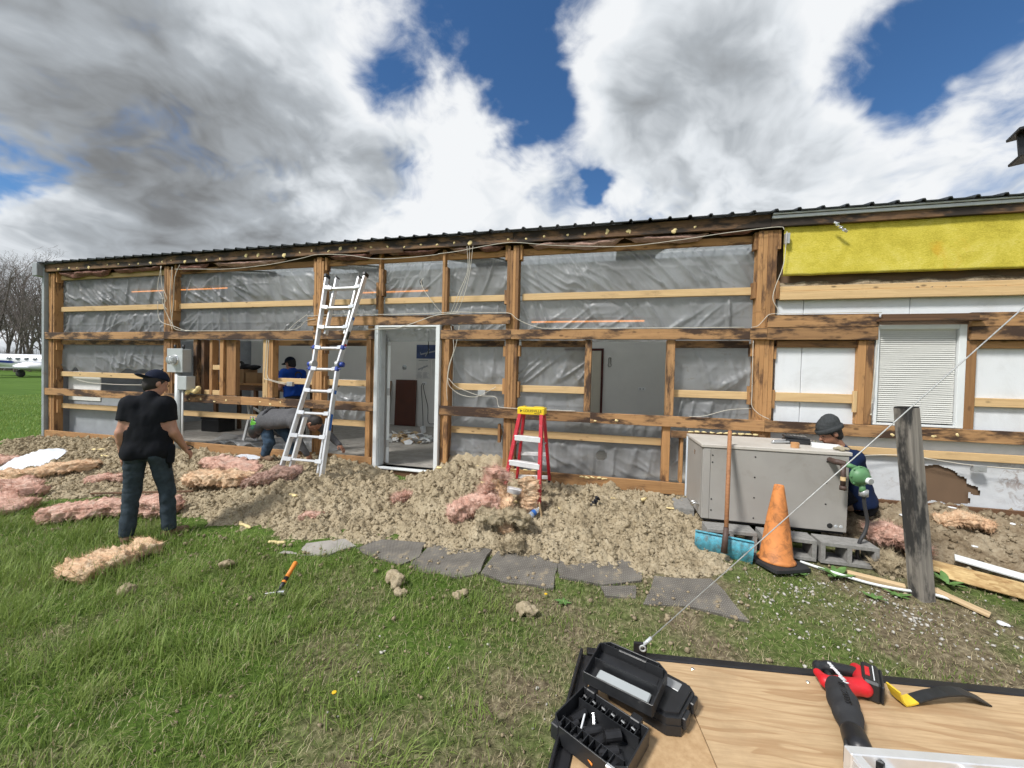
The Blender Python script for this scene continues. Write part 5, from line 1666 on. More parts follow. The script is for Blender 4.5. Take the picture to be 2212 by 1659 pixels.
for x, y in ((0.3, -0.15), (3.2, -0.15), (0.3, -1.75), (3.2, -1.75)):
    MB().bar((x, y, -0.115), (x, y, -0.51), 0.07, 0.07, (1, 0, 0), 0.004).build('leg', M_['black_steel'], TR, DM_)
for x, y in ((0.42, -0.035), (1.05, -0.62), (1.5, -0.50), (0.93, -0.40), (0.87, -0.045), (2.0, -0.06), (1.62, -0.09)):
    MB().lathe([(0, 0.0016), (0.007, 0.001), (0.008, 0), (0, 0)], 10, 0, T(x, y, 0.0005)).build('screw', M_['chrome'], TR, DM_)
# cable bracket and the upright beyond the right edge of view
BP = C0 + ex * 0.21 + Vector((0, 0.01, 0))
MB().box((-0.028, -0.006, -0.03), (0.028, 0.006, 0.062), 0.002).box((-0.028, -0.03, 0.001), (0.028, -0.0065, 0.007), 0.001).build('bracket', M_['black_steel'], TR, frame(BP, ex, Vector((0, 0, 1))))
MB().bar((2.45, 1.72, 0.02), (2.45, 1.72, 3.05), 0.09, 0.09, (1, 0, 0), 0.005).build('upright', M_['black_steel'], TR, I4)
IB0, IB1 = Vector((1.572, 2.02, 2.702)), Vector((2.45, 1.72, 2.78))
ibm = frame(IB0, IB1 - IB0, Vector((0, 0, 1)))
LI = (IB1 - IB0).length
MB().box((0, -0.05, 0.046), (LI, 0.05, 0.058), 0.002).box((0, -0.05, -0.058), (LI, 0.05, -0.046), 0.002).box((0.012, -0.005, -0.0455), (LI, 0.005, 0.0455), 0.0).build('i_beam', M_['black_steel'], TR, ibm)
# wire rope
b = MB()
RP0, RP1 = BP + Vector((0.01, 0.0, 0.05)), Vector((1.80, 2.0, 2.27))
RP1 = Vector((2.41, 1.90, 0.50)) if False else RP1
dirr = (RP1 - RP0)
end = RP0 + dirr * 1.28
b.tube([RP0, RP0 + dirr * 0.5, end], 0.0024, 6)
rope = thing('wire_rope', tuple(RP0), 'thin grey wire rope rising from the deck bracket past the post', 'wire rope')
b.build('strand', M_['rope_grey'], rope, I4, True)
MB().tube([RP0 - dirr * 0.004, RP0 + dirr * 0.022], 0.0075, 8).build('ferrule', M_['trim_metal'], rope, I4, True)
MB().tube([RP0 + Vector((0.012 * math.cos(a), -0.008, 0.012 * math.sin(a) - 0.008)) for a in np.linspace(0, 6.28, 14)], 0.004, 6).build('loop', M_['rope_grey'], rope, I4, True)

# ---- open bit case
tc = thing('open_tool_case', (0.02, 1.35, 0.505), 'open black plastic bit case with sockets at the deck corner', 'tool case')
# hinge line from left-back to right-front
HA, HB = Vector((-0.055, 1.455, 0.575)), Vector((0.165, 1.335, 0.575))
hx_ = (HB - HA).normalized()
CW = (HB - HA).length
TMb = frame(HA + Vector((0, 0, -0.066)), hx_, Vector((0, 0, 1)))     # local -y: towards the lower left
BDp = 0.20


def tray(w_, d_, h_, th=0.005, flip=1):
    """open tray, floor at z 0, lying on local y from 0 to -d"""
    b = MB()
    c = 0.03
    poly = [(0, 0), (w_, 0), (w_ + 0.006, -d_ + c), (w_ - c, -d_), (c, -d_), (-0.006, -d_ + c)]
    b.prism(poly, 0, th)
    n = len(poly)
    for i in range(n):
        p, q = Vector((*poly[i], 0)), Vector((*poly[(i + 1) % n], 0))
        b.bar(p + Vector((0, 0, h_ / 2)), q + Vector((0, 0, h_ / 2)), th, h_, (0, 0, 1), 0.001)
    return b


bt = tray(CW, BDp, 0.058)
bt.build('case_base', M_['black_plastic'], tc, TMb)
b = MB()
for i in range(9):
    b.box((0.02 + i * 0.023, -BDp + 0.012, 0.006), (0.023 + i * 0.023, -BDp + 0.045, 0.052))
b.box((0.012, -BDp + 0.047, 0.006), (CW - 0.012, -BDp + 0.050, 0.05)).box((0.012, -0.05, 0.006), (CW - 0.012, -0.047, 0.05))
for i in range(14):
    b.box((0.018 + i * 0.0155, -0.044, 0.006), (0.021 + i * 0.0155, -0.012, 0.048))
b.build('divider_rack', M_['black_plastic'], tc, TMb)
lid_up = (Vector((0.24, 0.95, 0.06))).normalized()
LMn = hx_.cross(lid_up)
TMl = frame(HA + Vector((0.0, 0.0, 0.008)), hx_, lid_up.cross(hx_) * -1)
# lid: its floor is the outside, opening faces the camera
yv = lid_up
zv = hx_.cross(yv)
if zv.z < 0:
    zv = -zv
TMl = Matrix(((hx_.x, -yv.x, zv.x, HA.x), (hx_.y, -yv.y, zv.y, HA.y), (hx_.z, -yv.z, zv.z, HA.z + 0.006), (0, 0, 0, 1)))
tray(CW, BDp, 0.045).build('case_lid', M_['black_plastic'], tc, TMl)
b = MB()
for y in (-0.085, -0.175):
    b.box((0.008, y - 0.004, 0.006), (CW - 0.008, y, 0.044))
for x in (0.045, 0.11, 0.175, 0.22):
    b.box((x, -BDp + 0.008, 0.006), (x + 0.004, -0.178, 0.042))
for i in range(12):
    b.box((0.022 + i * 0.0175, -0.098, 0.006), (0.030 + i * 0.0175, -0.089, 0.04))
b.build('lid_ribs', M_['black_plastic'], tc, TMl)
MB().box((0.035, -0.073, 0.008), (CW - 0.022, -0.016, 0.020), 0.004).build('clear_tray', M_['box_grey'], tc, TMl)
MB().box((0.02, -0.165, 0.0055), (CW - 0.02, -0.105, 0.008), 0.0).build('lid_panel', M_['black_plastic'], tc, TMl)
MB().bar((0.07, -BDp + 0.02, 0.03), (CW - 0.07, -BDp + 0.02, 0.03), 0.012, 0.03, ch=0.003).build('handle', M_['black_plastic'], tc, TMl)
for x in (0.035, CW - 0.045):
    MB().box((x - 0.018, -0.012, 0.04), (x + 0.018, 0.02, 0.066), 0.003).build('hinge', M_['black_plastic'], tc, TMb)
MB().box((CW - 0.045, -BDp - 0.012, 0.004), (CW - 0.005, -BDp + 0.003, 0.06), 0.003).build('latch', M_['chrome'], tc, TMb)
MB().box((0.0, -BDp - 0.006, 0.004), (0.03, -BDp + 0.02, 0.055), 0.003).build('latch', M_['black_plastic'], tc, TMb)
MB().tube([(CW - 0.02, -BDp - 0.012, 0.05), (CW + 0.02, -BDp - 0.03, 0.03), (CW + 0.01, -BDp - 0.04, 0.01), (CW - 0.03, -BDp - 0.014, 0.008)], 0.002, 6).build('wire_bail', M_['chrome'], tc, TMb, True)
skt = [((0.045, -0.06, .024), (0.03, -0.125, .024), .014), ((0.12, -0.085, .026), (0.085, -0.13, .022), .016), ((0.150, -0.085, .022), (0.125, -0.155, .022), .017), ((0.185, -0.07, .04), (0.150, -0.11, .038), .018),
       ((0.20, -0.115, .026), (0.155, -0.165, .024), .018), ((0.22, -0.13, .024), (0.20, -0.19, .024), .017), ((0.06, -0.17, .022), (0.11, -0.175, .022), .016), ((0.05, -0.115, .03), (0.038, -0.15, .022), .010)]
lbs = ['at the top left of', 'left of centre in', 'in the middle of', 'on top of the others in', 'right of centre in', 'at the right end of', 'lying sideways at the front of', 'smallest and leftmost in']
for (p, q, r), lb in zip(skt, lbs):
    p, q = TMb @ Vector(p), TMb @ Vector(q)
    b = MB()
    d = (q - p)
    b.tube([p, q], r, 14).tube([q + d * 0.001, q + d * 0.012], r * 0.62, 12)
    solo(b, 'socket', M_['socket_black'], 'black impact socket %s the open case' % lb, 'socket', group='sockets in the open case', smooth=False)
for (p, q, r, m, lb, nm) in (((0.075, -0.055, .03), (0.115, -0.11, .02), .0055, 'chrome', 'twisted silver drill bit in the open case', 'drill_bit'), ((0.052, -0.075, .03), (0.078, -0.15, .02), .0035, 'white_plastic', 'thin pale pencil bit lying in the open case', 'drill_bit'), ((0.11, -0.19, .03), (0.16, -0.205, .02), .003, 'hammer_orange', 'thin orange bit at the front of the open case', 'drill_bit')):
    p, q = TMb @ Vector(p), TMb @ Vector(q)
    n_ = 15
    solo(MB().tube([p.lerp(q, i / (n_ - 1)) for i in range(n_)], [r * (1 + (0.28 * (-1) ** i if r == .0055 else 0)) for i in range(n_)], 8), nm, M_[m], lb, 'drill bit')
b = MB()
for i in range(6):
    p = TMb @ Vector((0.02 + i * 0.037, -0.028, 0.05))
    q = TMb @ Vector((0.034 + i * 0.037, -0.033, 0.052))
    MB().tube([p, q], 0.0035, 6).build('driver_bit', M_['chrome'], tc, I4)

# ---- closed black case behind it
cc = thing('closed_tool_case', (0.23, 1.52, DZ + 0.002), 'closed black plastic case lying behind the open bit case', 'tool case')
CM2 = T(0.205, 1.535, DZ + 0.002) @ RZ(math.radians(-28))
poly = [(-0.155, -0.085), (-0.13, -0.11), (0.085, -0.11), (0.125, -0.08), (0.125, 0.07), (0.10, 0.095), (-0.13, 0.095), (-0.155, 0.07)]
MB().prism(poly, 0.0, 0.034).build('lower_shell', M_['black_plastic'], cc, CM2)
MB().prism([(x * 0.985, y * 0.985) for x, y in poly], 0.0345, 0.060).prism([(x * 0.90, y * 0.88) for x, y in poly], 0.0602, 0.070).build('upper_shell', M_['black_plastic'], cc, CM2)
for y in (-0.04, 0.045):
    MB().box((0.118, y - 0.025, 0.015), (0.136, y + 0.025, 0.055), 0.003).build('latch', M_['black_plastic'], cc, CM2)
MB().box((0.0, 0.02, 0.0703), (0.08, 0.065, 0.073), 0.001).build('label_recess', M_['steel_grey'], cc, CM2)

# ---- reciprocating saw
sw = thing('reciprocating_saw', (0.90, 1.68, DZ), 'red and black cordless reciprocating saw lying on the plywood', 'saw')
SO = Vector((0.928, 1.84, DZ + 0.044))


def sz(a_, b_, z=0.0):
    """saw lying on its side: a_ across, b_ from the grip down to the shoe (half-millimetre units)"""
    return (SO.x + (a_ - 620) * 0.000484 - (b_ - 300) * 0.00032, SO.y + (a_ - 620) * 0.00011 - (b_ - 300) * 0.00067, SO.z + z)


LO, HI = (0.70, 1.36, DZ - 0.02), (1.16, 1.95, DZ + 0.14)
f = Field(LO, HI, 0.005)
f.cap(sz(505, 318), sz(575, 400), 0.015, 0.020, k=0.012).cap(sz(575, 400), sz(690, 440), 0.022, 0.034, k=0.012)
f.cap(sz(690, 440), sz(840, 430), 0.033, 0.028, k=0.012).cap(sz(820, 265), sz(850, 300), 0.020, 0.022, k=0.008).cap(sz(845, 300), sz(862, 440), 0.023, 0.030, k=0.012)
f.build('motor_housing', M_['saw_red'], sw, I4)
f = Field(LO, HI, 0.005)
f.cap(sz(510, 262, 0.004), sz(600, 275, 0.004), 0.020, 0.023, k=0.01).cap(sz(600, 275, 0.004), sz(795, 305, 0.002), 0.023, 0.021, k=0.01).cap(sz(505, 262), sz(505, 320), 0.016, 0.014, k=0.01)
f.build('grip', M_['black_plastic'], sw, I4)
f = Field(LO, HI, 0.005)
f.cap(sz(585, 325), sz(600, 350), 0.012, 0.012, k=0.006)
f.build('trigger', M_['black_plastic'], sw, I4)
SB = frame(sz(925, 380), Vector((-0.32, -0.67, 0)), Vector((0, 0, 1)))
MB().box((-0.068, -0.028, -0.042), (0.068, 0.026, 0.036), 0.008, 0, SB).box((-0.062, 0.0265, -0.038), (0.064, 0.036, 0.030), 0.004, 0, SB).build('battery', M_['black_plastic'], sw, I4)
MB().box((-0.03, -0.018, 0.0362), (0.03, -0.004, 0.0372), 0.0, 0, SB).build('battery_label', M_['saw_red'], sw, I4)
MB().box((-0.05, 0.006, 0.0362), (0.05, 0.009, 0.037), 0.0, 0, SB).build('battery_mark', M_['white_plastic'], sw, I4)
f = Field(LO, HI, 0.005)
f.cap(sz(665, 455), sz(700, 560), 0.040, 0.046, k=0.012).cap(sz(700, 560), sz(730, 660), 0.046, 0.042, k=0.012).cap(sz(730, 660), sz(760, 790), 0.042, 0.031, k=0.012)
f.build('boot', M_['rubber'], sw, I4)
f = Field(LO, HI, 0.005)
f.cap(sz(765, 800), sz(790, 880), 0.036, 0.038, k=0.006)
f.build('nose', M_['black_steel'], sw, I4)
SS = frame(sz(815, 935, -0.008), Vector((-0.32, -0.67, 0)), Vector((0, 0, 1)))
MB().box((0.0, -0.048, -0.034), (0.012, 0.048, 0.030), 0.004, 0, SS).box((-0.03, -0.047, -0.034), (-0.0005, -0.038, 0.024), 0.002, 0, SS).box((-0.03, 0.038, -0.034), (-0.0005, 0.047, 0.024), 0.002, 0, SS).build('shoe', M_['pry_black'], sw, I4)
MB().box((0.0125, -0.012, -0.012), (0.08, -0.011, 0.006), 0, 0, SS).build('blade', M_['chrome'], sw, I4)
tdir = Vector(sz(640, 350)) - Vector(sz(720, 455))
text('Milwaukee', 0.026, sw, frame(sz(660, 400, 0.0375), tdir, Vector((0, 0, 1))), 'white_plastic', shear=0.25, ext=0.002)
tdir = Vector(sz(690, 520)) - Vector(sz(745, 690))
text('SAWZALL', 0.026, sw, frame(sz(712, 590, 0.047), tdir, Vector((0, 0, 1))), 'black_steel', shear=0.2, ext=0.002)
# ---- flat pry bar
pb = thing('pry_bar', (1.28, 1.88, DZ), 'black flat pry bar with a yellow hooked end on the plywood', 'pry bar')
PA, PB_ = Vector((1.12, 1.785, DZ)), Vector((1.46, 1.885, DZ))
pbx = (PB_ - PA).normalized()
PBM = frame(PA, pbx, Vector((0, 0, 1)))


def strip(P, wd, th):
    b = MB()
    vs, fs = [], []
    for i, (x, z) in enumerate(P):
        a_ = Vector((P[min(i + 1, len(P) - 1)][0] - P[max(i - 1, 0)][0], P[min(i + 1, len(P) - 1)][1] - P[max(i - 1, 0)][1])).normalized()
        nx, nz_ = -a_.y * th / 2, a_.x * th / 2
        for (sy, sn) in ((-1, -1), (1, -1), (1, 1), (-1, 1)):
            vs.append((x + nx * sn, sy * wd[i] / 2, z + nz_ * sn))
    for i in range(len(P) - 1):
        for k in range(4):
            fs.append((i * 4 + k, i * 4 + (k + 1) % 4, (i + 1) * 4 + (k + 1) % 4, (i + 1) * 4 + k))
    fs += [(3, 2, 1, 0), tuple((len(P) - 1) * 4 + k for k in range(4))]
    return b.add(vs, fs)


strip([(-0.02, 0.062), (-0.014, 0.045), (0.0, 0.018), (0.014, 0.006), (0.03, 0.008), (0.062, 0.016)], [0.052, 0.048, 0.044, 0.042, 0.042, 0.042], 0.006).build('hooked_claw', M_['pry_yellow'], pb, PBM)
strip([(0.0625, 0.016), (0.12, 0.032), (0.18, 0.042), (0.24, 0.044), (0.28, 0.036), (0.32, 0.018), (0.352, 0.004)], [0.042, 0.042, 0.042, 0.044, 0.048, 0.05, 0.05], 0.006).build('bar', M_['pry_black'], pb, PBM)

# ---- aluminium platform frame at the lower right
af = thing('aluminium_platform', (1.2, 1.3, DZ), 'bright aluminium platform frame at the lower right corner of the deck', 'platform')
AM = frame((0.762, 1.432, DZ + 0.001), Vector((0.545, 0.10, 0)), Vector((0, 0, 1)))
MB().box((0, -0.032, 0), (1.2, 0, 0.075), 0.003).build('side_rail', M_['aluminium'], af, AM)
MB().box((0, -0.5, 0), (1.2, -0.468, 0.075), 0.003).build('side_rail', M_['aluminium'], af, AM)
b = MB().box((0.0, -0.467, 0), (0.03, -0.033, 0.075), 0.003)
for i in range(8):
    b.box((-0.003, -0.46, 0.006 + i * 0.008), (-0.0002, -0.04, 0.010 + i * 0.008))
b.build('end_rail', M_['aluminium'], af, AM)
for i in range(4):
    MB().box((0.10 + i * 0.25, -0.467, 0.01), (0.135 + i * 0.25, -0.033, 0.04), 0.003).build('rung', M_['aluminium'], af, AM)

# ================================================================== loose insulation on the ground
def sstep(a, b_, x):
    t = np.clip((x - a) / (b_ - a), 0, 1)
    return t * t * (3 - 2 * t)


# front edge of the heap (x, y) and the height it reaches against the wall
FX = np.array([-11.6, -10.1, -8.6, -7.7, -6.8, -6.0, -5.6, -4.7, -4.0, -3.56, -3.1, -2.8, -2.4, -2.0, -1.7, -1.06, -0.4, 0.2, 0.5, 0.75, 0.95, 1.15, 1.4])
FY = np.array([4.9, 4.25, 3.75, 3.45, 3.25, 3.20, 3.25, 3.30, 3.08, 3.18, 3.12, 3.16, 3.20, 3.24, 3.28, 3.33, 3.36, 3.42, 3.34, 3.32, 3.40, 3.70, 4.6])
WX = np.array([-11.6, -10.7, -9.5, -8.0, -6.6, -5.0, -4.2, -3.6, -3.15, -2.75, -2.4, -2.0, -1.5, -1.1, -0.6, 0.2, 0.9, 1.4])
WH = np.array([0.10, 0.27, 0.33, 0.36, 0.27, 0.27, 0.34, 0.30, 0.24, 0.24, 0.30, 0.42, 0.38, 0.29, 0.25, 0.25, 0.24, 0.22])


def heap_z(x, y, rough=True):
    x, y = np.asarray(x, float), np.asarray(y, float)
    fy = np.interp(x, FX, FY) + (fbm(x * 3.0, 0 * x, 6, 3) - 0.5) * 0.30
    wh = np.interp(x, WX, WH)
    t = np.clip((y - fy) / np.maximum(5.05 - fy, 0.2), -1, 1)
    g = gz(x, y)
    top = g - 0.05 + (0.075 + (wh - 0.20) * np.clip(t, 0, 1) ** 0.8) * sstep(-0.06, 0.16, t)
    top = top + 0.15 * np.exp(-((x + 3.95) / 0.55) ** 2 - ((y - 4.15) / 0.42) ** 2) + 0.12 * np.exp(-((x + 1.20) / 0.42) ** 2 - ((y - 3.85) / 0.28) ** 2)
    top = top + 0.10 * np.exp(-((x + 1.9) / 0.5) ** 2 - ((y - 4.55) / 0.4) ** 2) + 0.08 * np.exp(-((x + 3.2) / 0.6) ** 2 - ((y - 3.95) / 0.4) ** 2) + 0.06 * np.exp(-((x - 0.1) / 0.6) ** 2 - ((y - 4.2) / 0.5) ** 2)
    top = top - 0.05 * np.exp(-((x + 2.85) / 0.30) ** 2 - ((y - 4.95) / 0.25) ** 2)
    if rough:
        live = sstep(-0.1, 0.25, t)
        w1 = worley(x * 7.5 + 3 * fbm(x * 4, y * 4, 2, 2), y * 7.5)
        w2 = worley(x * 17 + 2, y * 17 + 2 * fbm(x * 9, y * 9, 3, 2), seed=40)
        w3 = worley(x * 38 + 5, y * 38, seed=80)
        top = top + live * ((fbm(x * 2.2, y * 2.2, 1, 3) - 0.5) * 0.15 + (0.42 - w1) * 0.085 * (0.4 + 1.2 * fbm(x * 3, y * 3, 12, 2)) + (0.42 - w2) * 0.036 + (0.42 - w3) * 0.018 + (fbm(x * 13, y * 13, 2, 4, .6) - 0.5) * 0.13)
    return top


hx = np.arange(-11.6, 1.4, 0.0145)
hy = np.concatenate([np.arange(2.9, 5.09, 0.0145), [5.092]])
HX, HY = np.meshgrid(hx, hy, indexing='ij')
HZ = heap_z(HX, HY)
Fh = grid_faces(len(hx), len(hy))
Ph = np.stack([HX, HY, HZ], -1).reshape(-1, 3)
above = (HZ > gzb(HX, HY) - 0.03).ravel()
heap = np_obj('insulation_heap', Ph, Fh[above[Fh].any(1)], M_['cellulose'], kind='stuff')
tag(heap, 'heap of tan loose fill insulation spread along the wall', 'insulation')
# the part of the heap that has slid into the wall cavity right of the door
cx = np.arange(-2.2, -1.2, 0.02)
cy = np.arange(5.14, 5.285, 0.018)
CX_, CY_ = np.meshgrid(cx, cy, indexing='ij')
CZ_ = 0.60 - 0.25 * sstep(-1.5, -1.2, CX_) + (0.4 - worley(CX_ * 9, CY_ * 9)) * 0.06 + (fbm(CX_ * 20, CY_ * 20, 1, 3) - 0.5) * 0.05 - (5.28 - CY_) * 0.9
o = np_obj('insulation_drift', np.stack([CX_, CY_, CZ_], -1).reshape(-1, 3), grid_faces(len(cx), len(cy)), M_['cellulose'], kind='stuff')
tag(o, 'drift of tan loose fill in the wall cavity right of the door', 'insulation')

# clumps strewn over it
def clump_proto(seed, n=7):
    r_ = np.random.default_rng(seed)
    th, ph = np.meshgrid(np.linspace(0, 2 * np.pi, n, endpoint=False), np.linspace(0.15, np.pi - 0.15, 4), indexing='ij')
    V = np.stack([np.cos(th) * np.sin(ph), np.sin(th) * np.sin(ph), np.cos(ph)], -1)
    V = V * (0.25 + 1.5 * fbm(V[..., 0] * 2.3 + seed * 5, V[..., 1] * 2.3, V[..., 2] * 2.3, 2))[..., None]
    V = V.reshape(-1, 3) * np.array([1, 0.85, 0.7])
    F = []
    for i in range(n):
        for j in range(3):
            a, b_ = i * 4 + j, ((i + 1) % n) * 4 + j
            F.append((a, a + 1, b_ + 1, b_))
    return V, np.array(F)


PROT = [clump_proto(s) for s in range(8)]


def scatter_clumps(name, xs, ys, zs, rs, m, label, cat):
    Vs, Fs, off = [], [], 0
    for i in range(len(xs)):
        V, F = PROT[i % 8]
        a = RNG.random() * 6.28
        c, s = math.cos(a), math.sin(a)
        W_ = V * rs[i]
        W_ = np.stack([W_[:, 0] * c - W_[:, 1] * s, W_[:, 0] * s + W_[:, 1] * c, W_[:, 2]], 1) + np.array([xs[i], ys[i], zs[i]])
        Vs.append(W_)
        Fs.append(F + off)
        off += len(V)
    o = np_obj(name, np.concatenate(Vs), np.concatenate(Fs), M_[m], kind='stuff')
    return tag(o, label, cat)


n_ = 13000
xs = RNG.uniform(-11.2, 1.25, n_)
fy = np.interp(xs, FX, FY)
ys = fy - 0.12 + (5.05 - fy + 0.1) * RNG.random(n_) ** 1.15
rs = 0.006 + 0.024 * RNG.random(n_) ** 3.0
scatter_clumps('insulation_clumps', xs, ys, heap_z(xs, ys) + rs * 0.25, rs, 'cellulose', 'countless small tan clumps lying on the insulation heap', 'insulation')
# bits thrown out over the grass in front
n_ = 600
xs = RNG.uniform(-6.5, 2.0, n_)
ys = np.interp(xs, FX, FY) - 0.05 - np.abs(RNG.normal(0, 0.38, n_))
rs = 0.006 + 0.016 * RNG.random(n_) ** 2.5
scatter_clumps('insulation_crumbs', xs, ys, gzb(xs, ys) + rs * 0.5 + 0.008, rs, 'clod', 'scattered tan crumbs of insulation on the grass', 'insulation')

# fluff: tiny flakes that roughen every surface of the heap
n_ = 90000
xs = RNG.uniform(-11.2, 1.3, n_)
fy = np.interp(xs, FX, FY)
ys = fy - 0.10 + (5.06 - fy + 0.1) * RNG.random(n_)
P_ = np.stack([xs, ys, heap_z(xs, ys) + RNG.uniform(0.0, 0.010, n_)], 1)
d_ = RNG.normal(0, 1, (n_, 3))
d_ /= np.linalg.norm(d_, axis=1, keepdims=True)
d_[:, 2] = np.abs(d_[:, 2])
e_ = np.cross(d_, RNG.normal(0, 1, (n_, 3)))
e_ /= np.maximum(np.linalg.norm(e_, axis=1, keepdims=True), 1e-6)
ln_ = RNG.uniform(0.006, 0.020, n_)[:, None]
V = np.stack([P_ - e_ * ln_ * .45, P_ + e_ * ln_ * .45, P_ + d_ * ln_], 1).reshape(-1, 3)
o = np_obj('insulation_fluff', V, np.arange(n_ * 3).reshape(-1, 3), M_['cellulose'], smooth=False, kind='stuff')
tag(o, 'loose tan fluff over the whole insulation heap', 'insulation')

# brown heap right of the unit
rx = np.arange(2.15, 6.2, 0.022)
ry = np.arange(3.9, 5.20, 0.022)
RXg, RYg = np.meshgrid(rx, ry, indexing='ij')
fr = np.interp(RXg, [2.1, 2.5, 3.2, 4.2, 6.2], [4.25, 4.05, 3.95, 3.80, 3.7]) + (fbm(RXg * 3, 0 * RXg, 2, 3) - 0.5) * 0.3
t = np.clip((RYg - fr) / 1.1, -1, 1)
RZg = gz(RXg, RYg) - 0.05 + 0.20 * sstep(-0.08, 0.9, t) + 0.06 * sstep(-0.05, 0.15, t) + sstep(-0.05, 0.25, t) * ((0.45 - worley(RXg * 8, RYg * 8)) * 0.09 + (0.42 - worley(RXg * 19, RYg * 19, seed=9)) * 0.05 + (fbm(RXg * 30, RYg * 30, 1, 3) - 0.5) * 0.04 + (fbm(RXg * 2.5, RYg * 2.5, 4, 2) - 0.5) * 0.10)
o = np_obj('soil_heap', np.stack([RXg, RYg, RZg], -1).reshape(-1, 3), grid_faces(len(rx), len(ry)), M_['cellulose_brown'], kind='stuff')
tag(o, 'brown soil and loose fill heaped against the wall at right', 'soil')


def soil_z(x, y):
    i, j = int(round((x - 2.15) / 0.022)), int(round((y - 3.9) / 0.022))
    return float(RZg[min(max(i, 0), len(rx) - 1), min(max(j, 0), len(ry) - 1)])


n_ = 1600
xs, ys = RNG.uniform(2.2, 6.0, n_), RNG.uniform(3.75, 5.15, n_)
rs = 0.006 + 0.028 * RNG.random(n_) ** 3
scatter_clumps('soil_clumps', xs, ys, np.array([soil_z(a, b_) for a, b_ in zip(xs, ys)]) + rs * .2, rs, 'cellulose_brown', 'brown crumbs and clods strewn over the soil at right', 'soil')
n_ = 400
xs, ys = RNG.uniform(2.3, 6.0, n_), RNG.uniform(3.6, 5.1, n_)
rs = 0.005 + 0.02 * RNG.random(n_) ** 2.5
scatter_clumps('pale_crumbs', xs, ys, np.maximum(np.array([soil_z(a, b_) for a, b_ in zip(xs, ys)]), gzb(xs, ys)) + rs * .4, rs, 'cellulose', 'pale insulation crumbs on the brown soil at right', 'insulation')


def surf(x, y):
    z = float(gzb(x, y))
    if x < 1.4:
        z = max(z, float(heap_z(np.array(x), np.array(y))))
    elif x > 2.15 and y > 3.9:
        z = max(z, soil_z(x, y))
    return z


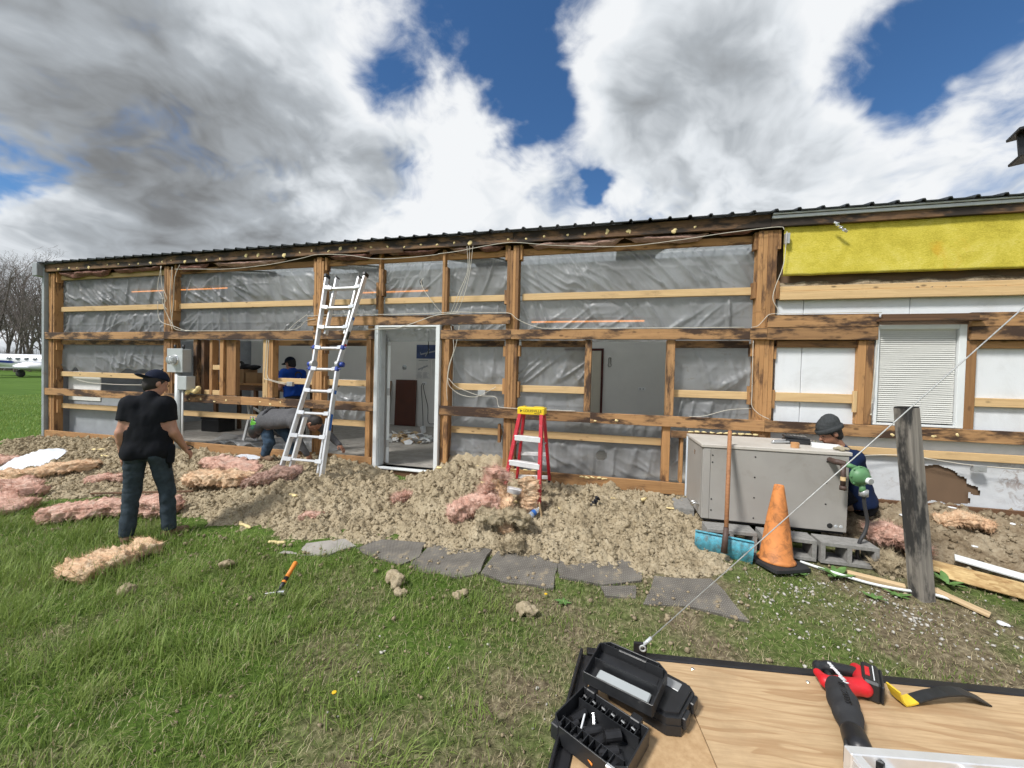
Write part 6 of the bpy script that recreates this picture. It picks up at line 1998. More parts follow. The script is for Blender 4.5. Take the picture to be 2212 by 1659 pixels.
# ---- pink fibreglass batts
def batt(name, P, wd, th, m, label, seed, group='torn fibreglass batts', twist=0.0, nu=60, nv=44, fray=1.0):
    """torn slab of fibre: boxy section swept along P, layered and ragged, with loose strands"""
    P = curve_pts([Vector(p) for p in P], 12)
    L = [0]
    for a_, b_ in zip(P, P[1:]):
        L.append(L[-1] + (b_ - a_).length)
    Q = []
    for i in range(nu):
        s_ = L[-1] * i / (nu - 1)
        k = max(0, min(len(P) - 2, np.searchsorted(L, s_) - 1))
        f_ = (s_ - L[k]) / max(L[k + 1] - L[k], 1e-6)
        Q.append(P[k].lerp(P[k + 1], f_))
    vs, nr, ly = np.zeros((nu, nv, 3)), np.zeros((nu, nv, 3)), np.zeros((nu, nv, 2))
    for i, q in enumerate(Q):
        t_ = (Q[min(i + 1, nu - 1)] - Q[max(i - 1, 0)]).normalized()
        sd = t_.cross(Vector((0, 0, 1)))
        if sd.length < 0.2:
            sd = Vector((1, -0.3, 0))
        sd.normalize()
        un = sd.cross(t_)
        tw = twist * (i / (nu - 1) - 0.5)
        sd, un = sd * math.cos(tw) + un * math.sin(tw), un * math.cos(tw) - sd * math.sin(tw)
        e = i / (nu - 1)
        end = min(1.0, min(e, 1 - e) * 14 + 0.05) ** 0.5
        wv = 0.62 + 0.75 * float(fbm(np.array(e * 6 + seed), np.array(seed * 1.3), 0, 3))
        tv = 0.55 + 0.85 * float(fbm(np.array(e * 7 + seed * 2), np.array(seed * 2.3), 4, 3))
        sh = 0.30 * wd * (float(fbm(np.array(e * 4 + seed), np.array(7.7 * seed), 9, 2)) - 0.5)
        for k in range(nv):
            a = 2 * math.pi * k / nv
            c_, s_ = math.cos(a), math.sin(a)
            cx_ = math.copysign(abs(c_) ** 0.42, c_) * wd / 2 * wv * end + sh
            cz_ = math.copysign(abs(s_) ** 0.50, s_) * th / 2 * tv * end
            vs[i, k] = q + sd * cx_ + un * cz_
            nr[i, k] = (sd * c_ + un * s_ * 1.3).normalized()
            ly[i, k] = (e * L[-1], cz_)
    V, N_ = vs.reshape(-1, 3), nr.reshape(-1, 3)
    ee, cz = ly.reshape(-1, 2).T
    k1_, k2_ = 10 + seed % 5, 30
    d_ = (fbm(V[:, 0] * k1_ + seed, V[:, 1] * k1_, V[:, 2] * k1_, 3) - 0.5) * 0.10
    d_ += (fbm(V[:, 0] * k2_ + seed, V[:, 1] * k2_, V[:, 2] * 60, 3) - 0.5) * 0.07 * fray
    d_ -= np.clip(0.30 - worley(V[:, 0] * 11 + seed, V[:, 1] * 11 + V[:, 2] * 9), 0, 1) * 0.05            # torn pits
    d_ += (vnoise(ee * 5 + seed, cz * 95, 3.0) - 0.5) * 0.030                                                # lamination
    V = V + N_ * (d_ * min(1.0, th / 0.11))[:, None]
    F = []
    for i in range(nu - 1):
        for k in range(nv):
            k2 = (k + 1) % nv
            F.append((i * nv + k, i * nv + k2, (i + 1) * nv + k2, (i + 1) * nv + k))
    F = np.array(F)
    T3 = np.concatenate([F[:, [0, 1, 2]], F[:, [0, 2, 3]]])
    # loose strands standing off the surface
    rg = np.random.default_rng(seed + 100)
    ns = int(2600 * fray)
    at = rg.integers(0, len(V), ns)
    dr = N_[at] + rg.normal(0, 0.75, (ns, 3))
    dr /= np.linalg.norm(dr, axis=1, keepdims=True)
    ln = rg.uniform(0.012, 0.055, ns) * min(1.2, th / 0.1) * fray
    sdv = np.cross(dr, rg.normal(0, 1, (ns, 3)))
    sdv /= np.maximum(np.linalg.norm(sdv, axis=1, keepdims=True), 1e-6)
    wv_ = rg.uniform(0.0010, 0.0028, ns)[:, None]
    b0 = V[at] - N_[at] * 0.006
    S = np.stack([b0 - sdv * wv_, b0 + sdv * wv_, b0 + dr * ln[:, None] + N_[at] * 0.004], 1).reshape(-1, 3)
    T3 = np.concatenate([T3, len(V) + np.arange(ns * 3).reshape(-1, 3)])
    o = np_obj(name, np.concatenate([V, S]), T3, M_[m])
    return tag(o, label, 'insulation', group)


def on(x, y, dz):
    return (x, y, surf(x, y) + dz)


batt('fibreglass_batt', [on(-4.08, 2.06, .05), on(-4.09, 2.3, .07), on(-4.10, 2.52, .07), on(-4.11, 2.70, .05)], 0.30, 0.11, 'orange_batt', 'peach coloured fibreglass batt lying alone on the grass', 1)
batt('fibreglass_batt', [on(-6.1, 2.88, .05), on(-5.75, 2.98, .09), on(-5.3, 3.17, .11), on(-4.95, 3.30, .10), on(-4.72, 3.36, .08)], 0.28, 0.15, 'pink_batt', 'long pink batt on the grass edge left of the black shirted man', 2, nu=90)
batt('fibreglass_batt', [on(-7.6, 2.9, .04), on(-7.0, 2.9, .08), on(-6.5, 2.88, .06)], 0.38, 0.12, 'pink_batt', 'ragged pink batt at the left edge of the picture', 3)
batt('fibreglass_batt', [on(-7.75, 3.35, .05), on(-7.3, 3.30, .09), on(-6.95, 3.22, .05)], 0.30, 0.12, 'pink_batt', 'small pink batt behind the ragged one at the left edge', 4)
batt('fibreglass_batt', [on(-8.6, 3.62, .04), on(-8.1, 3.65, .05), on(-7.6, 3.85, .07), on(-7.25, 4.05, .05)], 0.28, 0.12, 'orange_batt', 'tan curled batt beside the white plastic sheet at left', 5)
batt('fibreglass_batt', [on(-9.9, 3.95, .03), on(-9.4, 3.95, .06), on(-8.95, 3.98, .03)], 0.30, 0.14, 'pink_batt', 'dusty pink batt at far left below the building corner', 6)
batt('fibreglass_batt', [on(-6.9, 3.75, .01), on(-6.6, 3.78, .04), on(-6.3, 3.82, .01)], 0.20, 0.08, 'pink_batt', 'small pink tuft on the heap left of the black shirted man', 7)
batt('fibreglass_batt', [on(-5.9, 4.62, .02), on(-5.45, 4.50, .10), on(-4.95, 4.35, .09), on(-4.65, 4.22, .03)], 0.36, 0.13, 'pink_batt', 'upper pink batt piled beside the black shirted man', 8, nu=70)
batt('fibreglass_batt', [on(-5.35, 3.98, .06), on(-5.0, 3.92, .12), on(-4.75, 3.98, .12), on(-4.48, 4.08, .05)], 0.34, 0.15, 'orange_batt', 'lower peach batt piled beside the black shirted man', 9, nu=70)
batt('fibreglass_batt', [on(-4.50, 3.95, .03), on(-4.25, 4.0, .08), on(-3.95, 4.08, .06), on(-3.78, 4.12, .02)], 0.30, 0.13, 'rose_batt', 'dusty rose batt half buried left of the tall ladder foot', 10)
batt('fibreglass_batt', [on(-2.46, 4.12, .0), on(-2.36, 4.15, .05), on(-2.24, 4.16, .01)], 0.17, 0.12, 'pink_batt', 'small pink lump on the heap in front of the doorway', 11)
batt('fibreglass_batt', [on(-1.58, 3.72, .04), on(-1.42, 3.80, .07), on(-1.20, 3.86, .09), on(-1.05, 3.9, .05)], 0.26, 0.15, 'pink_batt', 'flat pink batt at the foot of the upright tuft', 12)
batt('fibreglass_batt', [on(-1.28, 3.96, .02), on(-1.22, 4.0, .16), on(-1.15, 4.03, .30), on(-1.13, 4.05, .42)], 0.20, 0.15, 'pink_batt', 'upright ragged pink tuft left of the red ladder', 13, fray=1.6)
batt('fibreglass_batt', [on(-1.16, 3.98, .30), on(-1.02, 3.92, .18), on(-0.98, 3.80, .08), on(-0.92, 3.62, .04)], 0.11, 0.07, 'orange_batt', 'peach strand trailing down from the upright pink tuft', 14, fray=1.5)
batt('fibreglass_batt', [on(-0.78, 4.12, .0), on(-0.79, 4.14, .12), on(-0.81, 4.18, .26), on(-0.84, 4.22, .36)], 0.17, 0.10, 'orange_batt', 'brownish batt piece standing under the red ladder steps', 15)
batt('fibreglass_batt', [(2.40, 4.30, .34), (2.55, 4.28, .38), (2.72, 4.25, .30), (2.84, 4.22, .22)], 0.19, 0.13, 'pink_batt', 'pink batt roll lying between the unit and the grey post', 16)
batt('fibreglass_batt', [on(-3.25, 3.55, .0), on(-3.1, 3.58, .03), on(-2.95, 3.60, .0)], 0.16, 0.06, 'pink_batt', 'faint pink tuft in the heap below the tall ladder', 17)
batt('fibreglass_batt', [on(3.25, 4.78, .02), on(3.45, 4.72, .05), on(3.62, 4.66, .02)], 0.26, 0.08, 'orange_batt', 'orange tuft on the brown soil right of the grey post', 18)
batt('cellulose_slab', [on(-1.22, 3.68, .06), on(-1.05, 3.66, .13), on(-0.88, 3.70, .12), on(-0.74, 3.78, .07)], 0.26, 0.10, 'cellulose', 'big tan slab of caked insulation in front of the red ladder', 19, group=None)
batt('cellulose_slab', [on(-0.95, 3.50, .02), on(-0.84, 3.52, .07), on(-0.72, 3.55, .03)], 0.18, 0.09, 'cellulose', 'small caked insulation chunk in front of the big slab', 20, group=None)
batt('cellulose_slab', [on(2.30, 4.05, .0), on(2.40, 4.02, .06), on(2.52, 4.02, .02)], 0.24, 0.14, 'cellulose', 'tan caked clump at the right end of the concrete blocks', 21, group=None)

# ---- white plastic bag, bottle, clods and foam scraps
nu, nv = 30, 18
U, Vv = np.meshgrid(np.linspace(-1, 1, nu), np.linspace(-1, 1, nv), indexing='ij')
rr = np.sqrt(U ** 2 + Vv ** 2)
bx_, by_ = -8.62 + U * 0.34 - 0.1 * Vv, 3.98 + 0.16 * U + Vv * 0.24
bz_ = np.vectorize(lambda a, b_: surf(a, b_))(bx_, by_) * 0.2 + 0.8 * (surf(-8.6, 4.0)) + 0.085 + 0.05 * (fbm(U * 3, Vv * 3, 2, 3) - 0.5) - 0.05 * np.clip(rr - 0.6, 0, 1) + 0.05 * U + 0.13 * Vv
o = np_obj('plastic_scrap', np.stack([bx_, by_, bz_], -1).reshape(-1, 3), grid_faces(nu, nv)[((U ** 2 + Vv ** 2 < 1.15).ravel()[grid_faces(nu, nv)]).all(1)], M_['bag_white'])
tag(o, 'crumpled white plastic sheet on the heap at left', 'plastic sheet')
t = thing('water_bottle', on(-0.74, 4.05, 0.05), 'clear plastic water bottle lying below the red ladder', 'bottle')
BMx = T(*on(-0.74, 4.05, 0.075)) @ RZ(math.radians(55)) @ RY(math.radians(70))
MB().lathe([(0, -0.10), (0.03, -0.10), (0.033, -0.09), (0.031, -0.05), (0.033, -0.02), (0.031, 0.02), (0.032, 0.04), (0.022, 0.075), (0.013, 0.09), (0.013, 0.1)], 18).build('bottle_body', M_['bottle_clear'], t, BMx, True)
MB().lathe([(0.0335, -0.01), (0.0335, 0.03)], 18).build('bottle_label', M_['print_blue'], t, BMx, True)
MB().lathe([(0.0, 0.112), (0.015, 0.112), (0.016, 0.092), (0.013, 0.09)], 14).build('cap', M_['white_plastic'], t, BMx)


def clod(x, y, r, label, m='clod', seed=0):
    f = Field((x - 2 * r, y - 2 * r, -0.05), (x + 2 * r, y + 2 * r, 0.2 + r), r / 9)
    r_ = random.Random(seed)
    z = float(gzb(x, y)) + r * 0.45
    for i in range(6):
        f.ell((x + r_.uniform(-.6, .6) * r, y + r_.uniform(-.5, .5) * r, z + r_.uniform(-.2, .3) * r), (r * .6, r * .55, r * .45), k=r * 0.15)
    f.rough(r * 0.42, 1.6 / r, 1.6 / r, 1.6 / r, seed, 4)
    o = f.build('insulation_clod', M_['cellulose'])
    return tag(o, label, 'clod', 'clods on the grass')


clod(-1.62, 2.78, 0.085, 'largest tan clod on the grass below the doorway', seed=1)
clod(-1.52, 2.66, 0.045, 'small tan clod touching the largest clod on the grass', seed=2)
clod(-0.52, 2.72, 0.075, 'tan clod with a pale tip on the grass right of centre', seed=3)
clod(-1.07, 2.80, 0.05, 'tan clod on the grass near the walkway mats', seed=4)
#clod(-2.60, 2.06, 0.05, 'tan clod on the grass left of the hammer', seed=5)
clod(-3.15, 2.62, 0.06, 'tan clod on the grass right of the boots', seed=6)
clod(-3.5, 2.12, 0.06, 'tan clod in the grass right of the peach batt', seed=7)
#clod(-3.95, 1.88, 0.045, 'tan clod in the grass below the peach batt', seed=8)
#clod(-5.75, 2.62, 0.05, 'tan clod on the grass below the long pink batt', seed=9)
#clod(-2.0, 1.62, 0.035, 'tan clod on bare grass at lower centre left', seed=10)


def foam_bit(x, y, l_, w_, rz, label, m='foam_yellow', dz=0.012, seed=0, tilt=0.0):
    f = Field((-l_ * .75, -w_ * 1.4, -w_), (l_ * .75, w_ * 1.4, w_), max(0.004, w_ / 5))
    r_ = random.Random(seed)
    for i in range(5):
        f.ell((-l_ / 2 + l_ * i / 4, r_.uniform(-.3, .3) * w_, r_.uniform(-.15, .15) * w_), (l_ / 6 + w_ * .25, w_ * r_.uniform(.4, .6), w_ * .38), k=w_ * .2)
    o = f.build('foam_scrap', M_[m], None, T(*on(x, y, dz)) @ RZ(rz) @ RY(tilt))
    return tag(o, label, 'foam scrap', 'yellow foam scraps')


for i, (x, y, l_, w_, rz, lb, tl) in enumerate((
        (-8.2, 4.55, .20, .06, .3, 'yellow foam scrap high on the heap below the left bay', 0), (-9.1, 4.35, .20, .05, .1, 'long yellow foam scrap above the white plastic', 0), (-8.75, 4.42, .14, .06, .5, 'yellow foam scrap just above the white plastic', 0),
        (-7.9, 4.45, .18, .05, 0, 'yellow foam scrap in the middle of the left heap', 0), (-7.3, 4.2, .16, .05, .2, 'yellow foam scrap right of the white plastic', 0), (-6.7, 4.15, .12, .05, .6, 'yellow foam scrap left of the black shirted man', 0),
        (-3.75, 3.30, .26, .045, -.35, 'pale foam stick on the grass right of the black shirted man', 0), (-4.28, 3.05, .14, .03, .3, 'pale foam splinter between the legs of the man', 0), (-4.2, 4.25, .16, .035, 1.2, 'upright yellow foam stick on the heap left of the tall ladder', 1.3),
        (-3.55, 3.75, .12, .05, -.3, 'yellow foam scrap on the heap below the tall ladder', 0), (-3.1, 3.08, .15, .05, .2, 'yellow foam scrap at the grass edge below the ladder', 0), (-2.15, 4.75, .07, .05, 0, 'round yellow foam lump in front of the doorway', 0),
        (-1.45, 4.55, .10, .04, .2, 'yellow foam lump right of the doorway on the heap', 0), (-1.05, 4.4, .10, .06, .5, 'yellow foam lump left of the red ladder', 0), (-0.52, 4.35, .10, .06, -.5, 'yellow foam lump just right of the red ladder', 0),
        (-0.45, 4.25, .10, .04, -.7, 'smaller foam lump right of the red ladder', 0), (0.45, 4.75, .12, .06, .9, 'yellow foam scrap below the holed plastic panel', 0), (0.1, 4.72, .12, .03, .1, 'flat foam scrap below the sill left of the unit', 0),
        (0.75, 4.7, .10, .03, -.1, 'flat foam scrap close to the unit', 0), (3.9, 4.4, .07, .06, 0, 'yellow foam lump on the brown soil at far right', 0))):
    foam_bit(x, y, l_ * .8, w_ * .8, rz, lb, seed=i, tilt=tl)
o = foam_bit(-0.66, 4.10, 0.16, 0.03, 0.3, 'yellow wood splinter standing under the red ladder', 'scrap_wood', 0.07, 77, 1.4)
b = MB()
for i in range(5):
    b.box((-.03, -.02, -.01), (.03, .02, .01), .004, 0, T(0.012 * i, 0.01 * (i % 2), 0.02 * i) @ RZ(i) @ RY(.6 * i))
solo(b, 'black_glove', M_['cloth_dark'], 'black crumpled glove on the heap right of the red ladder', 'glove', T(*on(-0.12, 4.38, 0.03)))

# ---- walkway of ribbed mats
mats_ = [([(-2.894, 2.943), (-2.839, 3.106), (-2.516, 3.293), (-2.328, 3.217), (-2.49, 3.004)], 'leftmost pale mat of the walkway in front of the heap'),
         ([(-2.254, 3.185), (-2.171, 3.361), (-1.708, 3.42), (-1.655, 3.198), (-1.755, 3.046), (-2.132, 3.118)], 'second walkway mat from the left'),
         ([(-1.623, 3.093), (-1.581, 3.42), (-1.061, 3.46), (-1.049, 3.131), (-1.13, 3.011), (-1.553, 3.005)], 'third walkway mat from the left'),
         ([(-0.981, 3.114), (-0.924, 3.46), (-0.414, 3.52), (-0.414, 3.324), (-0.397, 3.07), (-0.698, 3.043)], 'fourth walkway mat from the left'),
         ([(-0.373, 3.52), (-0.109, 3.63), (0.355, 3.60), (0.28, 3.332), (0.001, 3.2), (-0.321, 3.214)], 'fifth walkway mat, tilted up at its rear edge'),
         ([(0.002, 3.17), (0.255, 3.233), (0.231, 3.09), (0.038, 3.06)], 'small broken walkway mat left of the last one'),
         ([(0.348, 3.05), (0.451, 3.407), (0.85, 3.46), (0.91, 3.338), (1.0, 3.03), (0.618, 3.09)], 'rightmost walkway mat pointing to the deck')]
for i, (poly, lb) in enumerate(mats_):
    cx_, cy_ = np.mean(poly, 0)
    pp = []
    for k in range(len(poly)):          # worn, slightly wavy edges
        a_, b_ = np.array(poly[k]), np.array(poly[(k + 1) % len(poly)])
        for s_ in range(6):
            q = a_ + (b_ - a_) * s_ / 6
            q = q + (np.array([float(vnoise(np.array(q[0] * 9 + i), np.array(q[1] * 9))), float(vnoise(np.array(q[0] * 9), np.array(q[1] * 9 + 50)))]) - .5) * 0.03
            pp.append((q[0] - cx_, q[1] - cy_))
    sl_y = 0.1 if cy_ > 2.8 else 0
    pp = [(x_ * 1.10, y_ * 1.06) for x_, y_ in pp]
    Mm = T(cx_, cy_, float(gz(cx_, cy_)) - 0.002) @ RX(math.atan(sl_y) + random.uniform(0, .02)) @ RY(random.uniform(-.015, .015))
    b = MB().prism(pp, 0, 0.02)
    o = b.build('walkway_mat', M_['concrete'] if i == 0 else M_['ribbed_mat'], None, Mm)
    tag(o, lb, 'mat', 'walkway mats')

# ---- hammer in the grass
t = thing('hammer', (-2.46, 2.50, 0.03), 'hammer with orange and black handle stuck in the grass', 'hammer')
HM = frame((-2.44, 2.62, 0.16), Vector((0.03, -0.20, -0.13)), Vector((1, 0, 0.1)))
MB().tube([HM @ Vector((0, 0, 0)), HM @ Vector((0.01, 0, 0)), HM @ Vector((0.07, 0, 0)), HM @ Vector((0.13, 0, 0))], [0.012, 0.018, 0.016, 0.018], 12).build('grip', M_['hammer_orange'], t, I4, True)
MB().tube([HM @ Vector((0.13, 0, 0)), HM @ Vector((0.25, 0, 0))], [0.0175, 0.013], 12).build('shaft', M_['black_plastic'], t, I4, True)
MB().tube([HM @ Vector((0.16, 0, 0)), HM @ Vector((0.175, 0, 0))], [0.0178, 0.0174], 12).build('grip_band', M_['hammer_orange'], t, I4, True)
MB().tube([HM @ Vector((0.25, 0, 0.01)), HM @ Vector((0.25, 0, 0.065))], [0.015, 0.018], 12).bar(HM @ Vector((0.25, 0, -0.01)), HM @ Vector((0.26, 0, -0.10)), 0.02, 0.016, ch=0.002).build('head', M_['chrome'], t, I4)

# ---- scrap boards right of the grey post
def plank(p, q, wd, th, m, label, cat='board', tw=(0, 0, 1), name='scrap_board', group=None):
    p, q = Vector(p), Vector(q)
    Mx = frame((p + q) / 2, q - p, tw)
    L_ = (q - p).length / 2
    b = MB().box((-L_, -wd / 2, -th / 2), (L_, wd / 2, th / 2), min(0.003, th * 0.2))
    return solo(b, name, M_[m], label, cat, Mx, group)


plank(on(2.62, 4.15, .06), on(3.55, 3.74, .035), 0.17, 0.012, 'osb', 'tan splintered panel lying right of the grey post', tw=(0.1, -0.30, 1))
plank(on(2.75, 3.98, .045), on(3.45, 3.60, .05), 0.10, 0.012, 'osb', 'narrow tan panel overlapping the splintered one', tw=(-.1, -.35, 1))
plank(on(3.0, 4.20, .06), on(3.48, 3.92, .06), 0.09, 0.018, 'frame_white', 'white painted board on the scrap at right', tw=(0.1, -0.3, 1))
plank(on(3.28, 3.72, .05), on(3.8, 3.60, .05), 0.26, 0.012, 'osb', 'brown panel corner at the right edge of the picture', tw=(0, -.3, 1))
plank(on(3.15, 3.66, .05), on(3.32, 3.60, .055), 0.07, 0.015, 'frame_white', 'small white board piece below the tan panels', tw=(0, -.2, 1))
plank(on(3.05, 3.48, .03), on(3.7, 3.38, .03), 0.05, 0.02, 'black_steel', 'dark strip under the scrap at the right edge', tw=(0, -.2, 1))
plank(on(2.50, 3.70, .05), on(2.72, 3.50, .03), 0.06, 0.02, 'scrap_wood', 'short pale offcut at the foot of the grey post', tw=(0, -.2, 1))
plank(on(2.02, 3.84, .03), on(2.34, 3.70, .025), 0.045, 0.035, 'scrap_wood', 'short wood block lying left of the grey post', tw=(0, -.2, 1))
b = MB().tube(curve_pts([on(1.72, 3.95, .025), on(1.9, 3.85, .03), on(2.1, 3.72, .028), on(2.30, 3.66, .03), on(2.45, 3.66, .03), on(2.6, 3.6, .03)], 8), 0.011, 8)
solo(b, 'white_strip', M_['frame_white'], 'long thin white strip on the ground from cone to post', 'strip')
plank(on(1.25, 3.95, .03), on(1.42, 3.88, .03), 0.02, 0.008, 'scrap_wood', 'thin splinter between the shovel and the cone', 'splinter', name='wood_splinter')
for i, (x, y, w_, lb) in enumerate(((3.1, 4.9, .05, 'white foam fragment nearest the wall at right'), (2.95, 4.75, .04, 'white foam fragment beside the grey post top'), (3.85, 4.75, .06, 'white foam fragment on the soil at far right'), (3.5, 4.95, .04, 'white foam fragment below the broken sheathing'), (3.25, 4.35, .035, 'white foam fragment beside the tan panel'), (2.75, 3.45, .05, 'white stone-like fragment right of the post foot'))):
    f = Field((-w_, -w_, -w_), (w_, w_, w_), w_ / 7)
    for k in range(4):
        f.ell((random.uniform(-.4, .4) * w_, random.uniform(-.4, .4) * w_, 0), (w_ * .45, w_ * .35, w_ * .2), k=0.004)
    tag(f.build('foam_fragment', M_['white_plastic'], None, T(*on(x, y, .015)) @ RZ(i)), lb, 'foam fragment', 'white foam fragments')
plank(on(-6.3, 3.42, .03), on(-4.9, 3.62, .05), 0.03, 0.02, 'wood_dark', 'dark thin stick lying on the heap left of the man', 'stick', name='stick')
# scrap of white liner sticking out by the bent man
U, Vv = np.meshgrid(np.linspace(0, .5, 14), np.linspace(0, .18, 7), indexing='ij')
o = np_obj('liner_scrap', np.stack([-5.75 + U, 4.82 + Vv, 0.33 + 0.05 * fbm(U * 8, Vv * 8, 1, 2) + 0 * U], -1).reshape(-1, 3), grid_faces(14, 7), M_['bag_white'])
tag(o, 'white liner scrap on the heap left of the bending man', 'plastic sheet')

# ================================================================== people
def A(*v):
    return np.array(v, float)


def unit(v):
    v = np.array(v, float)
    return v / max(np.linalg.norm(v), 1e-9)


def hand(f, w_, d, palm, thumb, curl=0.5, s=1.0):
    """palm, four unequal fingers with a bend, thumb from the side of the palm"""
    d, palm, thumb = unit(d), unit(palm), unit(thumb)
    c = w_ + d * 0.045 * s
    f.cap(w_, c, 0.024 * s, 0.028 * s, k=0.012)
    f.ell(c, (0.042 * s, 0.018 * s, 0.048 * s), np.stack([thumb, palm, d], 1), k=0.012)
    for i, (o, L) in enumerate(((0.030, 0.070), (0.010, 0.078), (-0.011, 0.072), (-0.030, 0.056))):
        b = c + d * 0.038 * s + thumb * o * s
        m = b + unit(d + palm * curl * 0.6) * L * 0.52 * s
        e = m + unit(d * (1 - curl * 0.6) + palm * curl * 1.5) * L * 0.50 * s
        f.cap(b, m, 0.0098 * s, 0.009 * s, k=0.003).cap(m, e, 0.009 * s, 0.0078 * s, k=0.002)
    b = c - d * 0.018 * s + thumb * 0.034 * s
    m = b + unit(d * 0.6 + thumb * 0.75 + palm * 0.2) * 0.038 * s
    f.cap(b, m, 0.012 * s, 0.0105 * s, k=0.006).cap(m, m + unit(d + thumb * 0.15 + palm * 0.35) * 0.032 * s, 0.0105 * s, 0.009 * s, k=0.003)


def person(label, base, J, face, crown, shirt, trousers, skin='skin', sleeve='short', cap=None, beanie=None, hair=True, belly=0.0, footdir=None, hands=None, collar=False, hem=None):
    pr = thing('person', base, label, 'person')
    J = {k: A(*v) for k, v in J.items()}
    pts = np.array(list(J.values()))
    lo, hi = pts.min(0) - 0.26, pts.max(0) + 0.26
    F_, U_ = unit(face), unit(crown)
    F_ = unit(F_ - U_ * (F_ @ U_))
    R_ = np.cross(F_, U_)
    HR = np.stack([R_, F_, U_], 1)
    hc = J['head']
    side = unit(J['sr'] - J['sl'])
    spine = unit(J['neck'] - J['pel'])
    fwd = unit(np.cross(spine, side)) * -1
    fwd = unit(np.cross(side, spine)) * -1 if False else unit(np.cross(spine, side))
    # --- one continuous body
    f = Field(lo, hi, 0.009)

    def torso(f, e):
        hl, hr, sl, sr = J['hl'], J['hr'], J['sl'], J['sr']
        f.cap(hl + spine * 0.03, sl * 0.72 + J['neck'] * 0.28 - spine * 0.06, 0.112 + e + belly * 0.6, 0.098 + e, k=0.05)
        f.cap(hr + spine * 0.03, sr * 0.72 + J['neck'] * 0.28 - spine * 0.06, 0.112 + e + belly * 0.6, 0.098 + e, k=0.05)
        f.cap(J['pel'], J['chest'], 0.118 + e + belly, 0.122 + e, k=0.05)
        f.cap(sl, sr, 0.062 + e, k=0.05)
        f.cap(J['chest'] + spine * 0.08, J['neck'] - spine * 0.01, 0.075 + e, 0.062 + e, k=0.05)
    torso(f, -0.012)
    f.cap(J['neck'] - spine * 0.03, hc - U_ * 0.05 - F_ * 0.015, 0.060, 0.056, k=0.03)
    f.ell(hc + U_ * 0.018 - F_ * 0.008, (0.077, 0.098, 0.104), HR, k=0.01)
    f.ell(hc - U_ * 0.055 + F_ * 0.028, (0.056, 0.064, 0.066), HR, k=0.03)
    f.cap(hc + F_ * 0.088 + U_ * 0.004, hc + F_ * 0.108 - U_ * 0.030, 0.010, 0.016, k=0.014)
    f.cap(hc + F_ * 0.080 - U_ * 0.062 - R_ * 0.02, hc + F_ * 0.080 - U_ * 0.062 + R_ * 0.02, 0.011, k=0.012)
    f.cap(hc + F_ * 0.085 + U_ * 0.024 - R_ * 0.034, hc + F_ * 0.085 + U_ * 0.024 + R_ * 0.034, 0.012, k=0.012)
    for s in (-1, 1):
        f.ell(hc + R_ * 0.080 * s - F_ * 0.008 - U_ * 0.012, (0.011, 0.022, 0.032), HR, k=0.008)
    for q in 'lr':
        f.cap(J['s' + q], J['e' + q], 0.056, 0.045, k=0.03).cap(J['e' + q], J['w' + q], 0.046, 0.029, k=0.02)
        f.cap(J['e' + q], J['e' + q] * 0.65 + J['w' + q] * 0.35, 0.046, 0.044, k=0.015)
        f.cap(J['h' + q], J['k' + q], 0.078, 0.056, k=0.03).cap(J['k' + q], J['a' + q], 0.062, 0.042, k=0.02)
        hd = (hands or {}).get(q)
        if hd:
            hand(f, J['w' + q], *hd)
        else:
            f.ell(J['w' + q], (0.035, 0.035, 0.05), k=0.02)
    f.build('body', M_[skin], pr, I4)
    # eyes
    for s in (-1, 1):
        b = MB().lathe([(0, 0.006), (0.007, 0.004), (0.010, 0), (0, -0.002)], 10, 0, Matrix(((R_[0], U_[0], F_[0], 0), (R_[1], U_[1], F_[1], 0), (R_[2], U_[2], F_[2], 0), (0, 0, 0, 1))))
        c = hc + F_ * 0.088 + R_ * 0.031 * s + U_ * 0.004
        b.build('eye', M_['print_black'], pr, T(*c), True)
    # --- shirt
    g = Field(lo, hi, 0.010)
    torso(g, 0.006)
    g.cap(J['hl'], J['hr'], 0.116, k=0.05).cap(J['pel'] - spine * 0.06, J['pel'] + spine * 0.10, 0.134 + belly, 0.132 + belly, k=0.05)
    for q in 'lr':
        g.ell(J['h' + q] - fwd * 0.045, (0.088, 0.088, 0.10), k=0.04)
    for q in 'lr':
        if sleeve == 'short':
            e = J['s' + q] * 0.40 + J['e' + q] * 0.60
            g.cap(J['s' + q], e, 0.076, 0.072, k=0.035)
            d_ = unit(J['e' + q] - J['s' + q])
            # flat sleeve opening
            ax = [g.lo[i] + g.h * np.arange(g.n[i]) for i in range(3)]
            X, Y, Z = np.meshgrid(*ax, indexing='ij')
            pl = (X - e[0]) * d_[0] + (Y - e[1]) * d_[1] + (Z - e[2]) * d_[2]
            dist = np.sqrt((X - e[0]) ** 2 + (Y - e[1]) ** 2 + (Z - e[2]) ** 2)
            loc_ = (dist < 0.11) & (pl > 0)
            g.F[loc_] = np.maximum(g.F[loc_], pl[loc_])
        else:
            g.cap(J['s' + q], J['e' + q], 0.072, 0.060, k=0.035).cap(J['e' + q], J['w' + q], 0.060, 0.042, k=0.02)
    if collar:
        g.cap(J['neck'], J['neck'] + spine * 0.03, 0.07, 0.066, k=0.02)
    g.half(J['pel'] - spine * (0.05 if hem is None else hem), -spine)
    g.rough(0.013, 11, 11, 6, 3)
    g.build('shirt', M_[shirt], pr, I4)
    # --- trousers
    g = Field(lo, hi, 0.010)
    g.cap(J['hl'] + spine * 0.03, J['hr'] + spine * 0.03, 0.108, k=0.05).cap(J['pel'] - spine * 0.02, J['pel'] + spine * 0.04, 0.108, k=0.05)
    g.half(J['pel'] + spine * 0.065, spine)
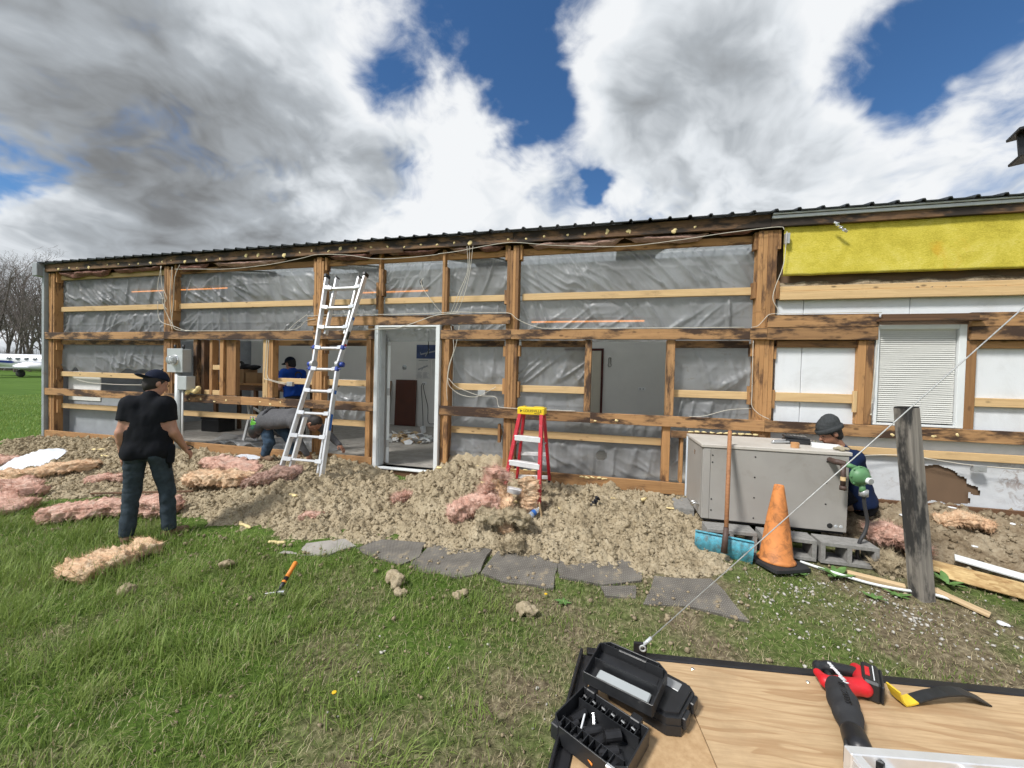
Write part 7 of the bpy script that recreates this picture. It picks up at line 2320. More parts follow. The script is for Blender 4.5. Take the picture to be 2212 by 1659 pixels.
    for q in 'lr':
        g.cap(J['h' + q] - spine * 0.03, J['k' + q], 0.098, 0.074, k=0.03).cap(J['k' + q], J['a' + q], 0.075, 0.064, k=0.02)
        bk = -fwd
        g.ell(J['h' + q] + bk * 0.045 - spine * 0.03, (0.085, 0.085, 0.09), k=0.04)
    g.rough(0.013, 8, 8, 20, 8)
    for q in 'lr':
        a, k = J['a' + q], J['k' + q]
        d_ = unit(a - k)
        ax = [g.lo[i] + g.h * np.arange(g.n[i]) for i in range(3)]
        X, Y, Z = np.meshgrid(*ax, indexing='ij')
        pl = (X - a[0]) * d_[0] + (Y - a[1]) * d_[1] + (Z - a[2]) * d_[2] - 0.02
        loc_ = (np.sqrt((X - a[0]) ** 2 + (Y - a[1]) ** 2 + (Z - a[2]) ** 2) < 0.14) & (pl > 0)
        g.F[loc_] = np.maximum(g.F[loc_], pl[loc_])
    g.build('trousers', M_[trousers], pr, I4)
    # --- boots
    for q in 'lr':
        a = J['a' + q]
        fd = unit((footdir or {}).get(q, (fwd[0], fwd[1], 0)))
        g = Field(a - 0.30, a + 0.30, 0.010)
        g.cap(a + A(0, 0, -0.01), a - fd * 0.03 + A(0, 0, -0.05), 0.050, 0.046, k=0.02).cap(a + A(0, 0, -0.05), a + fd * 0.15 + A(0, 0, -0.062), 0.046, 0.038, k=0.02)
        g.half((a + A(0, 0, -0.095)), (0, 0, -1))
        g.build('boot', M_['boot'], pr, I4)
    # --- hair and headgear
    if hair:
        g = Field(hc - 0.18, hc + 0.18, 0.009)
        g.ell(hc + U_ * 0.022 - F_ * 0.020, (0.084, 0.098, 0.108), HR, k=0.01)
        g.ell(hc - U_ * 0.04 - F_ * 0.045, (0.068, 0.062, 0.065), HR, k=0.02)
        g.half(hc + F_ * 0.045 + U_ * 0.0, unit(F_ * 0.8 - U_ * 0.55))
        g.rough(0.004, 40, 40, 40, 2)
        g.build('hair', M_['hair'], pr, I4)
    if cap:
        bd = cap[1]                       # +1 peak forwards, -1 backwards
        g = Field(hc - 0.30, hc + 0.30, 0.009)
        g.ell(hc + U_ * 0.040 - F_ * 0.006, (0.092, 0.112, 0.105), HR, k=0.01)
        g.half(hc + U_ * 0.040, unit(-U_ - F_ * 0.10 * bd))
        g.ell(hc + U_ * 0.046 + F_ * 0.115 * bd - U_ * 0.012, (0.078, 0.088, 0.012), HR, k=0.012)
        g.ell(hc + U_ * 0.145, (0.01, 0.01, 0.006), HR, k=0.005)
        g.build('cap', M_[cap[0]], pr, I4)
    if beanie:
        g = Field(hc - 0.22, hc + 0.24, 0.009)
        g.ell(hc + U_ * 0.062 - F_ * 0.020, (0.097, 0.120, 0.118), HR, k=0.01).ell(hc + U_ * 0.12 - F_ * 0.05, (0.07, 0.08, 0.07), HR, k=0.03)
        g.half(hc + U_ * 0.018, unit(-U_ - F_ * 0.12))
        g.rough(0.012, 14, 14, 24, 5)
        g.build('beanie', M_[beanie], pr, I4)
        b = MB().lathe([(0.100, -0.002), (0.109, 0.004), (0.110, 0.040), (0.100, 0.048)], 28, 0, Matrix(((R_[0], F_[0] * 1.2, U_[0], hc[0] + U_[0] * 0.024 - F_[0] * 0.016), (R_[1], F_[1] * 1.2, U_[1], hc[1] + U_[1] * 0.024 - F_[1] * 0.016), (R_[2], F_[2] * 1.2, U_[2], hc[2] + U_[2] * 0.024 - F_[2] * 0.016), (0, 0, 0, 1))))
        b.build('beanie_cuff', M_[beanie], pr, I4, True)
    return pr, dict(R=R_, F=F_, U=U_, spine=spine, side=side, fwd=fwd, J=J)


def pose(base, heading, J):
    """local joints (x right, y forward, z up) -> world"""
    Mx = T(*base) @ RZ(heading - math.pi / 2)
    return {k: tuple(Mx @ Vector(v)) for k, v in J.items()}, (lambda v: tuple((Mx.to_3x3() @ Vector(v))))


# standing man seen from behind
B1 = (-4.41, 2.82, 0.0)
J1, d1 = pose(B1, math.radians(128), dict(
    pel=(0, 0.0, 0.94), chest=(0.01, 0.015, 1.24), neck=(0.02, 0.02, 1.455), head=(0.045, 0.070, 1.565),
    sl=(-0.150, 0.01, 1.365), sr=(0.156, 0.02, 1.355), el=(-0.205, -0.03, 1.09), er=(0.225, 0.00, 1.08),
    wl=(-0.215, 0.03, 0.855), wr=(0.285, 0.14, 0.89), hl=(-0.095, 0, 0.90), hr=(0.095, 0, 0.90),
    kl=(-0.135, 0.03, 0.50), kr=(0.155, 0.05, 0.50), al=(-0.155, -0.03, 0.10), ar=(0.185, 0.03, 0.10)))
_lat = A(*d1((1, 0, 0)))
_b1 = A(*B1)
XFORM[0] = lambda V: V - ((V - _b1) @ _lat)[:, None] * _lat[None] * 0.10
p1, k1 = person('man in black T-shirt and dark jeans with backwards cap, seen from behind', B1, J1, d1((0.72, 0.62, -0.33)), d1((0.20, 0.28, 0.94)),
                'fabric_black', 'denim', 'skin', cap=('cap_navy', -1), footdir={'l': d1((-0.5, 0.85, 0)), 'r': d1((0.75, 0.65, 0))},
                hands={'l': (A(*d1((0.05, 0.15, -1))), A(*d1((1, 0.1, 0))), A(*d1((0.1, 1, 0))), 0.7), 'r': (A(*d1((0.42, 0.5, -0.75))), A(*d1((-0.8, 0.1, -0.5))), A(*d1((0.0, 0.9, 0.5))), 0.55)}, hem=0.115, belly=-0.010)
q = k1['J']
g = Field(q['hr'] - 0.25, q['hr'] + 0.25, 0.010)
c = q['hr'] + A(*d1((0.115, -0.03, 0.0)))
g.cap(c + A(0, 0, 0.03), c + A(0, 0, -0.10), 0.045, 0.04, k=0.02).cap(c + A(0, 0, -0.1), c + A(0, 0, -0.17), 0.018, 0.014, k=0.01)
g.build('belt_pouch', M_['fabric_black'], p1, I4)
MB().tube([tuple(q['wr'] + A(*d1((0.034 * math.cos(a), 0.02 * math.cos(a), 0.034 * math.sin(a) * .6)))) for a in np.linspace(0, 6.28, 16)], 0.006, 6).build('bracelet', M_['print_black'], p1, I4, True)

XFORM[0] = None
# man bending under the girt, facing right
zf = surf(-5.0, 4.80)
J2 = dict(pel=(-5.07, 4.89, 0.98), chest=(-4.66, 4.89, 1.035), neck=(-4.40, 4.90, 1.00), head=(-4.265, 4.90, 0.945),
          sr=(-4.46, 4.72, 0.985), sl=(-4.46, 5.06, 1.0), er=(-4.42, 4.73, 0.72), el=(-4.22, 5.06, 0.82), wr=(-4.30, 4.80, 0.50), wl=(-3.99, 5.09, 0.62),
          hr=(-5.07, 4.80, 0.95), hl=(-5.05, 4.98, 0.95), kr=(-4.98, 4.79, 0.63), kl=(-4.74, 4.97, 0.64), ar=(-5.06, 4.79, zf + 0.09), al=(-4.74, 4.99, zf + 0.10))
p2, k2 = person('man in grey long sleeved shirt and jeans bending down behind the tall ladder', (-4.9, 4.88, zf), J2, (0.28, -0.10, -0.95), (0.94, -0.05, 0.30),
                'fabric_grey', 'denim_blue', 'skin_tan', sleeve='long', cap=None, footdir={'l': (1, -0.1, 0), 'r': (1, -0.2, 0)}, belly=0.012, collar=True,
                hands={'l': (A(0.70, 0.1, -0.7), A(-0.5, 0, -0.8), A(0, -1, 0), 0.3), 'r': (A(0.35, 0.2, -0.9), A(-0.9, 0, -0.3), A(0, 1, 0), 0.4)})
# his tool belt and pouches
c = A(-5.13, 4.80, 0.93)
g = Field(c - 0.36, c + 0.36, 0.012)
for a in np.linspace(0, 2 * math.pi, 17)[:-1]:
    a2 = a + 2 * math.pi / 16
    ctr = A(-5.03, 4.89, 0.99)
    pa = ctr + A(0.0, 0.17 * math.cos(a), 0.145 * math.sin(a))
    pb2 = ctr + A(0.0, 0.17 * math.cos(a2), 0.145 * math.sin(a2))
    g.cap(pa, pb2, 0.026, k=0.01)
g.build('tool_belt', M_['cloth_dark'], p2, I4)
g = Field(c - 0.36, c + 0.36, 0.010)
g.ell(A(-5.20, 4.74, 0.80), (0.10, 0.075, 0.12), k=0.02).ell(A(-5.10, 4.72, 0.86), (0.09, 0.06, 0.10), k=0.02)
g.half(A(-5.2, 4.7, 0.89), A(-0.3, 0, 1))
g.build('tool_pouch', M_['black_plastic'], p2, I4)
g = Field(c - 0.36, c + 0.36, 0.010)
g.ell(A(-5.16, 4.69, 0.86), (0.06, 0.03, 0.045), k=0.01)
g.build('pouch_trim', M_['teal_cloth'], p2, I4)
solo(MB().box((-0.05, -0.012, -0.02), (0.05, 0.012, 0.06), 0.006).box((-0.05, -0.014, 0.062), (-0.02, 0.014, 0.085), 0.004), 'stud_finder', M_['green_plastic'], 'bright green tool sticking out of the tool pouch', 'hand tool', T(-5.20, 4.71, 0.90) @ RY(0.35))
b = MB()
for dx in (0.0, 0.055):
    b.tube(curve_pts([(-5.25 + dx, 4.72, 0.88), (-5.27 + dx, 4.72, 1.0), (-5.235 + dx, 4.72, 1.02), (-5.22 + dx, 4.72, 0.96)], 6), 0.006, 8)
solo(b, 'snips', M_['steel_grey'], 'grey snips handles sticking out of the tool pouch', 'hand tool', smooth=True)

# man in blue inside the building
B3 = (-6.02, 6.38, 0.332)
J3, d3 = pose(B3, math.radians(172), dict(
    pel=(0, 0.0, 0.94), chest=(0, 0.05, 1.23), neck=(0, 0.10, 1.43), head=(0.01, 0.16, 1.545),
    sl=(-0.20, 0.06, 1.36), sr=(0.20, 0.07, 1.36), el=(-0.27, 0.10, 1.08), er=(0.25, 0.12, 1.08), wl=(-0.20, 0.34, 1.02), wr=(0.16, 0.36, 1.03),
    hl=(-0.095, 0, 0.90), hr=(0.095, 0, 0.90), kl=(-0.11, 0.04, 0.50), kr=(0.11, 0.04, 0.50), al=(-0.12, 0, 0.10), ar=(0.12, 0, 0.10)))
p3, k3 = person('man in bright blue T-shirt and dark cap working inside, behind the studs', B3, J3, d3((-0.05, 0.93, -0.30)), d3((0, 0.28, 0.95)),
                'fabric_blue', 'cloth_dark', 'skin', cap=('cap_navy', 1), hands={'l': (A(*d3((0.2, 0.95, -0.2))), A(*d3((0.3, 0, -0.9))), A(*d3((1, 0, 0))), 0.6), 'r': (A(*d3((-0.2, 0.95, -0.2))), A(*d3((-0.3, 0, -0.9))), A(*d3((-1, 0, 0))), 0.6)})
# printed hook-shaped emblem on his back
LM = frame(tuple(k3['J']['chest'] - k3['fwd'] * 0.142 + k3['spine'] * 0.06), Vector(k3['side']), Vector(-k3['fwd']))
b = MB()
vs, fs = [], []
for i in range(25):
    a = -0.4 + 4.3 * i / 24
    wdt = 0.030 * math.sin(math.pi * i / 24) + 0.003
    for s in (-1, 1):
        r_ = 0.062 + s * wdt * 0.5
        vs.append((r_ * math.cos(a) * 1.15, r_ * math.sin(a), 0.010 - 0.9 * (r_ * math.cos(a)) ** 2))
for i in range(24):
    fs.append((i * 2, i * 2 + 1, i * 2 + 3, i * 2 + 2))
b.add(vs, fs).build('shirt_print', M_['print_black'], p3, LM)
MB().add([(-0.02, -0.075, 0.011), (0.03, -0.05, 0.011), (0.055, -0.085, 0.009), (0.0, -0.10, 0.009)], [(0, 1, 2, 3)]).build('shirt_print', M_['white_plastic'], p3, LM)

# man crouching at the corner of the unit, facing left
zf = surf(2.5, 4.84)
J4 = dict(pel=(2.60, 4.82, 0.53), chest=(2.525, 4.82, 0.83), neck=(2.42, 4.82, 1.055), head=(2.315, 4.80, 1.205),
          sl=(2.46, 4.63, 0.985), sr=(2.46, 5.0, 0.985), el=(2.33, 4.58, 0.80), er=(2.33, 5.02, 0.80), wl=(2.28, 4.72, 1.0), wr=(2.28, 4.92, 1.0),
          hl=(2.58, 4.72, 0.50), hr=(2.58, 4.92, 0.50), kl=(2.30, 4.70, 0.66), kr=(2.30, 4.94, 0.66), al=(2.44, 4.70, zf + 0.08), ar=(2.44, 4.94, zf + 0.08))
p4, k4 = person('man in navy sweatshirt and grey knit hat crouching behind the unit', (2.45, 4.82, zf), J4, (-0.90, -0.12, -0.42), (-0.42, 0.0, 0.91),
                'fabric_navy', 'fabric_black', 'skin_tan', sleeve='long', beanie='fabric_knit', footdir={'l': (-1, 0, 0), 'r': (-1, 0, 0)},
                hands={'l': (A(-0.7, 0.3, 0.5), A(-0.5, 0.6, -0.3), A(0, 0, 1), 0.5), 'r': (A(-0.7, -0.3, 0.5), A(-0.5, -0.6, -0.3), A(0, 0, 1), 0.5)})

# ================================================================== inside the building
FLZ = 0.331
t = thing('work_table', (-7.4, 7.0, FLZ), 'long wooden work table with dark legs inside the left bay', 'table')
WT_ = WORLD[t.name]
lum('table_top', -8.6, -5.8, 6.68, 7.40, 1.405, 1.445, 'wood_post', t)
lum('apron', -8.55, -5.85, 6.70, 6.735, 1.29, 1.402, 'wood_dark', t)
for x in (-8.5, -7.4, -5.95):
    for y in (6.76, 7.32):
        lum('leg', x - .035, x + .035, y - .035, y + .035, FLZ, 1.404, 'wood_dark', t)
MB().bar((-7.95, 6.72, 1.15), (-7.0, 6.74, 0.72), 0.03, 0.05, ch=.004).build('brace', M_['steel_grey'], t, I4)
for x0, y0, w_, d_, h_, lb in ((-8.07, 6.74, .35, .35, .30, 'largest cardboard box on the work table'), (-7.69, 6.76, .30, .32, .23, 'cardboard box right of the largest one on the table'), (-7.12, 6.78, .72, .35, .20, 'wide open cardboard box left of the blue shirted man'), (-8.36, 6.80, .18, .25, .18, 'small cardboard box at the left end of the table')):
    tt_ = thing('cardboard_box', (x0 + w_ / 2, y0 + d_ / 2, 1.446), lb, 'cardboard box', 'boxes on the work table')
    MB().box((x0, y0, 1.446), (x0 + w_, y0 + d_, 1.446 + h_), 0.003).build('carton', M_['cardboard'], tt_, I4)
    if w_ > .7:
        MB().box((0, -0.18, 0), (w_ * .55, 0, 0.004)).build('flap', M_['cardboard'], tt_, T(x0 + .2, y0 + d_, 1.447 + h_) @ RX(-0.9) @ RZ(.05))
for i, (x, y, z, sx, sz, m, lb) in enumerate(((-7.75, 6.95, 1.80, .22, .06, 'cloth_dark', 'dark cloth bundle on top of the boxes'), (-6.95, 6.95, 1.68, .14, .05, 'black_plastic', 'black bag on the wide open box'), (-6.62, 6.98, 1.67, .16, .04, 'wood_dark', 'brown clutter on the wide open box'), (-7.3, 7.05, 1.51, .12, .09, 'black_plastic', 'black bag beside the wide box on the table'))):
    f = Field((x - sx * 1.7, y - .25, z - .2), (x + sx * 1.7, y + .25, z + .22), 0.02)
    for k in range(6):
        f.ell((x + random.uniform(-.8, .8) * sx, y + random.uniform(-.06, .06), z + random.uniform(-.2, .6) * sz), (sx * .5, .09, sz * random.uniform(.5, 1)), k=.02)
    tag(f.build('bundle', M_[m]), lb, 'bundle')
t = thing('tyre', (-8.05, 6.95, 1.75), 'small black wheel on top of the boxes', 'wheel')
MB().lathe([(0.045, -0.03), (0.085, -0.03), (0.095, 0), (0.085, 0.03), (0.045, 0.03), (0.045, -0.03)], 24, 0, T(-8.05, 6.95, 1.84) @ RX(1.45)).build('tread', M_['rubber'], t, I4, True)
MB().lathe([(0, -0.02), (0.044, -0.02), (0.044, 0.02), (0, 0.02)], 18, 0, T(-8.05, 6.95, 1.84) @ RX(1.45)).build('rim', M_['steel_grey'], t, I4)
# clutter under and beside the table
for i, (x, y, w_, d_, h_, m, lb, ct) in enumerate(((-8.6, 6.9, .5, .4, .35, 'black_plastic', 'black crate under the left end of the table', 'crate'), (-7.2, 6.95, .35, .3, .55, 'steel_grey', 'grey metal cabinet under the middle of the table', 'cabinet'), (-6.6, 6.9, .4, .4, .30, 'black_plastic', 'black tool box under the right end of the table', 'tool box'), (-9.7, 6.3, .5, .5, .45, 'black_plastic', 'black crate on the floor in the left bay', 'crate'))):
    tt_ = thing(ct.replace(' ', '_'), (x, y, FLZ), lb, ct)
    MB().box((x - w_ / 2, y - d_ / 2, FLZ), (x + w_ / 2, y + d_ / 2, FLZ + h_ * .75), .01).build('shell', M_[m], tt_, I4)
    MB().box((x - w_ / 2 - .01, y - d_ / 2 - .01, FLZ + h_ * .752), (x + w_ / 2 + .01, y + d_ / 2 + .01, FLZ + h_), .01).build('lid', M_[m], tt_, I4)
t = thing('stool', (-6.55, 5.95, FLZ), 'grey folding stool standing inside behind the lower girt', 'stool')
for x in (-.15, .15):
    MB().bar((-6.55 + x, 5.85, FLZ), (-6.55 + x, 6.05, FLZ + .75), .05, .03, ch=.003).build('leg', M_['steel_grey'], t, I4)
    MB().bar((-6.55 + x, 6.10, FLZ), (-6.55 + x, 5.95, FLZ + .75), .05, .03, ch=.003).build('leg', M_['steel_grey'], t, I4)
MB().box((-6.78, 5.85, FLZ + .752), (-6.32, 6.1, FLZ + .79), .005).build('seat', M_['steel_grey'], t, I4)
# loose polythene lying on the floor behind the sill
U, Vv = np.meshgrid(np.linspace(-7.4, -4.6, 110), np.linspace(5.45, 6.25, 36), indexing='ij')
rg_ = 1 - np.abs(2 * fbm(U * 2.4, Vv * 3.5, 3, 3) - 1) * 2
Zf = FLZ + 0.02 + np.clip(rg_, 0, 1) * 0.11 * np.clip(fbm(U * 1.1, Vv * 1.5, 5, 2) * 2 - .5, 0, 1) + 0.10 * np.exp(-((Vv - 6.05) / .12) ** 2) * np.clip(fbm(U * 1.5, 0 * U, 8, 2), 0, 1)
o = np_obj('floor_sheet', np.stack([U, Vv, Zf], -1).reshape(-1, 3), grid_faces(110, 36), M_['polythene'])
tag(o, 'crumpled clear plastic sheet on the floor behind the left sill', 'plastic sheet')
# heap of broken plasterboard through the door
t = thing('rubble_pile', (-4.05, 7.35, FLZ), 'pile of broken white plasterboard on the floor through the doorway', 'rubble')
for i in range(110):
    a, r_ = random.random() * 6.28, random.random() ** .6 * .55
    x, y = -4.05 + r_ * 1.15 * math.cos(a), 7.35 + r_ * .8 * math.sin(a)
    z = FLZ + .02 + .20 * max(0, 1 - r_ / .55) * random.random()
    s_ = random.uniform(.03, .12)
    poly = [(s_ * random.uniform(.6, 1.2) * math.cos(q_), s_ * random.uniform(.5, 1) * math.sin(q_)) for q_ in (0.2, 1.3, 2.6, 3.7, 5.2)]
    MB().prism(poly, 0, .012).build('plaster_piece', M_[random.choice(('drywall', 'drywall', 'white_plastic', 'scrap_wood'))], t, T(x, y, z) @ RZ(random.random() * 6) @ RX(random.uniform(-.7, .7)) @ RY(random.uniform(-.6, .6)))
solo(MB().lathe([(0, 0), (.05, 0), (.06, .12), (.055, .12), (.047, .01), (0, .01)], 18), 'white_cup', M_['white_plastic'], 'white plastic cup on the rubble through the doorway', 'cup', T(-3.78, 7.5, FLZ + .17) @ RX(.4))
# far wall: panel, posters, outlet and bell
o = lum('brown_sheet', -5.6, -4.98, 9.40, 9.43, FLZ + .002, 1.575, 'brown_panel', BLD)
o.parent = None
o.matrix_basis = T(-5.29, 9.40, .955) @ RX(math.radians(-2.5)) @ RY(-math.pi / 2)
tag(o, 'dark brown panel leaning on the far wall through the doorway', 'panel')
o = lum('narrow_plank', -5.95, -5.80, 9.36, 9.40, FLZ + .002, 1.53, 'wood_post', BLD)
o.parent = None
o.matrix_basis = T(-5.84, 9.38, .94) @ RX(math.radians(-3)) @ RY(-math.pi / 2 + .05)
tag(o, 'narrow brown board leaning beside the dark panel', 'board')
plain('poster_sky', (0.04, 0.065, 0.16), .5, .5, 4)
plain('poster_page', (0.62, 0.62, 0.60), .6)
t = thing('poster', (-4.75, 9.49, 2.1), 'blue aircraft poster on the far wall through the doorway', 'poster')
MB().box((-5.04, 9.488, 2.16), (-4.40, 9.496, 2.53)).build('sheet', M_['poster_sky'], t, I4)
MB().bar((-4.92, 9.484, 2.27), (-4.50, 9.484, 2.36), .002, .035).bar((-4.78, 9.484, 2.22), (-4.66, 9.484, 2.42), .0025, .025).bar((-4.9, 9.484, 2.27), (-4.93, 9.484, 2.33), .0022, .02).build('picture', M_['siding_grey'], t, I4)
t = thing('wall_chart', (-4.82, 9.49, 1.9), 'white printed chart below the blue poster', 'poster')
MB().box((-5.04, 9.488, 1.61), (-4.62, 9.496, 2.15)).build('sheet', M_['poster_page'], t, I4)
MB().bar((-4.98, 9.484, 1.86), (-4.70, 9.484, 1.97), .002, .04).bar((-4.88, 9.484, 1.84), (-4.80, 9.484, 1.97), .0025, .02).build('picture', M_['siding_grey'], t, I4)
b = MB()
for i in range(9):
    b.box((-5.0, 9.485, 1.64 + i * .018), (-5.0 + random.uniform(.10, .15), 9.4875, 1.646 + i * .018)).box((-4.83, 9.485, 1.64 + i * .018), (-4.83 + random.uniform(.10, .17), 9.4875, 1.646 + i * .018))
b.box((-4.97, 9.485, 2.095), (-4.70, 9.4875, 2.115))
o = b.build('print_lines', M_['siding_grey'], t, I4)
o['kind'] = 'stuff'
solo(MB().box((-4.58, 9.488, 1.61), (-4.40, 9.496, 2.13)), 'wall_notice', M_['poster_page'], 'narrow white notice right of the printed chart', 'poster')
t = thing('alarm_bell', (-5.40, 9.47, 1.915), 'small round bell on the far wall through the doorway', 'bell')
MB().lathe([(0, .02), (.055, .016), (.07, 0), (0, 0)], 20, 0, T(-5.40, 9.499, 1.915) @ RX(math.pi / 2)).build('plate', M_['trim_metal'], t, I4, True)
MB().lathe([(0, .04), (.02, .035), (.028, .018), (0, .018)], 16, 0, T(-5.40, 9.495, 1.915) @ RX(math.pi / 2)).build('button', M_['steel_grey'], t, I4, True)
t = thing('wall_outlet', (-4.79, 9.49, 1.5), 'white outlet with two black cords on the far wall', 'outlet')
MB().box((-4.85, 9.488, 1.46), (-4.72, 9.496, 1.54), .003).build('cover_plate', M_['white_plastic'], t, I4)
for dx, P in ((0, [(-4.81, 9.47, 1.5), (-4.86, 9.46, 1.40), (-4.83, 9.46, 1.0), (-4.80, 9.46, .6), (-4.79, 9.46, .34)]), (0, [(-4.77, 9.47, 1.5), (-4.80, 9.46, 1.4), (-4.74, 9.46, 1.15), (-4.66, 9.46, .85), (-4.64, 9.46, .45), (-4.45, 9.45, .42)])):
    MB().tube(curve_pts(P, 6), .008, 6).build('cord', M_['cable_black'], t, I4, True)
solo(MB().tube([(-4.55, 9.2, 4.3), (-4.55, 9.2, 2.25)], .012, 8), 'hanging_rod', M_['cable_black'], 'black rod hanging from the ceiling seen through the doorway', 'rod')
# far wall seen through the window opening
t = thing('interior_door', (-.5, 9.47, FLZ), 'cream panelled door with dark red frame on the far wall', 'door')
MB().box((-.98, 9.465, FLZ), (-.17, 9.497, 2.40), .003).build('door_leaf', M_['cream_door'], t, I4)
for x in (-.85, -.45):
    for z0, z1 in ((.50, 1.05), (1.15, 1.9), (2.0, 2.3)):
        MB().box((x - .12, 9.459, z0), (x + .12, 9.4645, z1), .004).build('door_panel', M_['cream_door'], t, I4)
MB().box((-.165, 9.46, FLZ), (-.11, 9.497, 2.46), .003).build('frame_post', M_['dark_red'], t, I4)
MB().box((-1.05, 9.46, 2.405), (-.1655, 9.497, 2.46), .003).build('frame_head', M_['dark_red'], t, I4)
t = thing('window_outlet', (.78, 9.49, 1.52), 'white double outlet on the far wall seen through the window opening', 'outlet')
MB().box((.70, 9.488, 1.485), (.86, 9.496, 1.55), .003).build('cover_plate', M_['white_plastic'], t, I4)
for x in (.745, .815):
    MB().box((x - .018, 9.485, 1.50), (x + .018, 9.4875, 1.535), .002).build('receptacle', M_['steel_grey'], t, I4)
b = MB()
P = [(.01, 1.00 * 2.24), (.01, 2.10), (-.005, 2.085), (0.0, 2.04), (.035, 2.02), (.07, 2.04), (.075, 2.085), (.06, 2.10), (.06, 2.24), (.01, 2.24)]
b.tube([(x, 9.49, z) for x, z in P], .006, 6)
solo(b, 'wall_thermometer', M_['print_black'], 'black thermometer outline on the far wall beside the cream door', 'thermometer')
# glowing heater tubes behind the polythene
for x0, x1, z, lb in ((-9.85, -7.3, 3.33, 'glowing orange heater tube behind the left plastic panels'), (-4.35, -3.0, 3.15, 'glowing orange heater tube behind the plastic above the door'), (-1.2, .5, 2.60, 'glowing orange heater tube behind the middle right plastic')):
    t = thing('heater_tube', ((x0 + x1) / 2, 6.0, z), lb, 'heater')
    MB().tube([(x0, 6.0, z), (x1, 6.0, z)], .011, 8).build('element', M_['heater_glow'], t, I4, True)
    MB().box((x0 - .02, 5.96, z + .045), (x1 + .02, 6.10, z + .06), .003).build('reflector', M_['steel_grey'], t, I4)
    for x in (x0 + .1, x1 - .1):
        MB().tube([(x, 6.0, z + .06), (x, 6.0, 3.86)], .004, 6).build('hanger', M_['steel_grey'], t, I4)

# ================================================================== aircraft on the far lawn
ap = thing('parked_aircraft', (-52.3, 24.2, .62), 'white aircraft with a blue stripe and oval windows parked on the far lawn', 'aircraft')
AP = T(-52.3, 24.2, .62) @ RZ(math.radians(25)) @ Matrix.Scale(0.84, 4)
FZ = 1.62
prof = [(-7.0, .10, .75), (-6.0, .28, .62), (-4.5, .50, .42), (-3.0, .70, .18), (-1.5, .84, .04), (0, .90, 0), (3, .90, 0), (4.2, .80, -.05), (5.2, .55, -.16), (6.0, .25, -.28), (6.3, .05, -.32)]
vs, fs = [], []
nn = 24
for (x, r_, dz) in prof:
    for k in range(nn):
        a = 2 * math.pi * k / nn
        vs.append((x, r_ * math.cos(a) * .92, FZ + dz + r_ * math.sin(a)))
for i in range(len(prof) - 1):
    for k in range(nn):
        fs.append((i * nn + k, i * nn + (k + 1) % nn, (i + 1) * nn + (k + 1) % nn, (i + 1) * nn + k))
fs += [tuple(range(nn)), tuple((len(prof) - 1) * nn + k for k in range(nn - 1, -1, -1))]
MB().add(vs, fs).build('fuselage', M_['aircraft_white'], ap, AP, True)
vs, fs = [], []
xsn = np.linspace(-5.8, 3.5, 30)
for x in xsn:
    r_ = float(np.interp(x, [p_[0] for p_ in prof], [p_[1] for p_ in prof])) + .012
    dz = float(np.interp(x, [p_[0] for p_ in prof], [p_[2] for p_ in prof]))
    hw = .13 if x < -1.2 else .022
    for zz_ in (-.03 - hw, -.03 + hw):
        s_ = max(-1, min(1, (zz_ - dz * .6) / r_))
        vs.append((x, -r_ * .92 * math.sqrt(1 - s_ * s_) - .004, FZ + dz + r_ * s_))
for i in range(len(xsn) - 1):
    fs.append((i * 2, i * 2 + 2, i * 2 + 3, i * 2 + 1))
MB().add(vs, fs).build('stripe', M_['aircraft_blue'], ap, AP)
for i in range(6):
    x = -1.55 + i * .78
    MB().lathe([(0, .02), (.16, .012), (.185, 0), (0, 0)], 20, 0, T(x, -.79, FZ + .40) @ RX(math.pi / 2 - .42)).build('cabin_window', M_['window_dark'], ap, AP, True)
MB().prism([(.2, -.7), (2.0, -.7), (1.7, -7.5), (.9, -7.5)], -.05, .08).prism([(.2, .7), (2.0, .7), (1.7, 7.5), (.9, 7.5)], -.05, .08).build('wing', M_['aircraft_white'], ap, AP @ T(0, 0, FZ - .62))
for y in (-2.4, 2.4):
    MB().tube([(.3, y, FZ - .45), (1.2, y, FZ - .42), (2.6, y, FZ - .42), (3.1, y, FZ - .42)], [.12, .42, .38, .2], 16).build('engine', M_['aircraft_white'], ap, AP, True)
    MB().tube([(.9, y, FZ - .6), (.9, y, .42)], .06, 8).build('gear_leg', M_['trim_metal'], ap, AP)
    MB().lathe([(0, -.12), (.34, -.12), (.40, -.04), (.40, .04), (.34, .12), (0, .12)], 20, 0, T(.9, y, .40) @ RX(math.pi / 2)).build('wheel', M_['rubber'], ap, AP, True)
MB().tube([(-1.0, -.35, FZ - .7), (-1.0, -.35, .40)], .06, 8).build('gear_leg', M_['trim_metal'], ap, AP)
MB().lathe([(0, -.12), (.34, -.12), (.40, -.04), (.40, .04), (.34, .12), (0, .12)], 20, 0, T(-.85, -.40, .40) @ RX(math.pi / 2)).build('wheel', M_['rubber'], ap, AP, True)
MB().prism([(-7.2, .4), (-4.9, .5), (-6.3, 2.9), (-7.4, 2.9)], -.06, .06, 0, Matrix(((1, 0, 0, 0), (0, 0, -1, 0), (0, 1, 0, FZ + .3), (0, 0, 0, 1)))).build('tail_fin', M_['aircraft_white'], ap, AP)
MB().prism([(-7.4, -2.6), (-6.7, -2.6), (-6.2, 0), (-6.7, 2.6), (-7.4, 2.6)], 0, .08, 0, T(0, 0, FZ + 3.1)).build('tailplane', M_['aircraft_white'], ap, AP)
MB().tube([(-2.9, 0, FZ + .85), (-3.4, 0, FZ + 1.35)], .02, 6).build('antenna', M_['trim_metal'], ap, AP)

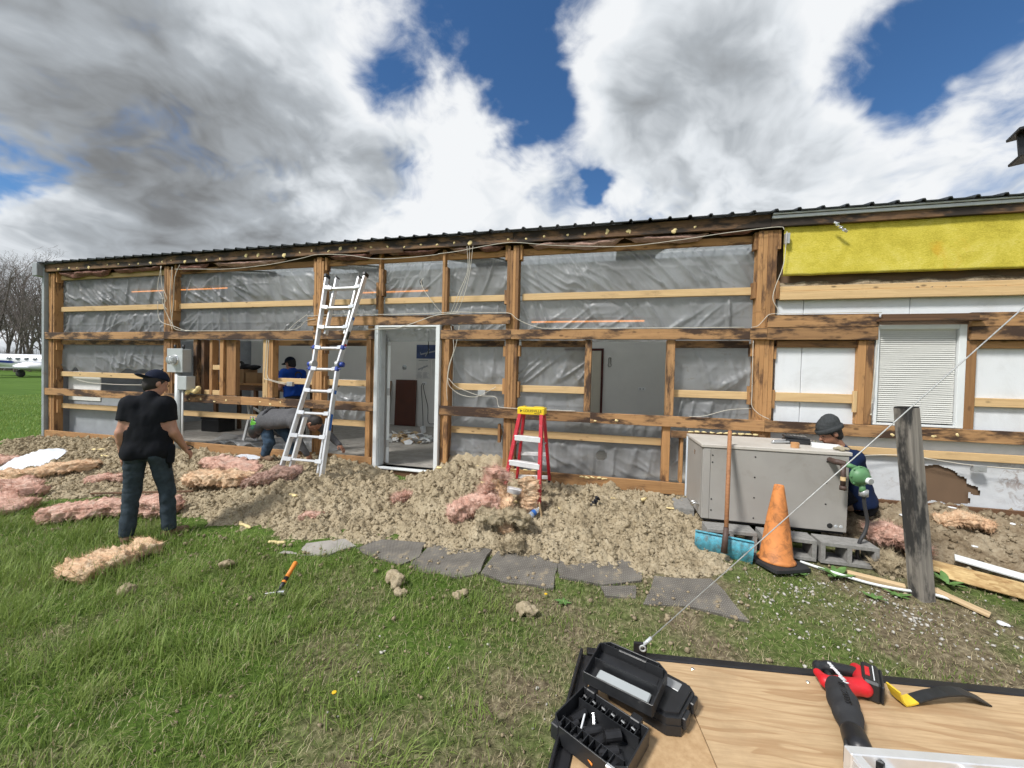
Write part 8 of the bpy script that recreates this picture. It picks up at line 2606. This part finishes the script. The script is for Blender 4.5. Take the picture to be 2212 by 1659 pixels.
# ================================================================== bare trees beyond the lawn
def tree_mesh(seed, H_):
    r_ = random.Random(seed)
    tr, tw = MB(), MB()

    def grow(p, d, L, rad, lev):
        n = 4 if lev < 2 else 3
        pts, rs_ = [p], [rad]
        q, dd = p, d
        for i in range(n):
            dd = (dd + Vector((r_.gauss(0, .10), r_.gauss(0, .10), r_.gauss(.03, .06)))).normalized()
            q = q + dd * L / n
            pts.append(q)
            rs_.append(rad * (1 - .62 * (i + 1) / n))
        (tr if lev < 1 else tw).tube(pts, rs_, 7 if lev == 0 else (5 if lev == 1 else 3), caps=False)
        if lev >= 4:
            return
        kids = (9, 5, 4, 3)[lev]
        for k in range(kids):
            t_ = (0.30 + .68 * (k + r_.random()) / kids) if lev == 0 else (0.2 + .8 * (k + r_.random()) / kids)
            i = min(n - 1, int(t_ * n))
            b_ = pts[i].lerp(pts[i + 1], t_ * n - i)
            a = r_.random() * 6.28
            side = dd.orthogonal().normalized()
            side = Matrix.Rotation(a, 3, dd) @ side
            sp = r_.uniform(.35, .75) if lev == 0 else r_.uniform(.5, 1.0)
            nd = (dd * (1 - sp * .45) + side * sp + Vector((0, 0, .18))).normalized()
            grow(b_, nd, L * r_.uniform(.38, .55) * (1.15 - .45 * t_ if lev == 0 else 1), max(rs_[i] * .55, .010), lev + 1)
    grow(Vector((0, 0, -.2)), Vector((r_.gauss(0, .05), r_.gauss(0, .05), 1)).normalized(), H_, H_ * .014, 0)
    return tr.mesh('trunk', M_['bark'], True), tw.mesh('crown', M_['twig'], False)


TP = [tree_mesh(s, 10.0 + s * .5) for s in range(5)]
r_ = random.Random(3)
trees = []
for i in range(24):
    ang = math.radians(63.9 + 4.6 * (i + r_.random() * .9) / 24)      # angle left of the wall normal, seen from the camera
    trees.append((ang, r_.uniform(74, 108)))
for an, ds in ((59.3, 88), (57.6, 92), (60.4, 96)):
    trees.append((math.radians(an), ds))
trees.sort(key=lambda q_: -q_[0])
ORD = ['leftmost', 'second', 'third', 'fourth', 'fifth', 'sixth', 'seventh', 'eighth', 'ninth', 'tenth', 'eleventh', 'twelfth', 'thirteenth', 'fourteenth', 'fifteenth', 'sixteenth', 'seventeenth', 'eighteenth', 'nineteenth', 'twentieth', 'twenty-first', 'twenty-second', 'twenty-third', 'last']
TOPS = ['bare treetop showing above the roof nearest the left corner', 'bare treetop showing above the roof, middle of the three', 'bare treetop showing above the roof farthest from the corner']
for i, (ang, dist) in enumerate(trees):
    x, y = -dist * math.sin(ang), dist * math.cos(ang)
    lb = ('%s bare tree from the left in the row behind the aircraft' % ORD[i]) if i < 24 else TOPS[i - 24]
    t = thing('bare_tree', (x, y, float(gzb(x, y)) - .1), lb, 'tree', 'bare trees beyond the lawn', rot=r_.random() * 6.28)
    a_, b_ = TP[i % 5]
    s_ = r_.uniform(.85, 1.12) * dist / 88 * (1.12 if i > 23 else 1)
    for me, nm in ((a_, 'trunk'), (b_, 'crown')):
        o = bpy.data.objects.new(nm, me)
        link(o, WORLD[t.name] @ Matrix.Scale(s_, 4), t)
# undergrowth at the foot of the wood
n_ = 2600
xs_, vs, fs = [], [], []
rr_ = np.random.default_rng(5)
ang = np.radians(rr_.uniform(63, 69, n_))
dd_ = rr_.uniform(76, 118, n_)
P0 = np.stack([-dd_ * np.sin(ang), dd_ * np.cos(ang), np.full(n_, 1.0)], 1)
hgt = rr_.uniform(.8, 3.4, n_)
lean = rr_.normal(0, .35, (n_, 2)) * hgt[:, None]
P1 = P0 + np.stack([lean[:, 0], lean[:, 1], hgt], 1)
wd_ = rr_.uniform(.02, .05, n_)
side = np.stack([np.cos(ang), np.sin(ang), 0 * ang], 1)
V = np.stack([P0 - side * wd_[:, None], P0 + side * wd_[:, None], P1], 1).reshape(-1, 3)
o = np_obj('undergrowth', V, np.arange(n_ * 3).reshape(-1, 3), M_['twig'], kind='stuff')
tag(o, 'tangle of brown brush at the foot of the bare wood', 'brush')

# ================================================================== grass, stones, weeds
def blades(name, x, y, h, wd, tone, lean, label, tilt=None, m='grass'):
    n = len(x)
    z = gzb(x, y)
    a = RNG.random(n) * 2 * np.pi
    dx, dy = np.cos(a), np.sin(a)
    l1, l2 = lean * h * 0.35, lean * h
    if tilt is not None:
        ox, oy = tilt[0] * h, tilt[1] * h
    else:
        ox = oy = 0
    bx, by = dx * l2 + ox, dy * l2 + oy
    mx, my = dx * l1 + np.asarray(ox) * .35, dy * l1 + np.asarray(oy) * .35
    px, py = -dy * wd / 2, dx * wd / 2
    top = np.sqrt(np.maximum(h ** 2 - bx ** 2 - by ** 2, (0.25 * h) ** 2))
    V = np.stack([
        np.stack([x - px, y - py, z - .004], 1), np.stack([x + px, y + py, z - .004], 1),
        np.stack([x + mx - px * .8, y + my - py * .8, z + top * .58], 1), np.stack([x + mx + px * .8, y + my + py * .8, z + top * .58], 1),
        np.stack([x + bx, y + by, z + top], 1)], 1).reshape(-1, 3)
    i = np.arange(n)[:, None] * 5
    F = np.concatenate([i + np.array([[0, 1, 3]]), i + np.array([[0, 3, 2]]), i + np.array([[2, 3, 4]])], 1).reshape(-1, 3)
    o = np_obj(name, V, F, M_[m], smooth=False, kind='stuff')
    at = o.data.attributes.new('tone', 'FLOAT', 'POINT')
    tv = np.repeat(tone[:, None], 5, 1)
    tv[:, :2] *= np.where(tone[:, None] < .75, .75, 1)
    at.data.foreach_set('value', tv.ravel().astype(np.float32))
    return tag(o, label, 'grass')


def sample(n, lo, hi):
    """points thinned out with distance from the camera, kept off the heap and the mats"""
    x = RNG.uniform(lo[0], hi[0], n)
    y = RNG.uniform(lo[1], hi[1], n)
    return x, y


from math import cos, sin
poly_list = [np.array(p) for p, _ in mats_]


def inside(poly, x, y):
    r = np.zeros(x.shape, bool)
    n = len(poly)
    j = n - 1
    for i in range(n):
        xi, yi = poly[i]
        xj, yj = poly[j]
        c = ((yi > y) != (yj > y)) & (x < (xj - xi) * (y - yi) / (yj - yi + 1e-12) + xi)
        r ^= c
        j = i
    return r


def keep_mask(x, y):
    fy = np.interp(x, FX, FY)
    k = ~((x < 1.35) & (x > -11.6) & (y > fy + RNG.uniform(-.12, .06, len(x))))
    k &= ~((x > 1.5) & (y > np.interp(x, [1.5, 2.2, 3.2, 6], [4.1, 3.95, 3.8, 3.55]) + RNG.uniform(-.25, .1, len(x))))
    for p in poly_list:
        k &= ~inside(p, x, y)
    k &= ~((y > 5.0) & (x > -10.9))
    # only what the lens can see, with a margin
    d = np.stack([x, y], 1) @ np.array([-math.sin(YAW), math.cos(YAW)])
    sx = np.stack([x, y], 1) @ np.array([math.cos(YAW), math.sin(YAW)])
    k &= (d > .9) & (np.abs(sx) < d * 1.42 + .5)
    return k


def lush(x, y):
    """1 where the turf is thick, 0 where it is worn to thatch and soil"""
    left = np.clip((0.2 - x) / 3.2, 0, 1)
    n1 = fbm(x * 1.1 + 40, y * 1.1, 2, 3)
    n2 = fbm(x * 3.4, y * 3.4 + 9, 4, 3)
    left = left ** .8
    worn = np.exp(-((x + .9) / 1.2) ** 2 - ((y - 1.55) / .55) ** 2) * .42 + np.clip((x - .9) / 1.4, 0, 1) * .36
    return np.clip(0.10 + 0.66 * left + (n1 - .5) * 1.5 + (n2 - .5) * 0.9 - worn, 0, 1)


# turf
n = 420000
x, y = sample(n, (-9.5, .85), (4.6, 4.9))
dens = np.clip(2.3 / np.maximum(np.hypot(x, y), .6), .25, 1.0)
L_ = lush(x, y)
k = keep_mask(x, y) & (RNG.random(n) < dens * (0.22 + 0.78 * L_))
x, y, L_ = x[k], y[k], L_[k]
h = (0.022 + 0.055 * L_ * RNG.random(len(x)) + 0.012 * RNG.random(len(x))) * (0.8 + .5 * np.clip(-x / 5, 0, 1))
tone = np.clip(0.16 + 0.50 * RNG.random(len(x)) + (fbm(x * .9, y * .9, 7, 3) - .5) * .5 - .08, 0, .74)
dry = RNG.random(len(x)) < (0.10 + 0.42 * (1 - L_))
tone = np.where(dry, RNG.uniform(.78, 1, len(x)), tone)
blades('turf', x, y, h, 0.0028 + 0.002 * RNG.random(len(x)), tone, np.where(dry, RNG.uniform(.5, .95, len(x)), RNG.uniform(.15, .85, len(x))), 'short green turf with worn patches in front of the building')
# longer tufts, mostly to the left
tx, ty, th_, tn, ta, tb = [], [], [], [], [], []
r_ = np.random.default_rng(11)
for i in range(430):
    cx_, cy_ = r_.uniform(-7.5, -.2), r_.uniform(.95, 3.0)
    if r_.random() > np.clip((-.2 - cx_) / 2.8, .05, 1):
        continue
    m_ = int(r_.uniform(25, 110))
    s_ = r_.uniform(.05, .16)
    tx.append(cx_ + r_.normal(0, s_, m_))
    ty.append(cy_ + r_.normal(0, s_ * .7, m_))
    th_.append(r_.uniform(.06, .17 + .05 * (cx_ < -2)) * (.6 + .5 * r_.random(m_)))
    a_ = r_.random() * 6.28
    ta.append(np.full(m_, .32 * math.cos(a_) + .08))
    tb.append(np.full(m_, .32 * math.sin(a_)))
    tn.append(np.clip(r_.uniform(.25, .6) + r_.normal(0, .12, m_), 0, .78))
x, y, h, tone, ta, tb = (np.concatenate(v) for v in (tx, ty, th_, tn, ta, tb))
k = keep_mask(x, y)
x, y, h, tone, ta, tb = x[k], y[k], h[k], tone[k], ta[k], tb[k]
blades('grass_tufts', x, y, h, np.full(len(x), .0046), tone + .08, RNG.uniform(.3, .9, len(x)), 'longer grass tufts standing out of the lawn at left', tilt=(ta, tb))
# dead straw lying flat
n = 40000
x, y = sample(n, (-6, .9), (4.5, 3.9))
L_ = lush(x, y)
k = keep_mask(x, y) & (RNG.random(n) < .75 - .6 * L_)
x, y = x[k], y[k]
blades('dead_straw', x, y, RNG.uniform(.025, .085, len(x)), np.full(len(x), .0026), RNG.uniform(.84, 1, len(x)), RNG.uniform(.88, .97, len(x)), 'dead straw lying on the worn lawn')
# lawn beside the building, seen at a shallow angle
n = 60000
x, y = RNG.uniform(-26, -10.9, n), RNG.uniform(3.3, 16, n)
k = (RNG.random(n) < np.clip(1.35 - np.hypot(x, y) / 26, .15, 1)) & ~((x > -11.7) & (y > 4.6) & (y < 5.3))
x, y = x[k], y[k]
tone = np.clip(0.40 + 0.20 * RNG.random(len(x)) + (fbm(x * .4, y * .4, 7, 3) - .5) * .35, 0, .72)
blades('far_turf', x, y, RNG.uniform(.05, .09, len(x)), np.full(len(x), .011), tone, RNG.uniform(.2, .8, len(x)), 'mown green lawn beside the left end of the building')

# white gravel
n = 4200
x = np.concatenate([RNG.uniform(1.0, 4.4, n // 2), RNG.normal(1.9, .7, n // 4), RNG.uniform(-1.6, 1.0, n // 4)])
y = np.concatenate([RNG.uniform(2.0, 3.85, n // 2), RNG.normal(3.35, .22, n // 4), RNG.uniform(1.2, 2.6, n // 4)])
p_ = (np.exp(-((y - (3.62 - .12 * (x - 1.2))) / .30) ** 2) * np.clip((x - .7) / .5, 0, 1) ) * np.clip(fbm(x * 4, y * 4, 6, 3) * 4 - 1.6, .05, 1) + .04 + .10 * (x > .9) + .4 * np.clip(fbm(x * 2.2, y * 2.2, 3, 3) * 3 - 1.75, 0, 1)
k = keep_mask(x, y) & (RNG.random(len(x)) < p_)
x, y = x[k], y[k]
rs = .004 + .010 * RNG.random(len(x)) ** 2.5
scatter_clumps('white_gravel', x, y, gzb(x, y) + rs * .5 + .003, rs, 'stone_white', 'white gravel scattered in the worn grass around the cone', 'gravel')
n = 1900
x, y = sample(n, (-5, 1.0), (4.2, 3.2))
k = keep_mask(x, y) & (RNG.random(n) < .9 - .75 * lush(x, y))
x, y = x[k], y[k]
rs = .003 + .008 * RNG.random(len(x)) ** 2
scatter_clumps('pale_litter', x, y, gzb(x, y) + rs * .4 + .006, rs, 'clod', 'pale litter and crumbs among the worn grass', 'litter')


# broad-leaved weeds
def weed(x, y, n, L_, label, seed, up_=.5):
    r_ = random.Random(seed)
    t = thing('weed_plant', (x, y, surf(x, y)), label, 'weed', 'broad leaved weeds')
    for k in range(n):
        a = 6.28 * k / n + r_.uniform(-.3, .3)
        l_ = L_ * r_.uniform(.7, 1.1)
        u_ = up_ * r_.uniform(.5, 1.2)
        b = MB()
        vs, fs = [], []
        for i in range(5):
            s_ = i / 4
            w_ = .20 * l_ * math.sin(math.pi * min(.97, s_ * .9 + .08))
            zz_ = l_ * (u_ * s_ - .45 * u_ * s_ * s_) + .005
            for sd in (-1, 0, 1):
                vs.append((l_ * s_, sd * w_, zz_ + (.06 * l_ * abs(sd) if i else 0)))
        for i in range(4):
            for j in range(2):
                c_ = i * 3 + j
                fs.append((c_, c_ + 3, c_ + 4, c_ + 1))
        b.add(vs, fs).build('leaf', M_['leaf_weed'], t, WORLD[t.name] @ RZ(a), True)


for i, (x, y, n, L_, lb, up_) in enumerate(((1.92, 3.80, 8, .13, 'green weed rosette in front of the rightmost concrete block', .8), (2.72, 3.86, 6, .13, 'green weed right of the grey post', 1.0), (1.38, 3.98, 6, .08, 'small weed between the shovel and the blocks', .6), (1.62, 3.78, 6, .09, 'low weed behind the cone base', .5),
                                            (2.25, 3.62, 7, .09, 'low weed just left of the grey post foot', .5), (-.28, 2.93, 7, .07, 'small weed below the fourth walkway mat', .4), (2.05, 3.55, 6, .08, 'small weed behind the white gravel by the post', .5))):
    weed(x, y, n, L_, lb, 40 + i, up_)
for i, (x, y, lb) in enumerate(((-1.35, 1.72, 'tiny yellow flower on the lawn at lower centre'), (-.42, 2.95, 'tiny yellow flower below the walkway mats'), (-.95, 1.35, 'tiny yellow flower near the bottom of the lawn'))):
    solo(MB().lathe([(0, .012), (.012, .010), (.010, .004), (0, 0)], 10, 0), 'yellow_flower', M_['flower'], lb, 'flower', T(x, y, float(gzb(x, y)) + .03))
